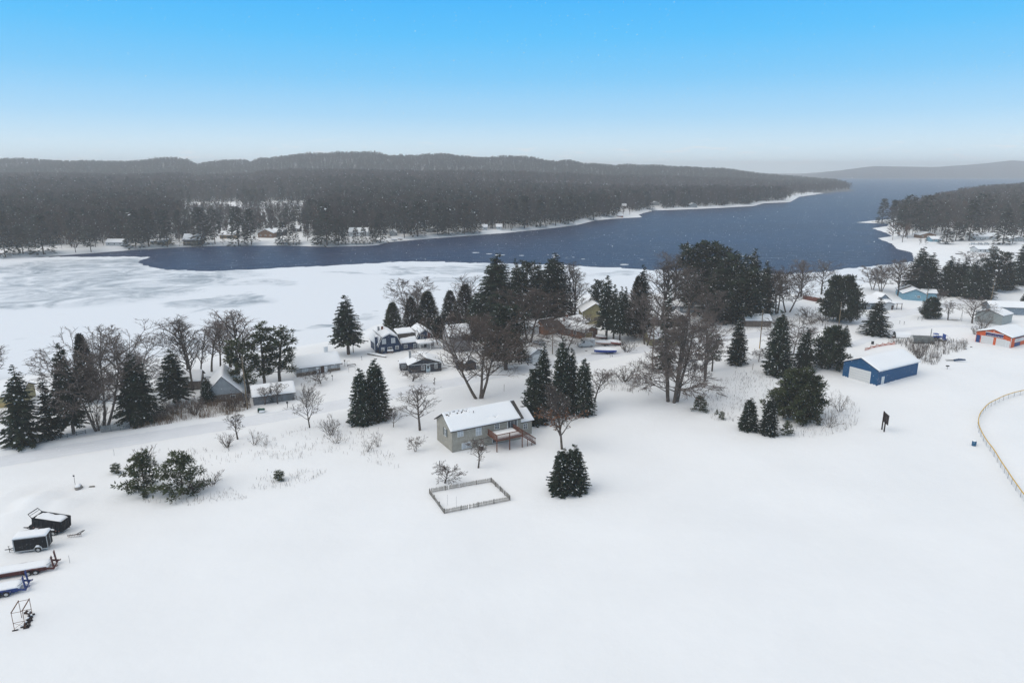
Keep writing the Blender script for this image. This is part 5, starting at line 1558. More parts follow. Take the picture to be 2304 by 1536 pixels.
# ---- blue pole barn
h = House('barn', 'bright blue metal pole barn with a white roll-up door', 'barn', 1972, 868, 30)
h.block(0, 0, 17.8, 9.7, 4.1, 2.1, 'x', S_BLUE, .35, .22, seed=9)
fl = h.face('l', 17.8); ff = h.face('f', 17.8)
h.garage(fl, 2.0, -.1, 5.7, 3.25, M_DOORWHITE, 5)
h.door(ff, 1.9, 0, .95, 2.05, M_DOORWHITE)
tr_ = MB(); tr_.box(-.36, -.42, 4.1 - .35 * .43 - .06, 18.16, -.352, 4.1 - .35 * .43 + .15); h.mesh('eave_trim', tr_, M_WHITE)
sn = MB()
for (a, c, wd_) in (((-.1, -.1), (17.8, -.1), 1.5), ((-.1, 9.7), (-.1, 7.9), 1.4), ((-.1, 1.9), (-.1, -.1), 1.3)):
    a, c = Vector((*a, 0)), Vector((*c, 0)); nrm = Vector(((c - a).y, -(c - a).x, 0)).normalized()
    n_ = 24; o = len(sn.v)
    for i in range(n_ + 1):
        p = a.lerp(c, i / n_); hh_ = .45 * (.6 + .4 * math.sin(i * 1.3) * math.sin(i * .57 + 1)) * math.sin(math.pi * (i + .5) / (n_ + 1)) ** .4
        for q, zz in ((.0, 1), (.35, .72), (.7, .3), (1, -.12)):
            v_ = p + nrm * wd_ * q; sn.v.append((v_.x, v_.y, hh_ * zz - .05))
    for i in range(n_):
        for j in range(3):
            sn.f.append((o + i * 4 + j, o + i * 4 + j + 1, o + (i + 1) * 4 + j + 1, o + (i + 1) * 4 + j)); sn.m.append(0)
h.mesh('snow_bank', sn, M_ROOFSNOW, None, True)

# ---- navy gambrel house
h = House('house', 'navy blue gambrel-roofed house with a carport porch by the lake', 'house', 853, 797, 25)
def gambrel(x0, y0, w, d, h1, h2, h3, inset, seed, over=.35):
    W = MB(); W.prism([(x0, -.7), (x0 + w, -.7), (x0 + w, h1), (x0 + w - inset, h2), (x0 + w / 2, h3), (x0 + inset, h2), (x0, h1)], 'y', y0, y0 + d)
    h.mesh('wall', W, S_NAVY)
    rf, sn = MB(), MB(); ya, yb = y0 - over, y0 + d + over
    prof = [(x0 - over, h1 - .12), (x0 + inset - .05, h2 + .02), (x0 + w / 2, h3 + .02), (x0 + w - inset + .05, h2 + .02), (x0 + w + over, h1 - .12)]
    for i in range(4):
        (xa, za), (xb, zb) = prof[i], prof[i + 1]
        steep = i in (0, 3)
        rf.slab((xa, ya, za), (xb, ya, zb), (xb, yb, zb), (xa, yb, za), .14)
        if not steep:
            snow_sheet(sn, (xa, ya, za + .15), (xb, ya, zb + .15), (xb, yb, zb + .15), (xa, yb, za + .15), .34, seed + i, 8, 14)
        else:
            s_ = 1 if i == 3 else -1
            fx = .07 * s_
            snow_sheet(sn, (xa + fx, ya + .5, za + .15), (xa + (xb - xa) * .96 + fx, ya + .7, za + (zb - za) * .96 + .15), (xa + (xb - xa) * .96 + fx, yb, za + (zb - za) * .96 + .15), (xa + fx, yb, za + .15), .3, seed + i, 8, 14,
                       bald=lambda u, v: max(0, .55 * math.exp(-((v - .45) / .22) ** 2) * math.exp(-((u - .65) / .35) ** 2)))
    ro = h.mesh('roof', rf, M_SHINGLE); h.mesh('roof_snow', sn, M_ROOFSNOW, ro, True)
    # white rake boards
    rk = MB()
    for i in range(4):
        (xa, za), (xb, zb) = prof[i], prof[i + 1]
        rk.slab((xa, ya - .05, za - .16), (xb, ya - .05, zb - .16), (xb, ya - .002, zb - .16), (xa, ya - .002, za - .16), .26)
    h.mesh('rake_board', rk, M_WHITE)
gambrel(0, 0, 6.6, 10.4, 2.5, 5.1, 6.1, 1.0, 1)
gambrel(12.0, .9, 5.6, 8, 2.5, 4.9, 6.1, .9, 5)
ff = h.face('f', 6)
h.window(ff, 1.05, 3.1, 1.2, 1.5, gm=M_BLIND, rail=False); h.window(ff, 3.9, 3.1, 1.2, 1.5, gm=M_BLIND, rail=False)
h.window(ff, .7, 1.0, 1.0, 1.0, gm=M_BLIND); h.window(ff, 2.7, .1, 1.35, 1.85, mull=1, rail=False, name='patio_door'); h.window(ff, 5.1, 1.1, 1.0, 1.0)
fl = h.face('l', 6)
h.window(fl, 2.2, .8, .9, 1.3); h.door(fl, 4.6, 0, .9, 2.05, M_DOORWHITE)
# dormer on the left slope and chimneys
W = MB(); W.box(.2, 3.2, 2.9, 1.6, 5.2, 4.6); h.mesh('dormer', W, S_NAVY)
q = MB(); q.slab((-.1, 2.9, 4.61), (1.9, 2.9, 4.85), (1.9, 5.5, 4.85), (-.1, 5.5, 4.61), .3); h.mesh('dormer_snow', q, M_ROOFSNOW, None)
h.stack(-.42, 1.0, -.5, 5.2, .7, S_NAVY, True); h.stack(1.7, 6.2, 5.0, 7.0, .55, M_GREY, False); h.stack(2.7, 5.6, 5.2, 7.2, .6, M_BRICK, True)
# link between the two gables: wall, dark upper roof face, snowy skirt
W = MB(); W.box(6.604, .5, -.7, 11.996, 7.5, 2.5); h.mesh('wall', W, S_NAVY)
rf = MB(); rf.slab((6.3, .1, 2.45), (12.3, .1, 2.45), (12.0, 2.6, 4.9), (6.6, 2.6, 4.9), .15); rf.slab((6.6, 2.6, 4.91), (12.0, 2.6, 4.91), (12, 7, 5.5), (6.6, 7, 5.5), .15); ro = h.mesh('roof', rf, M_SHINGLE)
sn = MB(); snow_sheet(sn, (6.9, .1, 2.61), (12.2, .1, 2.61), (12.0, 1.5, 3.98), (6.8, 1.1, 3.6), .42, 2, 10, 6); snow_sheet(sn, (6.6, 2.5, 5.06), (12.0, 2.5, 5.06), (12, 7, 5.66), (6.6, 7, 5.66), .3, 7, 10, 6)
h.mesh('roof_snow', sn, M_ROOFSNOW, ro, True)
fk = lambda u, z, o: (u, .5 - o, z)
h.window(fk, 7.9, 1.0, 1.1, 1.05); h.window(fk, 10.9, .2, .8, 1.8, rail=False)
fr_ = lambda u, z, o: (12.0 + u, .9 - o, z)
h.window(fr_, 1.3, 3.35, .95, 1.1, mull=0, rail=False); h.door(fr_, 3.6, 2.95, .95, 2.0, M_REDDOOR)
# carport: flat snowy roof on white posts, garage doors behind
cp = MB(); cp.box(11.5, -3.2, 2.55, 18.4, .6, 2.8); ro = h.mesh('carport_roof', cp, M_WHITE)
sn = MB(); snow_sheet(sn, (11.5, -3.2, 2.81), (18.4, -3.2, 2.81), (18.4, .6, 2.81), (11.5, .6, 2.81), .38, 8, 14, 6, lip=.05); h.mesh('carport_snow', sn, M_ROOFSNOW, ro, True)
for xx in (11.9, 15.2, 18.2):
    p = MB(); p.box(xx - .1, -3.1, -.6, xx + .1, -2.9, 2.549); h.mesh('post', p, M_WHITE)
h.garage(fr_, .25, 0, 2.0, 2.1, M_DOORWHITE); h.garage(fr_, 3.4, 0, 2.0, 2.1, M_DOORWHITE)
h.door(fr_, 2.45, 0, .75, 2.05, M_DARK, frame=False)

# ---- small navy cottage
h = House('cottage', 'small dark navy cottage with a tall metal chimney pipe', 'house', 921, 840, 17)
h.block(0, 0, 8.9, 6.2, 2.35, 1.65, 'y', S_NAVY2, .4, .36, seed=12)
h.block(-1.9, 3.2, 1.896, 2.6, 2.1, .5, 'x', S_NAVY2, .3, .3, seed=14)
ff = h.face('f', 8.9)
h.window(ff, 3.4, .75, .85, 1.3); h.door(ff, 4.75, 0, .9, 2.0, M_DOORBLUE, glass=True); h.window(ff, 7.0, .9, .75, 1.3)
bt = MB(); bt.box(-.4, -.06, 2.25, 9.3, -.003, 2.38); h.mesh('belt_trim', bt, M_WHITE)
gb = MB(); gb.prism([(4.45 - .8, 3.75), (4.45, 4.05), (4.45 + .8, 3.75), (4.45, 3.7)], 'y', -.43, -.404); h.mesh('gable_trim', gb, M_GREY)
h.stack(1.0, 4.4, 2.4, 5.0, .55, M_GREY, False)
h.window(lambda u, z, o: (-1.9 + u, 3.2 - o, z), .35, .7, 1.2, 1.1)

# ---- navy shed behind the maple
h = House('shed', 'little dark navy shed half hidden by the big maple', 'shed', 1046, 834, 14)
h.block(0, 0, 3.2, 3.6, 2.1, 1.0, 'y', S_NAVY2, .3, .3, seed=15)
h.block(-1.9, 1.2, 1.895, 3.2, 2.3, .7, 'x', S_NAVY2, .3, .3, seed=16)
h.corner(0, -.05, 2.0); h.door(h.face('f', 3.2), 1.1, 0, .9, 1.8, M_DARK, frame=False)

# ---- stone and timber ranch cottage
h = House('cottage', 'grey timber cottage with a stone base and white square chimney', 'house', 668, 848, 28)
h.block(0, 0, 11.6, 7.6, 2.45, 2.15, 'x', S_GREY, .5, .3, seed=20)
st = MB(); st.box(-.06, -.09, -.6, 11.66, -.004, 1.05); st.box(11.604, -.09, -.6, 11.68, 7.6, 1.05); h.mesh('stone_base', st, S_STONEW)
ff = lambda u, z, o: (u, -.09 - o, z)
h.door(ff, 6.3, 0.05, 1.05, 2.1, M_BROWNROOF)
for u in (5.4, 7.75):
    p = MB(); p.box(u - .3, -.16, 0, u + .45, -.092, 2.25); h.mesh('side_panel', p, M_WHITE)
h.window(lambda u, z, o: (u, -o, z), 1.5, 1.2, 1.6, .9, gm=M_BLIND); h.window(lambda u, z, o: (u, -o, z), 9.3, 1.25, 1.4, .85, gm=M_BLIND)
h.stack(9.0, 4.1, 3.9, 6.3, 1.0, M_WHITE, True)
rl = MB(); rl.box(11.7, -.5, 2.1, 12.3, -.3, 2.3); h.mesh('downspout', rl, M_DARK)

# ---- grey flat-sided garage
h = House('garage', 'long grey garage with a snowy roof beside the road', 'garage', 571, 912, 23)
h.block(0, 0, 9.3, 7.0, 2.1, 1.55, 'x', S_GREYBLUE, .35, .25, seed=22)

# ---- steep grey gabled house
h = House('house', 'steep-gabled pale grey house behind the roadside thicket', 'house', 462, 906, 20)
h.block(0, 0, 8.2, 11.5, 1.7, 4.3, 'y', S_GREY, .7, .22, seed=25, rake=.3)
lw = MB(); lw.box(-.05, -.08, -.6, 8.25, -.004, 1.62); h.mesh('lower_wall', lw, S_BROWNW)
h.window(lambda u, z, o: (u, -.08 - o, z), 5.6, .4, 1.1, .9, rail=False)

# ---- brown cottage with deck
h = House('cottage', 'brown cottage with a rear deck behind a bare tree and spruce', 'house', 358, 884, 15)
h.block(0, 0, 9.5, 6.5, 2.5, 1.7, 'x', S_BROWNW, .4, .28, seed=27)
h.corner(0, -.02, 2.4)
dk = MB(); dk.box(9.6, 3.0, 1.2, 13.4, 6.5, 1.4)
for xx, yy in ((9.7, 3.1), (13.3, 3.1), (13.3, 6.4), (11.5, 3.1)):
    dk.box(xx - .06, yy - .06, -.8, xx + .06, yy + .06, 2.4)
dk.bar((9.7, 3.1, 2.35), (13.3, 3.1, 2.35), .07); dk.bar((13.3, 3.1, 2.35), (13.3, 6.4, 2.35), .07); dk.bar((9.7, 3.1, 1.9), (13.3, 3.1, 1.9), .05)
d_ = h.mesh('deck', dk, M_GREYWOOD); sn = MB(); snow_sheet(sn, (9.65, 3.05, 1.41), (13.35, 3.05, 1.41), (13.35, 6.45, 1.41), (9.65, 6.45, 1.41), .3, 3); h.mesh('deck_snow', sn, M_ROOFSNOW, d_, True)
ff = h.face('f', 9.5); h.window(ff, 1.2, 1.0, 1.1, 1.1); h.door(ff, 4.2, .1, .9, 2.0, M_DOORWHITE)

# ---- house cut by the left edge
h = House('house', 'low house with an olive and orange wall at the left edge', 'house', -34, 920, 14)
h.block(0, 0, 7.6, 8, 2.9, 1.6, 'x', S_OLIVE, .5, .3, seed=29)
lw = MB(); lw.box(-.05, -.09, -.6, 7.65, -.004, 1.15); h.mesh('lower_wall', lw, S_TAN)
h.window(h.face('f', 7.6), 4.6, 1.5, 1.6, 1.0, rail=False)

# ---- grey barn-like house
h = House('house', 'weathered grey barn-like house behind the bare trees by the lake', 'house', 1012, 794, 24)
h.block(0, 0, 6.8, 6.4, 5.0, 2.6, 'x', S_BARNGREY, .35, .32, seed=31)
h.window(h.face('l', 6.8), 2.6, 3.4, 1, 1.3)

# ---- white garage
h = House('garage', 'pale grey garage with a white door between maple and spruces', 'garage', 1192, 818, 40)
h.block(0, 0, 6.2, 5.8, 2.5, 1.25, 'y', S_GREY, .4, .34, seed=33)
h.garage(h.face('f', 6.2), 1.2, 0, 3.6, 2.1, M_DOORWHITE)
h.corner(0, 0, 2.4)

# ---- white house behind the two-trunked tree
h = House('house', 'white low house behind the wide two-trunked tree', 'house', 1150, 752, 8)
h.block(0, 0, 9.5, 6.5, 2.6, 1.4, 'x', S_WHITE, .4, .34, seed=35)
h.window(h.face('f', 9.5), 1.2, 1, 1.2, 1.1); h.window(h.face('f', 9.5), 6, 1, 1.4, 1.1)

# ---- brick house with tan garage door
h = House('house', 'red brick house with a tan garage door and snowy roofs', 'house', 1313, 764, 37)
h.block(0, 0, 6.2, 10.5, 2.5, 1.35, 'y', S_BRICK, .5, .34, seed=37)
h.garage(h.face('f', 6.2), .75, 0, 3.2, 2.15, S_TAN)
h.block(-.5, 8.5, 10, 7.2, 3.1, 1.7, 'x', S_BRICK, .5, .34, seed=38)
h.block(-6.2, 12.5, 5.6, 4.4, 2.8, 2.0, 'x', S_BRICK, .4, .3, rm=M_BROWNROOF, seed=39, snow_on=(0, 1))
h.stack(3.2, 12.0, 4.4, 5.9, .6, M_BRICK, True); h.stack(.4, 10.2, 3.8, 5.2, .45, M_BRICK, True)
h.window(lambda u, z, o: (-o, u, z), 3.5, 1.0, 1.4, 1.0); h.window(lambda u, z, o: (-o, u, z), 6.5, 1.0, 1.1, 1.0)

# ---- yellow gabled house
h = House('house', 'olive yellow two-storey gabled house with a white corner', 'house', 1310, 730, 3)
h.block(0, 0, 9.2, 9, 4.6, 2.9, 'y', S_OLIVE, .5, .34, seed=41)
h.corner(.0, -.04, 4.4)
h.block(9.204, 1.5, 8.0, 6, 2.8, 1.4, 'x', S_OLIVE, .4, .34, seed=42)
h.window(h.face('f', 9.2), 1.7, 1.2, 1.2, 1.3); h.window(lambda u, z, o: (9.2 + u, 1.5 - o, z), 3, .9, 1.3, 1.1)

# ---- low yellow house behind the linden stems
h = House('house', 'low yellow house half hidden behind the linden stems', 'house', 1462, 778, 5)
h.block(0, 0, 10.0, 6.5, 2.4, 1.7, 'x', S_OLIVE, .4, .3, seed=44)
h.window(h.face('f', 10), 1.5, .9, 1.2, 1.1); h.window(h.face('f', 10), 6.8, .9, 1.2, 1.1)

h = House('cabin', 'yellow small cabin behind the brown-branched conifer', 'house', 1410, 752, 0)
h.block(0, 0, 6.6, 5, 2.2, 1.5, 'x', S_OLIVE, .4, .3, seed=45)
h.window(h.face('f', 6.6), 2.6, .8, 1.2, 1)

# ---- small brown house and its neighbour under the pines
h = House('cabin', 'small brown gabled house under the tall pines', 'house', 1518, 735, 4)
h.block(0, 0, 4.6, 7, 2.7, 1.7, 'y', S_BROWNW, .4, .32, seed=46)
h.block(-10.2, 1.2, 10.195, 5.5, 2.6, 1.2, 'x', S_BROWNW, .4, .32, seed=47)
h.window(h.face('f', 4.6), 1.7, .9, 1.1, 1.1)
h = House('house', 'dark blue house with white window panels under the pines', 'house', 1505, 704, 0)
h.block(0, 0, 13, 6, 2.7, 1.3, 'x', S_SLATE, .4, .34, seed=48)
for u in (2.6, 5.4): h.window(h.face('f', 13), u, .9, 1.5, 1.4, gm=M_BLIND, rail=False)

# ---- narrow white gable and brown garage in front
h = House('house', 'tall narrow white gabled house among the pines', 'house', 1688, 712, 4)
h.block(0, 0, 5.0, 8, 4.4, 2.9, 'y', S_WHITE, .4, .34, seed=50)
ff = h.face('f', 5); h.window(ff, 1.3, 2.7, .95, 1.5, rail=False); h.window(ff, 2.7, 2.7, .95, 1.5, rail=False)
h = House('garage', 'low brown board garage in front of the white gable', 'garage', 1678, 735, -3)
h.block(0, 0, 8.6, 6, 2.3, 1.4, 'x', S_BROWNW, .4, .34, seed=51)

# ---- grey lakeside cottage with carport
h = House('cottage', 'slate grey lakeside cottage with a snowy carport', 'house', 1936, 696, 5)
h.block(0, 0, 12.5, 8.5, 2.6, 1.9, 'x', S_SLATE, .5, .36, seed=53)
h.block(6.5, -3.0, 5.4, 3.2, 2.4, .9, 'y', S_WHITE, .4, .34, seed=54)
h.block(7.5, 1.5, 5.6, 5.5, 3.2, 2.3, 'y', S_SLATE, .4, .34, seed=55)
cp = MB(); cp.box(11.6, -2.6, 2.5, 15.6, .8, 2.66); c_ = h.mesh('carport_roof', cp, M_BROWNROOF)
sn = MB(); snow_sheet(sn, (11.6, -2.6, 2.67), (15.6, -2.6, 2.67), (15.6, .8, 2.67), (11.6, .8, 2.67), .34, 2); h.mesh('carport_snow', sn, M_ROOFSNOW, c_, True)
for xx in (13.4, 15.4):
    p = MB(); p.box(xx - .09, -2.5, -.5, xx + .09, -2.32, 2.49); h.mesh('post', p, M_BROWNROOF)
h.door(lambda u, z, o: (10.4 + u, -3.0 - o, z), .3, 0, .9, 2, M_BROWNROOF, frame=False)
h.window(h.face('f', 12), 2.5, .9, 1.4, 1.1)

# ---- pale blue house
h = House('house', 'pale blue ranch house with partly bare snowy roof', 'house', 2031, 674, -18)
h.block(0, 0, 8.6, 14.5, 2.7, 1.9, 'y', S_LBLUE, .5, .16, seed=57, bald=lambda u, v: .3 * math.exp(-((u - .45) / .1) ** 2))
h.window(h.face('f', 8.6), 5.2, 1.1, 1.2, .9); h.window(h.face('r', 8.6), 2.2, 1.0, 1.2, 1.1); h.window(h.face('r', 8.6), 4.6, 1.0, 1.2, 1.1)
h.block(8.604, 6.5, 5.5, 6, 2.3, .9, 'x', S_LBLUE, .4, .3, seed=58)

# ---- pale outbuildings at the right
h = House('outbuilding', 'pale grey metal outbuilding behind the orange building', 'outbuilding', 2253, 732, 32)
h.block(0, 0, 7.5, 8.8, 3.4, 1.4, 'x', S_PALEGREY, .3, .3, seed=60)
h = House('outbuilding', 'slate blue long outbuilding at the right edge', 'outbuilding', 2228, 707, -10)
h.block(0, 0, 14, 7, 2.9, 1.4, 'x', S_SLATE, .4, .34, seed=61)

# ---- orange building with lettered banners
h = House('concession_building', 'orange metal building with a dark banner over two doors', 'building', 2272, 783, 31)
h.block(0, 0, 13, 10.0, 3.35, 1.55, 'x', S_ORANGE, .4, .24, seed=63)
fl = h.face('l', 13)
h.garage(fl, 5.0, 0, 3.3, 2.25, M_DOORWHITE); h.garage(fl, 1.35, 0, 2.6, 2.2, M_DOORWHITE)
h.door(fl, .3, 0, .8, 2.05, M_DOORWHITE)
M_BLUEP = mat('royal_blue_paint', (.008, .045, .17), .5, .15, 3, .05)
bl = MB(); h.panel(bl, fl, 8.7, -.1, 9.85, 2.3, .003, .04); h.mesh('blue_panel', bl, M_BLUEP)
h.corner(-.02, -.02, 3.2, M_DOORWHITE)
M_NAVYP = mat('navy_banner', (.022, .026, .085), .5, .2, 2, .05)
bn = MB(); h.panel(bn, fl, 2.3, 2.62, 7.3, 3.72, .003, .08); ban = h.mesh('banner', bn, M_NAVYP)
tp = MB(); h.panel(tp, fl, 2.2, 3.722, 7.4, 3.86, .003, .2); h.mesh('banner_snow', tp, M_ROOFSNOW, ban)
bt = MB(); h.panel(bt, fl, 2.2, 2.52, 7.4, 2.618, .003, .09); h.mesh('banner_trim', bt, M_DOORWHITE, ban)
# blurred lettering: purple block capitals above a line of small white ones, too soft in the photo to read
M_PURPLE = mat('purple_print', (.10, .055, .20), .5, .1, 3, 0)
M_PRINT = mat('white_print', (.55, .58, .62), .5, .1, 3, 0)
lt = MB(); rl_ = random.Random(4)
for i in range(9):
    u = 6.75 - i * .52
    h.panel(lt, fl, u - rl_.uniform(.28, .36), 3.12, u, 3.12 + rl_.uniform(.3, .4), .082, .10)
h.mesh('lettering', lt, M_PURPLE, ban)
lt = MB()
for i in range(11):
    u = 6.75 - i * .43
    h.panel(lt, fl, u - rl_.uniform(.16, .26), 2.74, u, 2.74 + rl_.uniform(.14, .2), .082, .10)
h.mesh('lettering', lt, M_PRINT, ban)
lp = MB(); cpt = Vector(fl(5.0, 4.25, .1)); lp.tube([cpt + Vector((.1, 0, 0)), cpt, cpt - Vector((.06, 0, 0))], [.26, .28, .12], 12); h.mesh('gable_disc', lp, mat('pale_red_disc', (.7, .3, .22), .5, .1, 3, 0))
ff = h.face('f', 13)
b1 = MB(); h.panel(b1, ff, 2.6, 2.7, 8.0, 3.2, .003, .05); h.mesh('banner', b1, M_NAVYP)
b1 = MB(); h.panel(b1, ff, 2.4, 1.45, 8.4, 2.55, .003, .06); b_ = h.mesh('banner', b1, M_DOORWHITE)
sw = MB(); sw.tube([(3.0, -.07, 1.75), (3.8, -.07, 2.1), (4.4, -.07, 1.95), (5.2, -.07, 2.3), (6.3, -.07, 1.9)], [.05, .1, .07, .12, .03], 4); h.mesh('emblem', sw, mat('grey_print', (.38, .42, .48), .5, .1, 3, 0), b_)
b1 = MB(); h.panel(b1, ff, 2.6, .1, 6.2, 1.3, .003, .05); h.mesh('blue_panel', b1, M_BLUEP)

# ================================================================== FENCES, POLES, TRAILERS, YARD THINGS
def local(name, label, cat, px, py, ang=0.0, group=None, dz=0.0):
    x, y, z = GT(px, py)
    return thing(name, label, cat, (x, y, z + dz), R(ang), group)

# ---- picket garden fence: four runs of rails, posts and single pickets
cs = [GT(1000, 1155), GT(1148, 1125), GT(1105, 1084), GT(966, 1109)]
o0 = Vector(cs[0])
fence = thing('picket_fence', 'weathered grey picket fence round a snowy garden plot', 'fence', o0, 0)
pk = None
rp = random.Random(8)
pm = MB(); pm.prism([(-.05, -.35), (.05, -.35), (.05, .78), (0, .88), (-.05, .78)], 'x', -.012, .012)
def picket_mesh():
    o = pm.build('picket', M_GREYWOOD); me = o.data; bpy.data.objects.remove(o); return me
PMESH = picket_mesh()
for a, c, n_, np_ in ((0, 1, 58, 4), (1, 2, 40, 4), (2, 3, 54, 4), (3, 0, 40, 3)):
    A, B = Vector(cs[a]) - o0, Vector(cs[c]) - o0
    ang = math.atan2((B - A).y, (B - A).x)
    for zr in (.18, .55):
        r_ = MB(); r_.bar(A + Vector((0, 0, zr)), B + Vector((0, 0, zr)), .04); r_.build('rail', M_GREYWOOD, fence)
    nrm = Vector((-(B - A).y, (B - A).x, 0)).normalized()
    for i in range(n_):
        if rp.random() < .04: continue
        p = A.lerp(B, (i + .5) / n_) - nrm * .06
        q = link_mesh('picket', PMESH, fence)
        q.location = p + Vector((0, 0, rp.uniform(-.07, .03)))
        q.rotation_euler = (rp.uniform(-.04, .04), rp.uniform(-.03, .03), ang + math.pi / 2 + rp.uniform(-.1, .1))
    for i in range(np_):
        p = A.lerp(B, i / np_) + nrm * .05
        m_ = MB(); m_.box(p.x - .07, p.y - .07, p.z - .5, p.x + .07, p.y + .07, p.z + rp.uniform(.72, .9)); m_.build('post', M_GREYWOOD, fence)
for (px, py, tp, lab) in ((1007, 1136, 1112, 'left'), (1027, 1140, 1116, 'right')):
    x, y, z = GT(px, py); m_ = MB()
    m_.tube([(0, 0, -.3), (.02, 0, max(.6, (top_z(y, tp) - z)))], .02, 5)
    o = m_.build('garden_stake', M_GREY); o.location = (x, y, z); tag(o, 'thin upright stake in the garden plot, the %s of two' % lab, 'stake', 'stakes in the garden plot')

# ---- grey roadside picket fence and rail fence
def run_fence(name, label, a, b_, n_, hgt_, wp, gap_m, m, posts, rails, group=None):
    A, B = Vector(GT(*a)), Vector(GT(*b_))
    root = thing(name, label, 'fence', A, 0, group)
    B = B - A; ang = math.atan2(B.y, B.x); nr = Vector((-B.y, B.x, 0)).normalized()
    if n_:
        q_ = MB(); q_.box(-wp / 2, -.012, -.4, wp / 2, .012, hgt_); o = q_.build('picket', m); me = o.data; bpy.data.objects.remove(o)
        for i in range(n_):
            k = link_mesh('picket', me, root); k.location = B * ((i + .5) / n_) - nr * .06; k.rotation_euler = (0, 0, ang)
    for zr in rails:
        r_ = MB(); r_.bar(Vector((0, 0, zr)), B + Vector((0, 0, zr)), .08); r_.build('rail', m, root)
    for i in range(posts):
        p = B * (i / (posts - 1)) + nr * .05
        q_ = MB(); q_.box(p.x - .07, p.y - .07, p.z - .5, p.x + .07, p.y + .07, p.z + hgt_ * 1.06); q_.build('post', m, root)
    return root
M_GF = mat('grey_fence_paint', (.21, .225, .23), .8, .25, 3, .2)
run_fence('picket_fence', 'short grey slatted fence between the willow and the dark spruce', (229, 973), (292, 964), 24, 1.5, .16, .1, M_GF, 4, (.3, .95))
run_fence('rail_fence', 'low grey rail fence under the tall roadside spruces', (110, 992), (193, 975), 0, .8, .1, 1, M_GF, 5, (.35, .7))
run_fence('board_fence', 'red-brown board fence on the lakeshore before the ice', (1806, 673), (1852, 682), 34, 1.8, .3, .0, mat('red_boards', (.15, .055, .042), .8, .35, 3, .2), 6, (.4, 1.4))

# ---- ball field fence: yellow-capped chain link curving away
fp = [(2540, 1420), (2450, 1305), (2360, 1195), (2304, 1130), (2290, 1110), (2276, 1090), (2262, 1068), (2248, 1047), (2234, 1023), (2218, 1003), (2207, 984), (2200, 968), (2199, 955), (2203, 941), (2213, 928), (2224, 917), (2240, 909), (2258, 900), (2279, 893), (2304, 887), (2360, 878), (2430, 872)]
W3 = [Vector(GT(*p)) for p in fp]
dense = []
for i in range(len(W3) - 1):
    k = max(1, int((W3[i + 1] - W3[i]).length / .7))
    for j in range(k): dense.append(W3[i].lerp(W3[i + 1], j / k))
dense.append(W3[-1])
for _ in range(6):
    dense = [dense[0]] + [(dense[i - 1] + dense[i] * 2 + dense[i + 1]) / 4 for i in range(1, len(dense) - 1)] + [dense[-1]]
cum = [0.0]
for i in range(1, len(dense)): cum.append(cum[-1] + (dense[i] - dense[i - 1]).length)
def along(s_):
    i = max(0, min(len(dense) - 2, int(np.searchsorted(cum, s_)) - 1)); t = (s_ - cum[i]) / max(cum[i + 1] - cum[i], 1e-6)
    return dense[i].lerp(dense[i + 1], min(max(t, 0), 1))
fr0 = dense[len(dense) // 2]
cl = thing('ball_field_fence', 'curved chain link ball field fence with a yellow cap', 'fence', fr0, 0)
M_YEL = mat('yellow_rail_cap', (.62, .36, .02), .5, .15, 2, .05)
HF = 1.2
r_ = MB(); r_.tube([p - fr0 + Vector((0, 0, HF)) for p in dense], .09, 6); r_.build('top_rail', M_YEL, cl)
s_ = 0.6
while s_ < cum[-1]:
    p = along(s_) - fr0; q_ = MB(); q_.tube([p + Vector((0, 0, -.4)), p + Vector((0, 0, HF - .06))], .045, 6); q_.build('post', M_STEEL, cl); s_ += 2.6
wm = MB(); dd = .16; n_ = int(cum[-1] / dd)
def wire(a, c):
    d_ = (c - a).normalized(); up = Vector((0, 0, .008)) if abs(d_.z) < .9 else Vector((.008, 0, 0))
    wm.add([a - up, c - up, c + up, a + up], [(0, 1, 2, 3)])
for i in range(n_):
    for sg in (0, 1):
        a, c = along(i * dd) - fr0, along(min(cum[-1], i * dd + 1.05)) - fr0
        wire(a + Vector((0, 0, .03 if sg else HF - .1)), c + Vector((0, 0, HF - .1 if sg else .03)))
kind(wm.build('chain_link', M_STEEL, cl), 'stuff')

# ---- utility poles
def pole(px, base, top, label, box_=False, tilt=0.0, r_=.17, m=None, sleeve=False):
    x, y, z = GT(px, base); H_ = top_z(y, top) - z
    o = thing('utility_pole', label, 'utility pole', (x, y, z), 0, 'wooden utility poles')
    o.rotation_euler = (0, tilt, 0)
    q_ = MB(); q_.tube([(0, 0, -.5), (0, 0, H_ * .5), (0, 0, H_)], [r_, r_ * .85, r_ * .68], 8); q_.build('pole', m or M_POLE, o)
    q_ = MB(); q_.tube([(0, 0, H_), (0, 0, H_ + .22)], [.06, .05], 6); q_.build('insulator', M_GREY, o)
    b_ = MB(); b_.bar((-.5, -.2, H_ - .9), (.5, -.2, H_ - .9), .05); b_.build('bracket', M_GREY, o)
    if box_:
        q_ = MB(); q_.tube([(0, -.38, H_ - 2.4), (0, -.38, H_ - 1.5)], .24, 8); q_.build('transformer', M_GREY, o)
    if sleeve:
        q_ = MB(); q_.tube([(-.12, -.14, 0), (-.2, -.2, 2.2)], .05, 6); q_.build('guy_sleeve', M_YEL, o)
pole(557, 920, 800, 'tall weathered utility pole beside the grey garage', tilt=-.012)
pole(1467, 829, 705, 'utility pole left of the multi-stemmed linden')
pole(1709, 784, 697, 'utility pole with a yellow sleeve by the brown garage', sleeve=True)
pole(1886, 743, 680, 'utility pole with a transformer before the round-headed pine', True)
pole(2079, 714, 648, 'utility pole left of the small rounded pine')
pole(2229, 682, 628, 'utility pole with a transformer by the dark spruce row', True)
pole(1243, 796, 735, 'short utility pole in front of the low spreading tree', r_=.13)
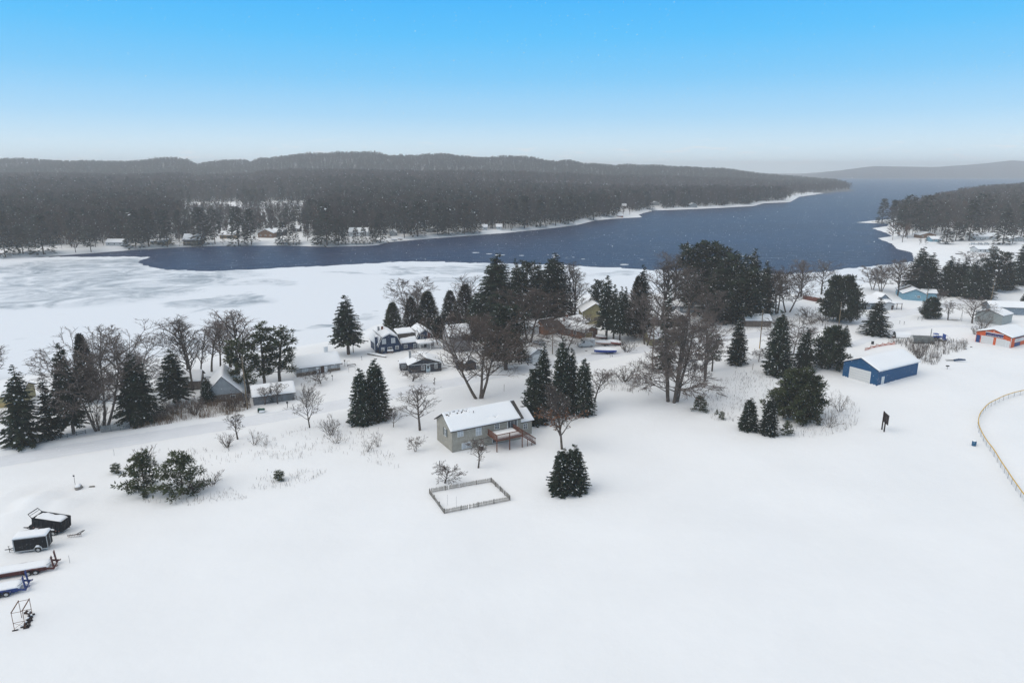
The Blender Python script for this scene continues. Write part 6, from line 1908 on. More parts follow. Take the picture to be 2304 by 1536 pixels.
pole(795, 793, 765, 'short dark post by the lone lakeshore spruce', r_=.13, m=M_DARK)

# ---- board on two posts
x, y, z = GT(1984, 966); x2, y2, _ = GT(1989, 971)
sg = thing('sign_board', 'dark two-posted board standing alone in the snowfield', 'sign', (x, y, z), math.atan2(y2 - y, x2 - x))
L_ = math.hypot(x2 - x, y2 - y); Hs = top_z(y, 925) - z
M_DKWOOD = mat('dark_stained_wood', (.028, .018, .018), .8, .3, 4, .2)
for u in (0, L_):
    q_ = MB(); q_.box(u - .11, -.11, -.5, u + .11, .11, Hs * (1.0 if u == 0 else .97)); q_.build('post', M_DKWOOD, sg)
q_ = MB(); q_.box(-.35, .115, Hs * .45, L_ + .9, .2, Hs * .95); bd = q_.build('board', M_DKWOOD, sg)
q_ = MB(); q_.box(-.4, .204, Hs * .42, L_ + .95, .25, Hs * .97); q_.build('face_panel', M_GREY, bd)
q_ = MB(); q_.box(-.36, .10, Hs * .975, L_ + .92, .27, Hs * .975 + .1); q_.build('snow_cap', M_ROOFSNOW, bd)

# ---- wheels
def wheel(root, x, y, r_=.36, w=.24, side=-1, rim=True):
    q_ = MB(); pts = []
    n_ = 20
    prof = [(r_ * .62, -w / 2), (r_ * .93, -w / 2), (r_, -w * .3), (r_, w * .3), (r_ * .93, w / 2), (r_ * .62, w / 2)]
    o = len(q_.v)
    for k in range(n_):
        a = 2 * math.pi * k / n_
        for rr, yy in prof: q_.v.append((x + rr * math.cos(a), y + yy, r_ + rr * math.sin(a)))
    m_ = len(prof)
    for k in range(n_):
        for j in range(m_):
            q_.f.append((o + k * m_ + j, o + k * m_ + (j + 1) % m_, o + ((k + 1) % n_) * m_ + (j + 1) % m_, o + ((k + 1) % n_) * m_ + j)); q_.m.append(0)
    wh = q_.build('wheel', M_TIRE, root, True)
    h_ = MB(); h_.tube([(x, y - w * .36, r_), (x, y + w * .36, r_)], r_ * .615, 14); rm_ = h_.build('rim', M_RIM, wh)
def fender(root, x0, x1, y0, y1, h, m, snow=True, t=.05):
    n_ = 10; q_ = MB(); pts = []
    for i in range(n_ + 1):
        a = math.pi * i / n_; pts.append(((x0 + x1) / 2 - (x1 - x0) / 2 * math.cos(a), h * .35 + h * .65 * math.sin(a) ** .6))
    for i in range(n_):
        (xa, za), (xb, zb) = pts[i], pts[i + 1]
        q_.add([(xa, y0, za), (xb, y0, zb), (xb, y1, zb), (xa, y1, za), (xa, y0, za + t), (xb, y0, zb + t), (xb, y1, zb + t), (xa, y1, za + t)], [(3, 2, 1, 0), (4, 5, 6, 7), (0, 1, 5, 4), (2, 3, 7, 6)])
    f_ = q_.build('fender', m, root)
    if snow:
        s_ = MB(); snow_sheet(s_, (x0 + .25, y0, h + t), (x1 - .25, y0, h + t), (x1 - .25, y1, h + t), (x0 + .25, y1, h + t), .16, x0, 6, 3, lip=.2); s_.build('fender_snow', M_ROOFSNOW, f_, True)
M_BLACKP = mat('black_trailer_paint', (.010, .011, .014), .6, .5, 2.5, .1, spec=.15)
M_MAROON = mat('maroon_trailer_paint', (.075, .016, .016), .6, .4, 3, .15)
M_TBLUE = mat('blue_trailer_paint', (.012, .035, .16), .5, .35, 3, .1)
# enclosed cargo trailer
t_ = local('cargo_trailer', 'black enclosed cargo trailer with white trim and snowy roof', 'trailer', 34, 1247, 16)
q_ = MB(); q_.box(0, 0, .42, 4.25, 1.9, 2.35); bdy = q_.build('body', M_BLACKP, t_)
q_ = MB()
q_.box(-.03, -.03, .30, 4.28, -.004, .46); q_.box(-.05, -.035, .30, .09, .02, 2.36); q_.box(4.2, -.035, .30, 4.29, .02, 2.36); q_.box(-.03, -.03, 2.28, 4.28, -.004, 2.40); q_.build('trim', M_STEEL, t_)
q_ = MB(); q_.box(2.05, -.014, .47, 2.065, -.003, 2.27); q_.box(1.05, -.012, .47, 1.062, -.003, 2.27); q_.box(3.1, -.012, .47, 3.112, -.003, 2.27); q_.build('panel_seam', M_DARK, bdy)
q_ = MB(); q_.box(4.254, .12, .5, 4.3, 1.78, 2.25); dr_ = q_.build('rear_door', M_BLACKP, t_)
q_ = MB(); q_.box(4.302, .9, .55, 4.34, .98, 2.2); q_.build('latch_bar', M_STEEL, dr_)
q_ = MB(); snow_sheet(q_, (-.03, -.03, 2.41), (4.28, -.03, 2.41), (4.28, 1.93, 2.41), (-.03, 1.93, 2.41), .24, 1.2, 12, 8, lip=.04); q_.build('roof_snow', M_ROOFSNOW, bdy, True)
wheel(t_, 3.0, -.12); wheel(t_, 3.0, 2.02); fender(t_, 2.5, 3.5, -.28, -.004, .86, M_WHITE)
q_ = MB(); q_.bar((0, .4, .45), (-1.15, .95, .45), .09); q_.bar((0, 1.5, .45), (-1.15, .95, .45), .09); q_.bar((-1.1, .95, .45), (-1.55, .95, .47), .1); q_.build('tongue', M_DARK, t_)
q_ = MB(); q_.tube([(-1.0, .95, -.2), (-1.0, .95, .95)], .04, 6); q_.bar((-1.1, .85, .95), (-.9, 1.05, .95), .04); q_.build('jack', M_DARK, t_)
q_ = MB(); q_.box(-.35, .5, .5, -.05, 1.4, .9); q_.build('front_box', M_STEEL, t_)
# dump trailer: tipped bed over a low frame
t_ = local('dump_trailer', 'black dump trailer with its open bed tipped up', 'trailer', 60, 1204, -4)
bed = MB()
Lb, Wb, Hb = 4.6, 2.1, 1.5
th = .05
bed.box(0, 0, 0, Lb, Wb, th); bed.box(0, 0, th, Lb, th, Hb); bed.box(0, Wb - th, th, Lb, Wb, Hb); bed.box(0, th, th, th, Wb - th, Hb)
bed.box(-.03, -.06, Hb, Lb, th + .03, Hb + .1); bed.box(-.03, Wb - th - .03, Hb, Lb, Wb + .06, Hb + .1)
for i in range(7): bed.box(.35 + i * .66, -.07, th, .45 + i * .66, -.004, Hb)
b_ = bed.build('bed', M_BLACKP, t_)
tail = Vector((5.4, 0, .62)); tip = R(7)
b_.rotation_euler = (0, tip, 0); b_.location = (5.45 - Lb * math.cos(tip), 0.25, .72 + Lb * math.sin(tip))
q_ = MB(); q_.box(Lb + .004, 0, -.05, Lb + .07, Wb, Hb + .12)
for i in range(4): q_.box(Lb + .071, .15 + i * .55, 0, Lb + .13, .25 + i * .55, Hb + .1)
q_.build('tailgate', M_BLACKP, b_)
q_ = MB(); q_.bar((-.02, 0, Hb + .1), (-.55, .05, Hb + .55), .08); q_.bar((-.02, Wb, Hb + .1), (-.55, Wb - .05, Hb + .55), .08); q_.bar((-.55, .05, Hb + .55), (-.55, Wb - .05, Hb + .55), .12); q_.bar((-.3, .02, Hb + .33), (-.3, Wb, Hb + .33), .06); q_.build('tarp_frame', M_BLACKP, b_)
q_ = MB()
for i in range(9): q_.box(.2 + i * .5, -.09, .02, .38 + i * .5, -.071, .08)
q_.build('reflector_strip', mat('red_white_tape', (.45, .22, .2), .5, .2, 4, 0), b_)
q_ = MB(); snow_sheet(q_, (.1, .06, .95), (Lb - .05, .06, .95), (Lb - .05, Wb - .06, .95), (.1, Wb - .06, .95), .62, 4, 10, 5); q_.build('bed_snow', M_ROOFSNOW, b_, True)
q_ = MB(); q_.box(.5, .55, .48, 5.5, .7, .68); q_.box(.5, 1.9, .48, 5.5, 2.05, .68); q_.bar((.5, .62, .58), (-1.0, 1.3, .55), .12); q_.bar((.5, 1.98, .58), (-1.0, 1.3, .55), .12); q_.bar((-1.0, 1.3, .55), (-1.4, 1.3, .55), .14)
for xx in (1.2, 2.5, 4.0, 5.3): q_.box(xx, .7, .5, xx + .12, 1.9, .64)
q_.build('chassis', M_BLACKP, t_)
q_ = MB(); q_.tube([(1.9, 1.3, .6), (1.7, 1.3, 1.25)], .09, 8); q_.build('hydraulic_ram', M_STEEL, t_)
q_ = MB(); q_.box(-.1, .8, .62, .6, 1.8, 1.15); q_.build('pump_box', M_BLACKP, t_)
for xx in (3.3, 4.2):
    wheel(t_, xx, .2, .4, .26); wheel(t_, xx, 2.35, .4, .26)
fender(t_, 2.8, 4.7, .05, .5, .95, M_BLACKP)
# flatbed trailers with upright ramps
def flatbed(px, py, ang, L, label, m, wheels, x_off=0, ladder=False):
    t_ = local('flatbed_trailer', label, 'trailer', px, py, ang, 'flatbed equipment trailers')
    q_ = MB(); q_.box(-x_off, 0, .38, L, .16, .84); q_.box(-x_off, 2.2, .38, L, 2.36, .84); q_.box(-x_off, .16, .54, L, 2.2, .64)
    q_.slab((L, 0, .5), (L + .9, 0, .3), (L + .9, .16, .3), (L, .16, .5), .22); q_.slab((L, 2.2, .5), (L + .9, 2.2, .3), (L + .9, 2.36, .3), (L, 2.36, .5), .22); q_.box(L + .8, .16, .3, L + .9, 2.2, .48)
    fr = q_.build('frame', m, t_)
    s_ = MB(); snow_sheet(s_, (-x_off, .16, .66), (L + .2, .16, .66), (L + .2, 2.2, .66), (-x_off, 2.2, .66), .3, L, 16, 6, lip=.03); s_.build('deck_snow', M_ROOFSNOW, fr, True)
    for wx in wheels:
        wheel(t_, wx, -.14, .37, .24); wheel(t_, wx, 2.5, .37, .24)
    fender(t_, wheels[0] - .5, wheels[-1] + .5, -.30, -.004, .9, m, False)
    for yy in (.25, 1.75):
        r_ = MB()
        for k in (0, .36): r_.bar((L + .75, yy + k, .45), (L + .62, yy + k, 2.15), .085)
        for j in range(8): r_.bar((L + .75 - j * .018, yy, .6 + j * .21), (L + .75 - j * .018, yy + .36, .6 + j * .21), .05)
        r_.bar((L + .74, yy, .55), (L + 1.25, yy, .62), .07); r_.bar((L + .74, yy + .36, .55), (L + 1.25, yy + .36, .62), .07); r_.bar((L + 1.25, yy, .62), (L + 1.25, yy + .36, .62), .07); r_.bar((L + .71, yy, .95), (L + 1.2, yy, .64), .05)
        r_.build('ramp', m, t_)
        c_ = MB(); c_.bar((L - .35, yy + .18, .8), (L + .68, yy + .18, 1.35), .035); c_.build('ramp_strut', M_DARK, t_)
    return t_
flatbed(2, 1305, 20, 5.35, 'maroon flatbed trailer with two upright ramps', M_MAROON, (3.2, 4.1), 3.0)
flatbed(-40, 1352, 23, 3.9, 'royal blue flatbed trailer with ladder ramps, cut by the left edge', M_TBLUE, (1.75, 2.65), 2.0)
# rusty frame
a, b_, c = Vector(GT(33, 1418)), Vector(GT(58, 1413)), Vector(GT(49, 1389))
ux, uy = b_ - a, c - a
Ht = top_z(a.y, 1378) - a.z
fr_ = thing('steel_frame', 'rusty open box frame of thin steel tubes in the snow', 'frame', a, 0)
V0, VX, VY = Vector((0, 0, 0)), Vector((ux.x, ux.y, 0)), Vector((uy.x, uy.y, 0)); ZT = Vector((0, 0, Ht))
for p in (V0, VX, VY, VX + VY):
    q_ = MB(); q_.bar(p - Vector((0, 0, .3)), p + ZT * 1.04, .06); q_.build('upright', M_RUST, fr_)
q_ = MB()
for p, q in ((V0, VX), (VY, VX + VY)):
    for f in (.42, .97): q_.bar(p + ZT * f, q + ZT * f, .045)
    q_.bar(p + ZT * .1, q + ZT * .42, .025); q_.bar(q + ZT * .1, p + ZT * .42, .025)
q_.build('cross_brace', M_RUST, fr_)
q_ = MB()
for p in (V0, VX): q_.bar(p + ZT, p + VY + ZT, .11)
q_.build('top_beam', M_RUST, fr_)
q_ = MB()
for p in (V0, VX): q_.bar(p + Vector((-.2, -.1, .03)), p + Vector((.35, .12, .06)), .14)
q_.build('foot', M_DKWOOD, fr_)
for k, (px, py, s_) in enumerate(((58, 1409, .5), (64, 1399, .45), (66, 1390, .5), (70, 1384, .45), (62, 1380, .4))):
    o = local('scrap_block', ['dark scrap block at the foot of the rusty frame', 'second dark scrap block behind the frame foot', 'largest dark scrap lump beside the rusty frame', 'outermost dark scrap block right of the rusty frame', 'small scrap block inside the rusty frame'][k], 'scrap', px, py, 20 + 37 * k, 'scrap lying by the rusty frame')
    q_ = MB(); q_.box(-s_, -.14, -.2, s_, .14, .2); q_.box(-s_ * .3, -.4, -.2, s_ * .2, -.141, .12); q_.box(-.12, -.1, .201, .16, .1, .42); q_.build('block', M_DKWOOD, o)
    s2 = MB(); snow_sheet(s2, (-s_, -.13, .203), (-.14, -.13, .203), (-.14, .13, .203), (-s_, .13, .203), .14, k, 4, 3, lip=.15); s2.build('snow_cap', M_ROOFSNOW, o, True)
# harrow
t_ = local('harrow', 'small dark tined harrow half buried beside the dump trailer', 'farm tool', 152, 1208, 12)
q_ = MB(); q_.bar((0, 0, .25), (1.9, .1, .3), .09); q_.bar((1.5, 0, .25), (2.1, .9, .45), .1); q_.bar((1.2, .2, .28), (1.9, .95, .42), .09); q_.build('beam', M_DARK, t_)
for i in range(9):
    q_ = MB(); q_.bar((.1 + i * .22, 0, -.1), (.05 + i * .22, -.02, .48), .035); q_.build('tine', M_RUST, t_)
# stakes, rocks, bits
def stake(px, base, top, label, m=None, r_=.035, head=None, cat='stake'):
    x, y, z = GT(px, base); H_ = max(.3, top_z(y, top) - z)
    o = thing('stake' if cat == 'stake' else cat.replace(' ', '_'), label, cat, (x, y, z), 0, 'stakes and markers in the snow')
    q_ = MB(); q_.tube([(0, 0, -.3), (.03 * H_, 0, H_)], r_, 6); q_.build('shaft', m or M_POLE, o)
    if head:
        q_ = MB(); q_.box(-head, -head * .5, H_ - head, head, head * .5, H_ + head); q_.build('head', m or M_DARK, o)
stake(157, 1266, 1249, 'thin bare stake right of the flatbed ramps', M_GREY, .025)
stake(169, 1090, 1070, 'short marker stake with a dark head above the snow mounds', M_DARK, .03, .12)
stake(257, 1024, 1010, 'thin stake on the snowy road verge', M_GREY, .03)
stake(989, 1046, 1036, 'stubby post left of the grey house corner', M_DARK, .08)
stake(1134, 880, 864, 'thin post at the roadside right of the maple', M_POLE, .05)
stake(1656, 829, 816, 'first fence stake below the thin-trunked spruce', M_POLE, .06)
stake(1661, 822, 807, 'second fence stake below the thin-trunked spruce', M_POLE, .06)
stake(1693, 832, 818, 'lone fence stake below the utility pole', M_POLE, .06)
stake(1725, 850, 830, 'thin stake in front of the tall spruce pair', M_GREY, .04)
stake(1800, 840, 822, 'stake before the medium spruce near the barn', M_GREY, .05)
stake(2024, 728, 722, 'left of two tiny markers by the driveway', M_DARK, .06, .1)
stake(2034, 730, 724, 'right of two tiny markers by the driveway', M_DARK, .06, .1)
stake(2065, 720, 714, 'left of two small markers below the small rounded pine', M_DARK, .06, .1)
stake(2074, 722, 716, 'right of two small markers below the small rounded pine', M_DARK, .06, .1)
stake(1850, 734, 724, 'dark mailbox on a post by the hedge', M_DARK, .06, .22, 'mailbox')
stake(1862, 731, 722, 'grey mailbox on a post by the round-headed pine', M_DARK, .06, .18, 'mailbox')
stake(647, 917, 905, 'dark mailbox on a post beside the garage', M_DARK, .07, .2, 'mailbox')
stake(748, 856, 845, 'small bird feeder on a post right of the crooked apple tree', M_DARK, .05, .16, 'bird feeder')
stake(776, 824, 811, 'forked clothesline post right of the stone cottage', M_GREYWOOD, .07, .2, 'post')
stake(814, 810, 802, 'small marker post in the yard of the gambrel house', M_DARK, .06, .1)
o = local('birdhouse_post', 'pale wooden birdhouse post in the road verge below the navy cottage', 'post', 978, 866)
q_ = MB(); q_.box(-.09, -.09, -.4, .09, .09, 2.0); q_.build('post', M_GREYWOOD, o)
q_ = MB(); q_.box(-.32, -.06, 1.3, -.092, .06, 1.45); q_.box(.092, -.06, 1.7, .35, .06, 1.85); q_.box(-.35, -.14, .3, -.17, .0, .75); q_.build('arm', M_GREYWOOD, o)
def rock(px, py, s_, label, m, seed, snow=True, name='boulder', cat='boulder'):
    x, y, z = GT(px, py); rr = random.Random(seed)
    bm = bmesh.new(); bmesh.ops.create_icosphere(bm, subdivisions=2, radius=1)
    for v in bm.verts:
        k = 1 + .22 * nzf(v.co.x * 2, v.co.y * 2 + v.co.z, seed); v.co = Vector((v.co.x * s_[0] * k, v.co.y * s_[1] * k, v.co.z * s_[2] * k))
    me = bpy.data.meshes.new(name); bm.to_mesh(me); bm.free(); me.materials.append(m)
    o = link_mesh(name, me); o.location = (x, y, z + s_[2] * .25); o.rotation_euler = (0, 0, seed)
    tag(o, label, cat)
    if snow:
        q_ = MB(); snow_sheet(q_, (-s_[0] * .75, -s_[1] * .6, s_[2] * .72), (s_[0] * .7, -s_[1] * .6, s_[2] * .72), (s_[0] * .7, s_[1] * .7, s_[2] * .72), (-s_[0] * .75, s_[1] * .7, s_[2] * .72), s_[2] * .5, seed, 6, 5, lip=.25); q_.build('snow_cap', M_ROOFSNOW, o, True)
M_ROCK = mat('rock', (.22, .21, .20), .9, .35, 3, .6)
rock(177, 1098, (1.0, .6, .55), 'snow-capped grey boulder above the trailers', M_ROCK, 2)
o = local('board', 'short grey plank end sticking out of the snow near the boulder', 'plank', 207, 1095, 15)
q_ = MB(); q_.box(-.45, -.12, -.05, .45, .12, .13); q_.box(-.4, -.1, .131, .42, .1, .2); q_.build('plank', [M_GREYWOOD], o)
rock(1450, 874, (.35, .3, .4), 'small dark stump under the linden branches', M_DKWOOD, 5, True, 'stump', 'stump')
# green tipped bin by the road
o = local('tipped_bin', 'green tipped-over bin with snow in its mouth by the road', 'bin', 588, 926, 15)
q_ = MB(); t0 = .05
q_.box(-.75, -.4, .0, .75, .4, t0); q_.box(-.75, -.4, t0, -.7, .4, .8); q_.box(-.7, .35, t0, .7, .4, .7); q_.slab((-.75, -.4, .78), (.8, -.4, .45), (.8, .4, .5), (-.75, .4, .8), .06)
b_ = q_.build('body', mat('green_plastic', (.012, .085, .055), .5, .3, 3, .1), o)
q_ = MB(); snow_sheet(q_, (-.5, -.5, .06), (.75, -.5, .06), (.75, .3, .06), (-.5, .3, .06), .36, 1, 5, 5, lip=.15); q_.build('bin_snow', M_ROOFSNOW, b_, True)
# barrels, bin by the house
def barrel(px, py, r_, H_, m, label, snow=True):
    o = local('barrel', label, 'barrel', px, py)
    q_ = MB(); q_.tube([(0, 0, -.1), (0, 0, .05), (0, 0, H_ * .33), (0, 0, H_ * .35), (0, 0, H_ * .37), (0, 0, H_ * .66), (0, 0, H_ * .68), (0, 0, H_ * .7), (0, 0, H_)], [r_ * .97, r_, r_, r_ * 1.05, r_, r_, r_ * 1.05, r_, r_ * .98], 16); b_ = q_.build('drum', m, o, True)
    q_ = MB(); q_.tube([(0, 0, H_), (0, 0, H_ + .02), (0, 0, H_ + .16), (0, 0, H_ + .22)], [r_ * .9, r_ * .96, r_ * .8, r_ * .3], 14); q_.build('snow_cap', M_ROOFSNOW, o, True)
barrel(2191, 1002, .40, 1.0, mat('blue_drum', (.015, .10, .20), .5, .3, 3, .1), 'blue barrel standing near the ball field fence')
barrel(1963, 774, .4, 1.05, M_DARK, 'dark barrel by the lane behind the blue barn')
barrel(2010, 760, .38, .7, mat('brown_drum', (.10, .05, .04), .6, .3, 3, .1), 'brown barrel at the end of the arched shelter')
barrel(1083, 1012, .45, .95, mat('wood_tub', (.055, .035, .03), .7, .4, 4, .2), 'dark tub with snow and stems by the basement wall')
# charcoal grill
o = local('grill', 'small park grill on a post in the snow by the barn', 'grill', 2131, 830)
q_ = MB(); q_.tube([(0, 0, -.3), (0, 0, .75)], .05, 6); q_.build('post', M_DARK, o)
q_ = MB(); q_.box(-.38, -.26, .751, .38, .26, .80); q_.box(-.38, -.26, .80, -.34, .26, 1.0); q_.box(.34, -.26, .80, .38, .26, 1.0); q_.box(-.34, .22, .80, .34, .26, 1.0); q_.build('firebox', M_DARK, o)
# blue implement
o = local('plough_blade', 'dark blue snow plough blade lying on the snow', 'machine part', 2128, 812, -10)
M_IMPL = mat('faded_blue_steel', (.03, .06, .12), .5, .3, 3, .1)
q_ = MB(); q_.tube([(2.1, 0, .35), (3.4, .25, .55), (5.3, .5, .5)], [.3, .34, .22], 8); q_.build('blade', M_IMPL, o)
q_ = MB(); q_.bar((0, -.3, .2), (2.3, -.1, .3), .1); q_.bar((0, .5, .3), (2.3, .25, .35), .1); q_.build('push_arm', M_DARK, o)
q_ = MB(); q_.box(-.1, 0, 0, .1, .1, .1); 
# dark debris by orange building
rock(2185, 781, (.55, .25, .22), 'small dark lump in the snow left of the orange building', M_DKWOOD, 7, True, 'debris', 'debris')
rock(2172, 786, (.4, .35, .4), 'snow-plastered stump among the brambles', M_ROCK, 9, True, 'stump', 'stump')
# arched shelter: ribbed half-round with white front
def arch(px, py, ang, L, r_, label, wallm, endm, snow, hgt_=1.0):
    o = local('arched_shelter', label, 'shelter', px, py, ang)
    n_ = 12; prof = [(-r_ * math.cos(math.pi * i / n_), hgt_ * r_ * math.sin(math.pi * i / n_)) for i in range(n_ + 1)]
    q_ = MB()
    for i in range(n_):
        (ya, za), (yb, zb) = prof[i], prof[i + 1]
        q_.quad((0, ya, za), (L, ya, za), (L, yb, zb), (0, yb, zb))
    q_.quad((0, -r_, -.5), (L, -r_, -.5), (L, -r_, 0), (0, -r_, 0))
    sh = q_.build('shell', wallm, o)
    e_ = MB(); e_.prism([(-r_, -.5)] + prof + [(r_, -.5)], 'x', .02, .06); e_.build('end_wall', endm, o)
    e_ = MB(); e_.prism([(-r_, -.5)] + prof + [(r_, -.5)], 'x', L - .06, L - .02); e_.build('end_wall', endm, o)
    if snow:
        s_ = MB(); m0, m1 = snow
        for i in range(m0, m1):
            (ya, za), (yb, zb) = prof[i], prof[i + 1]; k = 1.05
            s_.add([(-.05, ya * k, za * k), (L + .05, ya * k, za * k), (L + .05, yb * k, zb * k), (-.05, yb * k, zb * k)], [(0, 1, 2, 3)])
        s_.build('shelter_snow', M_ROOFSNOW, sh, True)
M_GREYSHED = siding('weathered_grey_boards', (.12, .13, .13), .15, False, .3)
arch(2050, 770, -10, 6.0, 1.8, 'grey arched shed with a white front, by the blue tractor', M_GREYSHED, M_DOORWHITE, (6, 9), 1.25)
arch(2012, 759, -12, 4.6, 1.8, 'white snow-covered arched tunnel left of the grey shed', M_DOORWHITE, M_GREYSHED, (1, 12), 1.1)
q_ = local('flue_pipe', 'thin upright pipe between the grey shed and the tractor', 'pipe', 2092, 770)
m_ = MB(); m_.tube([(0, 0, -.3), (0, 0, 4.4)], .13, 8); m_.build('pipe', M_GREY, q_)
# blue tractor with loader
o = local('tractor', 'bright blue compact tractor with raised bucket behind the grey shed', 'tractor', 2097, 766, -6)
M_TRAC = mat('tractor_blue', (.005, .055, .30), .4, .15, 3, .05)
q_ = MB(); q_.box(.2, -.4, .9, 1.9, .4, 1.5); q_.box(1.9, -.45, 1.0, 2.6, .45, 1.35); q_.box(.3, -.55, 2.15, 1.6, .55, 2.4)
q_.bar((.35, -.5, 1.4), (.35, -.5, 2.2), .08); q_.bar((1.5, -.5, 1.4), (1.5, -.5, 2.2), .08); q_.bar((.35, .5, 1.4), (.35, .5, 2.2), .08); q_.bar((1.5, .5, 1.4), (1.5, .5, 2.2), .08)
q_.build('body', M_TRAC, o)
q_ = MB(); q_.bar((1.2, -.62, 1.5), (3.4, -.62, 1.35), .14); q_.bar((1.2, .62, 1.5), (3.4, .62, 1.35), .14); q_.bar((3.4, -.62, 1.35), (3.9, -.62, .8), .12); q_.build('loader_arm', M_TRAC, o)
q_ = MB(); q_.slab((3.5, -.9, .3), (4.3, -.9, .6), (4.3, .9, .6), (3.5, .9, .3), .08); q_.box(3.45, -.9, .3, 3.62, .9, 2.2); q_.slab((3.6, -.9, 2.1), (4.2, -.9, 1.7), (4.2, .9, 1.7), (3.6, .9, 2.1), .08); q_.build('bucket', M_TRAC, o)
for xx, r__ in ((.5, .62), (2.2, .4)):
    wheel(o, xx, -.75, r__, .35); wheel(o, xx, .75, r__, .35)
q_ = MB(); q_.box(.9, -1.3, -.3, 3.6, -1.1, .55); q_.build('pallet', M_GREYWOOD, None); bpy.data.objects[-1] if False else None
_p = [ob for ob in COL.objects if ob.name.startswith('pallet')][0]
_p.location = o.location + Vector((.1, -.5, 0)); tag(_p, 'grey board stack lying before the tractor wheels', 'boards')
# orange snow fence along the bank behind the barn
fl_ = [GT(px, py) for px, py in ((1946, 789), (1962, 783), (1980, 779), (1998, 776), (2016, 775))]
a = Vector(fl_[0]); o = thing('snow_fence', 'faded orange snow fence half buried on the bank behind the barn', 'fence', a)
M_ORF = mat('orange_plastic_mesh', (.50, .17, .12), .7, .25, 2, 0)
q_ = MB(); rr = random.Random(2)
pl = []
for i in range(len(fl_) - 1):
    for j in range(8): pl.append(Vector(fl_[i]).lerp(Vector(fl_[i + 1]), j / 8) - a)
for i in range(len(pl) - 1):
    h0, h1 = .75 + .25 * math.sin(i * 1.1), .75 + .25 * math.sin(i * 1.1 + 1.1)
    for f in (0.05, .3, .55, .8): q_.slab(pl[i] + Vector((0, 0, h0 * f)), pl[i + 1] + Vector((0, 0, h1 * f)), pl[i + 1] + Vector((.03, .04, h1 * f)), pl[i] + Vector((.03, .04, h0 * f)), .13)
q_.build('mesh_strips', M_ORF, o)
for i in range(0, len(pl), 6):
    m_ = MB(); m_.bar(pl[i] + Vector((0, .08, -.3)), pl[i] + Vector((0, .08, 1.15)), .06); m_.build('post', M_RUST, o)
# metal swing frames
def swing_frame(px, py, ang, L, H_, label, m):
    o = local('swing_frame', label, 'swing frame', px, py, ang)
    for xx in (0, L):
        q_ = MB(); q_.bar((xx, 0, -.2), (xx, .55, H_), .06); q_.bar((xx, 1.1, -.2), (xx, .55, H_), .06)
        for f in (.25, .5, .75): q_.bar((xx, .55 * f, H_ * f), (xx, 1.1 - .55 * f, H_ * f), .04)
        q_.build('end_ladder', m, o)
    q_ = MB(); q_.bar((0, .55, H_), (L * .35, .55, H_), .05); q_.bar((0, 0, .1), (L, 0, .1), .06); q_.bar((0, 1.1, .1), (L, 1.1, .1), .06); q_.build('rail', m, o)
    q_ = MB(); q_.box(L * .3, .2, .25, L * .75, .9, .32); q_.build('seat', M_GREYWOOD, o)
swing_frame(2134, 721, -6, 4.6, 3.4, 'dark metal ladder-ended frame beside the open bare tree', M_DARK)
swing_frame(2262, 590, 0, 3.4, 3.0, 'small red frame on the peninsula lawn', mat('red_frame_paint', (.30, .05, .05), .6, .2, 3, 0))
# clothesline trellis near stone cottage
o = local('bench_swing', 'dark garden bench frame right of the stone cottage', 'bench', 782, 825, 25)
q_ = MB(); q_.box(0, 0, .42, 2.3, .45, .5); q_.build('seat', M_DKWOOD, o)
for xx in (.1, 2.2):
    q_ = MB(); q_.box(xx - .05, .02, -.3, xx + .05, .43, .418); q_.build('leg', M_DKWOOD, o)
q_ = MB(); q_.bar((0, .42, .5), (0, .5, 1.5), .06); q_.bar((0, .5, 1.5), (.9, .5, 1.55), .05); q_.build('frame', M_GREYWOOD, o)
o = local('goal_frame', 'thin open pipe frame in the yard below the stone cottage corner', 'frame', 785, 838, 14)
q_ = MB(); q_.bar((0, 0, -.3), (0, 0, 1.5), .05); q_.bar((1.7, 0, -.3), (1.7, 0, 1.5), .05); q_.bar((0, 0, 1.5), (1.7, 0, 1.5), .05); q_.build('pipe', M_GREYWOOD, o)
# picnic bench at gambrel house, hedge bits
o = local('picnic_table', 'snow-loaded wooden picnic table before the navy gambrel house', 'picnic table', 871, 795, 5)
q_ = MB(); q_.box(0, 0, .68, 1.9, .8, .75); q_.build('top', M_RUST, o)
for yy in (-.5, .95):
    q_ = MB(); q_.box(0, yy, .4, 1.9, yy + .3, .46); q_.build('bench_seat', M_RUST, o)
for xx in (.3, 1.6):
    q_ = MB(); q_.bar((xx, -.4, -.2), (xx, .3, .68), .08); q_.bar((xx, 1.2, -.2), (xx, .5, .68), .08); q_.build('leg', M_RUST, o)
q_ = MB(); snow_sheet(q_, (0, 0, .755), (1.9, 0, .755), (1.9, .8, .755), (0, .8, .755), .35, 2, 6, 4, lip=.1); q_.build('table_snow', M_ROOFSNOW, o, True)
o = local('hedge_shrub', 'small rust-coloured shrub at the corner of the navy gambrel house', 'shrub', 856, 797)
link_mesh('twigs', P['shrub_red'].crown, o); link_mesh('stems', P['shrub_red'].trunk, o); o.scale = (.25, .25, .2)
# low wall line by the gambrel drive
o = local('timber_edging', 'low snow-topped timber wall left of the navy gambrel house', 'wall', 826, 797, -33)
q_ = MB(); q_.box(0, 0, -.4, 7.5, .3, .45); q_.build('timber', M_GREYWOOD, o)
q_ = MB(); snow_sheet(q_, (-.1, -.2, .46), (7.5, -.2, .46), (7.5, .7, .46), (-.1, .7, .46), .3, 5, 10, 3, lip=.12); q_.build('wall_snow', M_ROOFSNOW, o, True)

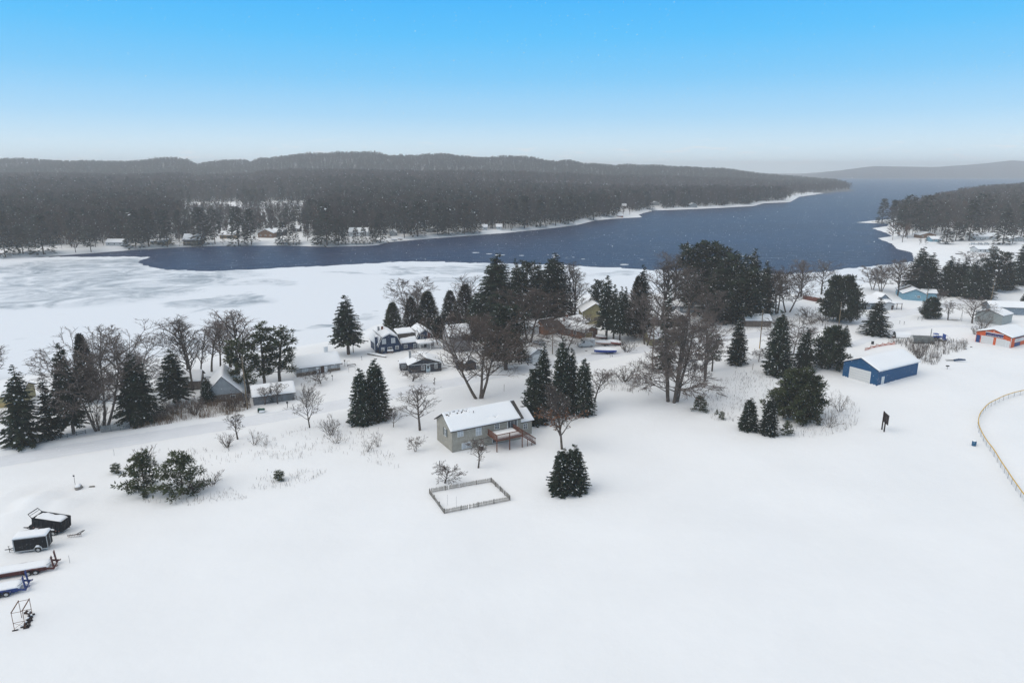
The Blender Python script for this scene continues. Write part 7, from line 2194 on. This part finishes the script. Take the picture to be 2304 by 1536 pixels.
# ---- vehicles and covered boats by the brick house
def van(px, py, ang, L, W_, H_, label, m, name='camper_van', cat='van', nose=.9):
    o = local(name, label, cat, px, py, ang)
    q_ = MB(); q_.prism([(0, .45), (L, .45), (L, H_ * .93), (L - .08, H_), (nose + .5, H_), (nose, H_ * .6), (.05, H_ * .5)], 'y', 0, W_); b_ = q_.build('body', m, o)
    q_ = MB(); q_.prism([(nose + .14, H_ * .62), (nose + .95, H_ * .62), (nose + .95, H_ * .9), (nose + .5, H_ * .9)], 'y', -.012, -.003); q_.build('side_window', M_GLASS, b_)
    q_ = MB(); q_.slab((nose + .03, .12, H_ * .61), (nose + .03, W_ - .12, H_ * .61), (nose + .46, W_ - .12, H_ * .97), (nose + .46, .12, H_ * .97), .012); q_.build('windscreen', M_GLASS, b_)
    q_ = MB(); q_.box(-.06, .1, .4, .02, W_ - .1, .62); q_.build('bumper', M_DARK, o)
    for yy in (.2, W_ - .45):
        q_ = MB(); q_.box(-.012, yy, .68, .03, yy + .25, .85); q_.build('headlight', M_BLIND, o)
    q_ = MB(); q_.box(L * .45, -.02, H_ * .78, L * .98, -.003, H_ * .82); q_.build('side_rail', M_GREY, b_)
    q_ = MB(); snow_sheet(q_, (nose + .5, 0, H_ + .004), (L, 0, H_ + .004), (L, W_, H_ + .004), (nose + .5, W_, H_ + .004), .3, L, 10, 6, lip=.05); snow_sheet(q_, (0, .05, H_ * .52), (nose, .05, H_ * .62), (nose, W_ - .05, H_ * .62), (0, W_ - .05, H_ * .52), .14, 2, 5, 5, lip=.1)
    q_.build('roof_snow', M_ROOFSNOW, b_, True)
    for xx in (.95, L - 1.1):
        wheel(o, xx, .06, .34, .22); wheel(o, xx, W_ - .06, .34, .22)
    return o
M_CARWHITE = mat('white_car_paint', (.50, .54, .57), .35, .1, 2, 0)
M_CARGREY = mat('silver_car_paint', (.34, .37, .40), .35, .1, 2, 0)
van(1303, 783, 14, 5.2, 2.0, 2.5, 'long white snowy van parked before the brick garage', M_CARWHITE)
def car(px, py, ang, label, m, L=4.4, W_=1.75, H_=1.45):
    o = local('parked_car', label, 'car', px, py, ang, 'snow-covered parked cars')
    q_ = MB(); q_.prism([(0, .35), (L, .35), (L, .85), (L - .12, .92), (L - .75, 1.0), (L - 1.25, H_), (1.75, H_), (1.05, .98), (.1, .82), (0, .65)], 'y', 0, W_); b_ = q_.build('body', m, o)
    q_ = MB(); q_.prism([(1.22, 1.0), (L - .95, 1.02), (L - 1.3, H_ - .08), (1.8, H_ - .08)], 'y', -.012, -.003); q_.prism([(1.22, 1.0), (L - .95, 1.02), (L - 1.3, H_ - .08), (1.8, H_ - .08)], 'y', W_ + .003, W_ + .012); q_.build('side_window', M_GLASS, b_)
    q_ = MB(); q_.slab((1.08, .12, .995), (1.08, W_ - .12, .995), (1.72, W_ - .12, H_ - .03), (1.72, .12, H_ - .03), .014); q_.build('windscreen', M_GLASS, b_)
    q_ = MB(); snow_sheet(q_, (1.75, 0, H_ + .004), (L - 1.25, 0, H_ + .004), (L - 1.25, W_, H_ + .004), (1.75, W_, H_ + .004), .22, px, 6, 5, lip=.08); snow_sheet(q_, (.1, .05, .83), (1.05, .05, .99), (1.05, W_ - .05, .99), (.1, W_ - .05, .83), .16, 2, 5, 5, lip=.1)
    q_.build('roof_snow', M_ROOFSNOW, b_, True)
    for xx in (.8, L - .85):
        wheel(o, xx, .05, .31, .2); wheel(o, xx, W_ - .05, .31, .2)
car(1197, 772, -50, 'snowy pale car parked left of the low spreading tree', M_CARGREY)
car(1158, 770, -20, 'snowy white car behind the wide two-trunked tree', M_CARWHITE)
car(2183, 551, 4, 'left of three snowy cars before the long white peninsula house', M_CARWHITE)
car(2198, 551, -3, 'middle of three snowy cars before the long white peninsula house', M_CARGREY)
car(2213, 551, 3, 'right of three snowy cars before the long white peninsula house', M_CARWHITE)
car(1510, 776, 6, 'dark car with snow on top beside the low yellow house', M_DARK)
def boat(px, py, ang, L, W_, label, hull, H_=1.2, cover=None, snow=.45, trailer=True, group='boats laid up for winter'):
    o = local('boat', label, 'boat', px, py, ang, group)
    n_ = 10; q_ = MB(); rows = []
    for i in range(n_ + 1):
        f = i / n_; w = W_ / 2 * min(1, (f + .02) ** .55 * 1.25); kz = .35 + .35 * (1 - f) ** 2.2
        rows.append([(f * L, -w, H_ + .12 * (1 - f)), (f * L, -w * .82, kz + .35), (f * L, 0, kz), (f * L, w * .82, kz + .35), (f * L, w, H_ + .12 * (1 - f))])
    o_ = len(q_.v)
    for r_ in rows: q_.v.extend(r_)
    for i in range(n_):
        for j in range(4): q_.f.append((o_ + i * 5 + j, o_ + i * 5 + j + 1, o_ + (i + 1) * 5 + j + 1, o_ + (i + 1) * 5 + j)); q_.m.append(0)
    q_.f.append(tuple(o_ + n_ * 5 + j for j in range(5))); q_.m.append(0)
    hl = q_.build('hull', hull, o)
    c_ = MB()
    o_ = 0
    for i, r_ in enumerate(rows):
        f = i / n_; hump = .35 + .45 * math.sin(math.pi * min(1, f * .9 + .1)); (x0, y0, z0), (x1, y1, z1) = r_[0], r_[4]
        c_.v += [(x0, y0 * 1.03, z0 - .25), (x0, y0 * 1.03, z0 + .03), (x0, y0 * .55, z0 + hump * .8), (x0, 0, z0 + hump), (x0, y1 * .55, z0 + hump * .8), (x0, y1 * 1.03, z0 + .03), (x0, y1 * 1.03, z0 - .25)]
    for i in range(n_):
        for j in range(6): c_.f.append((i * 7 + j, i * 7 + j + 1, (i + 1) * 7 + j + 1, (i + 1) * 7 + j)); c_.m.append(1 if 1 <= j <= 4 and snow else 0)
    c_.f.append(tuple(n_ * 7 + j for j in range(7))); c_.m.append(0)
    c_.build('cover', [cover or hull, M_ROOFSNOW], hl, False)
    if trailer:
        t2 = MB(); t2.bar((-.9, 0, .35), (L * .9, 0, .3), .1); t2.bar((L * .55, -W_ * .5, .32), (L * .55, W_ * .5, .32), .08); t2.build('cradle', M_DARK, o)
        for yy in (-W_ * .5, W_ * .5): wheel(o, L * .62, yy, .28, .16)
M_TARP = mat('blue_tarpaulin', (.006, .042, .28), .45, .15, 2, .1)
boat(1337, 797, 8, 6.6, 2.4, 'pontoon boat wrapped in bright blue tarpaulin and snow', M_TARP, 1.35, M_TARP)
boat(1340, 764, 4, 3.4, 1.6, 'dark red boat beside the brick house corner', mat('dark_red_hull', (.12, .02, .02), .4, .2, 3, 0), .95)
boat(1340, 778, 6, 4.6, 1.9, 'pale salmon-hulled boat between the van and the red boats', mat('salmon_hull', (.36, .23, .20), .4, .2, 3, 0), 1.05)
boat(1366, 776, -12, 4.4, 1.9, 'red boat under a flat snowy cover, right of the salmon one', mat('red_hull', (.26, .055, .05), .4, .2, 3, 0), 1.1)
o = local('sawhorse', 'low wooden stand in front of the blue-wrapped boat', 'stand', 1372, 803, 10)
q_ = MB(); q_.bar((0, 0, .5), (.9, 0, .5), .09); q_.build('beam', M_GREYWOOD, o)
for xx in (.1, .8):
    q_ = MB(); q_.bar((xx, -.25, -.1), (xx, 0, .5), .06); q_.bar((xx, .25, -.1), (xx, 0, .5), .06); q_.build('leg', M_GREYWOOD, o)
rock(1319, 790, (.4, .25, .22), 'small dark lump in the snow before the long white van', M_DKWOOD, 12, True, 'debris', 'debris')
boat(880, 542, 5, 5.0, 2.2, 'white-covered boat pulled up at the bend of the far shore', M_CARWHITE, 1.1, M_CARWHITE, group='boats on the far shore')
boat(895, 540, 20, 4, 1.6, 'tan boat on the far bank right of the white-covered one', mat('tan_hull', (.30, .19, .11), .5, .2, 3, 0), 1.0, group='boats on the far shore')
o = local('picnic_shelter', 'open dark picnic shelter with a snowy roof on the far bank', 'shelter', 620, 547)
q_ = MB(); q_.box(0, 0, 2.3, 9, 4, 2.5); r_ = q_.build('roof', M_DARK, o); q_ = MB(); q_.box(0, 0, 2.51, 9, 4, 2.75); q_.build('roof_snow', M_ROOFSNOW, r_)
for xx in (.2, 3, 6, 8.8):
    q_ = MB(); q_.box(xx - .12, .1, -.5, xx + .12, .3, 2.299); q_.build('post', M_DARK, o)
o = local('dock_section', 'dark dock section stacked on the far bank right of the small brown tree', 'dock', 700, 552)
q_ = MB(); q_.box(0, 0, .1, 7, 1.5, .5); q_.build('deck', M_DKWOOD, o); q_ = MB(); q_.box(.5, 0, .501, 6.6, 1.4, .75); q_.build('snow_cap', M_ROOFSNOW, o)
o = local('log', 'fallen grey log lying across the weedy field', 'log', 1612, 885)
xa, ya, za = GT(1638, 894); q_ = MB(); q_.tube([(0, 0, .15), ((xa - o.location.x) * .5, (ya - o.location.y) * .5, .22), (xa - o.location.x, ya - o.location.y, za - o.location.z + .1)], [.10, .09, .04], 6); q_.build('stem', M_GREYWOOD, o)
o = local('raft', 'dark flat raft lying on the snow of the peninsula lawn', 'raft', 2152, 572)
q_ = MB(); q_.box(0, 0, 0, 4, 1.4, .4); q_.build('deck', M_DKWOOD, o)

# ---- weeds and brambles poking through the snow (too many to count)
def weeds(name, label, pts_px, n_, hmin, hmax, m, seed, w=.03, branch=2, curve=.2, count_boost=1.0):
    rr = np.random.RandomState(seed); poly = np.array([G(*p) for p in pts_px])
    x0, y0 = poly.min(0); x1, y1 = poly.max(0)
    X = rr.uniform(x0, x1, n_ * 5); Y = rr.uniform(y0, y1, n_ * 5)
    clump = .5 + .5 * np.sin(X * .9 + 2 * np.sin(Y * .7)) * np.sin(Y * 1.1 + 1.5 * np.sin(X * .6))
    ok = (poly_sd(X, Y, poly) < 0) & (rr.rand(len(X)) < clump ** 1.5 + .06)
    X, Y = X[ok][:n_], Y[ok][:n_]; Z = terr(X, Y)
    V, F = [], []
    for x, y, z in zip(X, Y, Z):
        H_ = rr.uniform(hmin, hmax); a = rr.uniform(0, 6.28); ln = rr.uniform(0, curve) * H_
        dx, dy = math.cos(a) * ln, math.sin(a) * ln; t = rr.uniform(0, 3.14); sx, sy = math.cos(t) * w / 2, math.sin(t) * w / 2
        o = len(V); mx, my, mz = x + dx * .35, y + dy * .35, z + H_ * .6
        V += [(x - sx, y - sy, z - .1), (x + sx, y + sy, z - .1), (mx + sx * .8, my + sy * .8, mz), (mx - sx * .8, my - sy * .8, mz), (x + dx, y + dy, z + H_)]
        F += [(o, o + 1, o + 2, o + 3), (o + 3, o + 2, o + 4, o + 4)]
        for k in range(branch):
            f = rr.uniform(.35, .9); b = rr.uniform(0, 6.28); L_ = H_ * rr.uniform(.2, .45)
            px_, py_, pz_ = x + dx * f * f, y + dy * f * f, z + H_ * f; o = len(V)
            V += [(px_ - sx * .7, py_ - sy * .7, pz_), (px_ + sx * .7, py_ + sy * .7, pz_), (px_ + math.cos(b) * L_ * .7, py_ + math.sin(b) * L_ * .7, pz_ + L_ * rr.uniform(.1, .9))]
            F.append((o, o + 1, o + 2, o + 2))
    me = bpy.data.meshes.new(name); me.from_pydata(V, [], [f if f[-1] != f[-2] else f[:3] for f in F]); me.materials.append(m); me.update()
    o = link_mesh(name, me); kind(o, 'stuff'); o['label'] = label; o['category'] = 'weeds'
weeds('roadside_reeds', 'dry brown reeds and grass along the upper road edge', [(345, 955), (360, 925), (450, 905), (560, 898), (566, 918), (520, 935), (430, 946)], 3200, .5, 1.7, M_WEED, 1, .05, 2)
weeds('roadside_reeds', 'sparse reeds below the dark spruce by the grey picket fence', [(290, 968), (300, 955), (360, 935), (420, 948), (350, 962)], 500, .4, 1.2, M_WEED, 2, .05, 2)
weeds('field_weeds', 'scattered weed stalks poking through the snow left of the grey house', [(560, 1020), (700, 950), (790, 950), (880, 990), (900, 1060), (760, 1020), (640, 1045)], 400, .3, 1.1, M_BARK, 3, .045, 3, .6)
weeds('field_weeds', 'sparse weed stalks in the open field near the dark tufted seedling', [(540, 1105), (600, 1060), (740, 1060), (680, 1095), (600, 1110)], 150, .3, 1.0, M_BARK, 4, .045, 3, .6)
weeds('field_weeds', 'thin weed stalks around the shrubs below the road', [(330, 1010), (520, 1010), (620, 990), (640, 1030), (480, 1050), (400, 1030)], 150, .3, .9, M_BARK, 5, .045, 3, .6)
weeds('field_weeds', 'weed stalks in the rough snow right of the linden', [(1600, 945), (1560, 880), (1660, 835), (1740, 840), (1740, 890), (1680, 905), (1650, 950)], 900, .25, 1.0, M_BARK, 6, .04, 3, .6)
weeds('field_weeds', 'weed stalks right of the wide bushy pine', [(1850, 905), (1880, 880), (1935, 920), (1930, 960), (1850, 985), (1760, 985), (1790, 955)], 700, .3, 1.3, M_BARK, 7, .04, 3, .5)
weeds('brambles', 'tangled brambles in the snow behind and right of the blue barn', [(2000, 768), (2060, 765), (2140, 770), (2180, 768), (2172, 790), (2120, 800), (2110, 822), (2070, 820), (2050, 790)], 1700, .6, 1.9, M_TWIG, 8, .07, 5, .7)
weeds('field_weeds', 'weed stalks under the two scrubby pines', [(300, 1125), (440, 1115), (520, 1100), (560, 1125), (420, 1140)], 200, .2, .7, M_BARK, 9, .04, 2, .6)
weeds('brambles', 'thin brambles around the wide tangled shrub by the linden', [(1375, 880), (1360, 840), (1440, 810), (1480, 840), (1460, 885)], 500, .5, 1.4, M_TWIG, 10, .05, 4, .6)
weeds('field_weeds', 'dark stems scattered along the shore under the lakeside trees', [(1500, 735), (1700, 715), (1900, 715), (1870, 740), (1700, 745), (1560, 752)], 500, .4, 1.3, M_TWIG, 11, .05, 4, .6)

# ---- falling snow
rr = np.random.RandomState(9)
N_ = 80000
D_ = rr.uniform(22, 110, N_ ) ; U2 = rr.uniform(-.85, .85, N_)
Yf = D_; Xf = U2 * D_; keep = rr.rand(N_) < (D_ / 110) ** 1.4
Xf, Yf = Xf[keep], Yf[keep]; Zf = rr.uniform(.5, 66, len(Xf)); rad = rr.uniform(.008, .021, len(Xf)) * (.7 + .5 * Yf / 110)
oct_ = np.array([(1, 0, 0), (-1, 0, 0), (0, 1, 0), (0, -1, 0), (0, 0, 1.5), (0, 0, -1.5)]); of = np.array([(0, 2, 4), (2, 1, 4), (1, 3, 4), (3, 0, 4), (2, 0, 5), (1, 2, 5), (3, 1, 5), (0, 3, 5)])
tlt = np.array([[.75, 0, .66], [0, 1, 0], [-.66, 0, .75]])
ctr = np.stack([Xf, Yf, Zf], 1)
V = (ctr[:, None, :] + (oct_ @ tlt.T)[None] * rad[:, None, None]).reshape(-1, 3)
F = (np.arange(len(ctr))[:, None, None] * 6 + of[None]).reshape(-1, 3)
sf = link_mesh('snowflakes', mesh_np('snowflakes', V, F, [M_ROOFSNOW])); kind(sf, 'stuff'); sf['label'] = 'snowflakes drifting through the air'; sf['category'] = 'snowflakes'

# ---- hazy snow-laden air
hz = bpy.data.materials.new('haze_air'); hz.use_nodes = True
hz.node_tree.nodes.remove(hz.node_tree.nodes['Principled BSDF'])
pv = hz.node_tree.nodes.new('ShaderNodeVolumePrincipled')
pv.inputs['Color'].default_value = (.99, .99, .99, 1); pv.inputs['Density'].default_value = 2.0e-4; pv.inputs['Anisotropy'].default_value = 0.0
hz.node_tree.links.new(pv.outputs[0], hz.node_tree.nodes['Material Output'].inputs['Volume'])
q_ = MB(); q_.box(-6000, -400, -9, 7000, 8200, 121)
kind(q_.build('haze', hz), 'stuff')
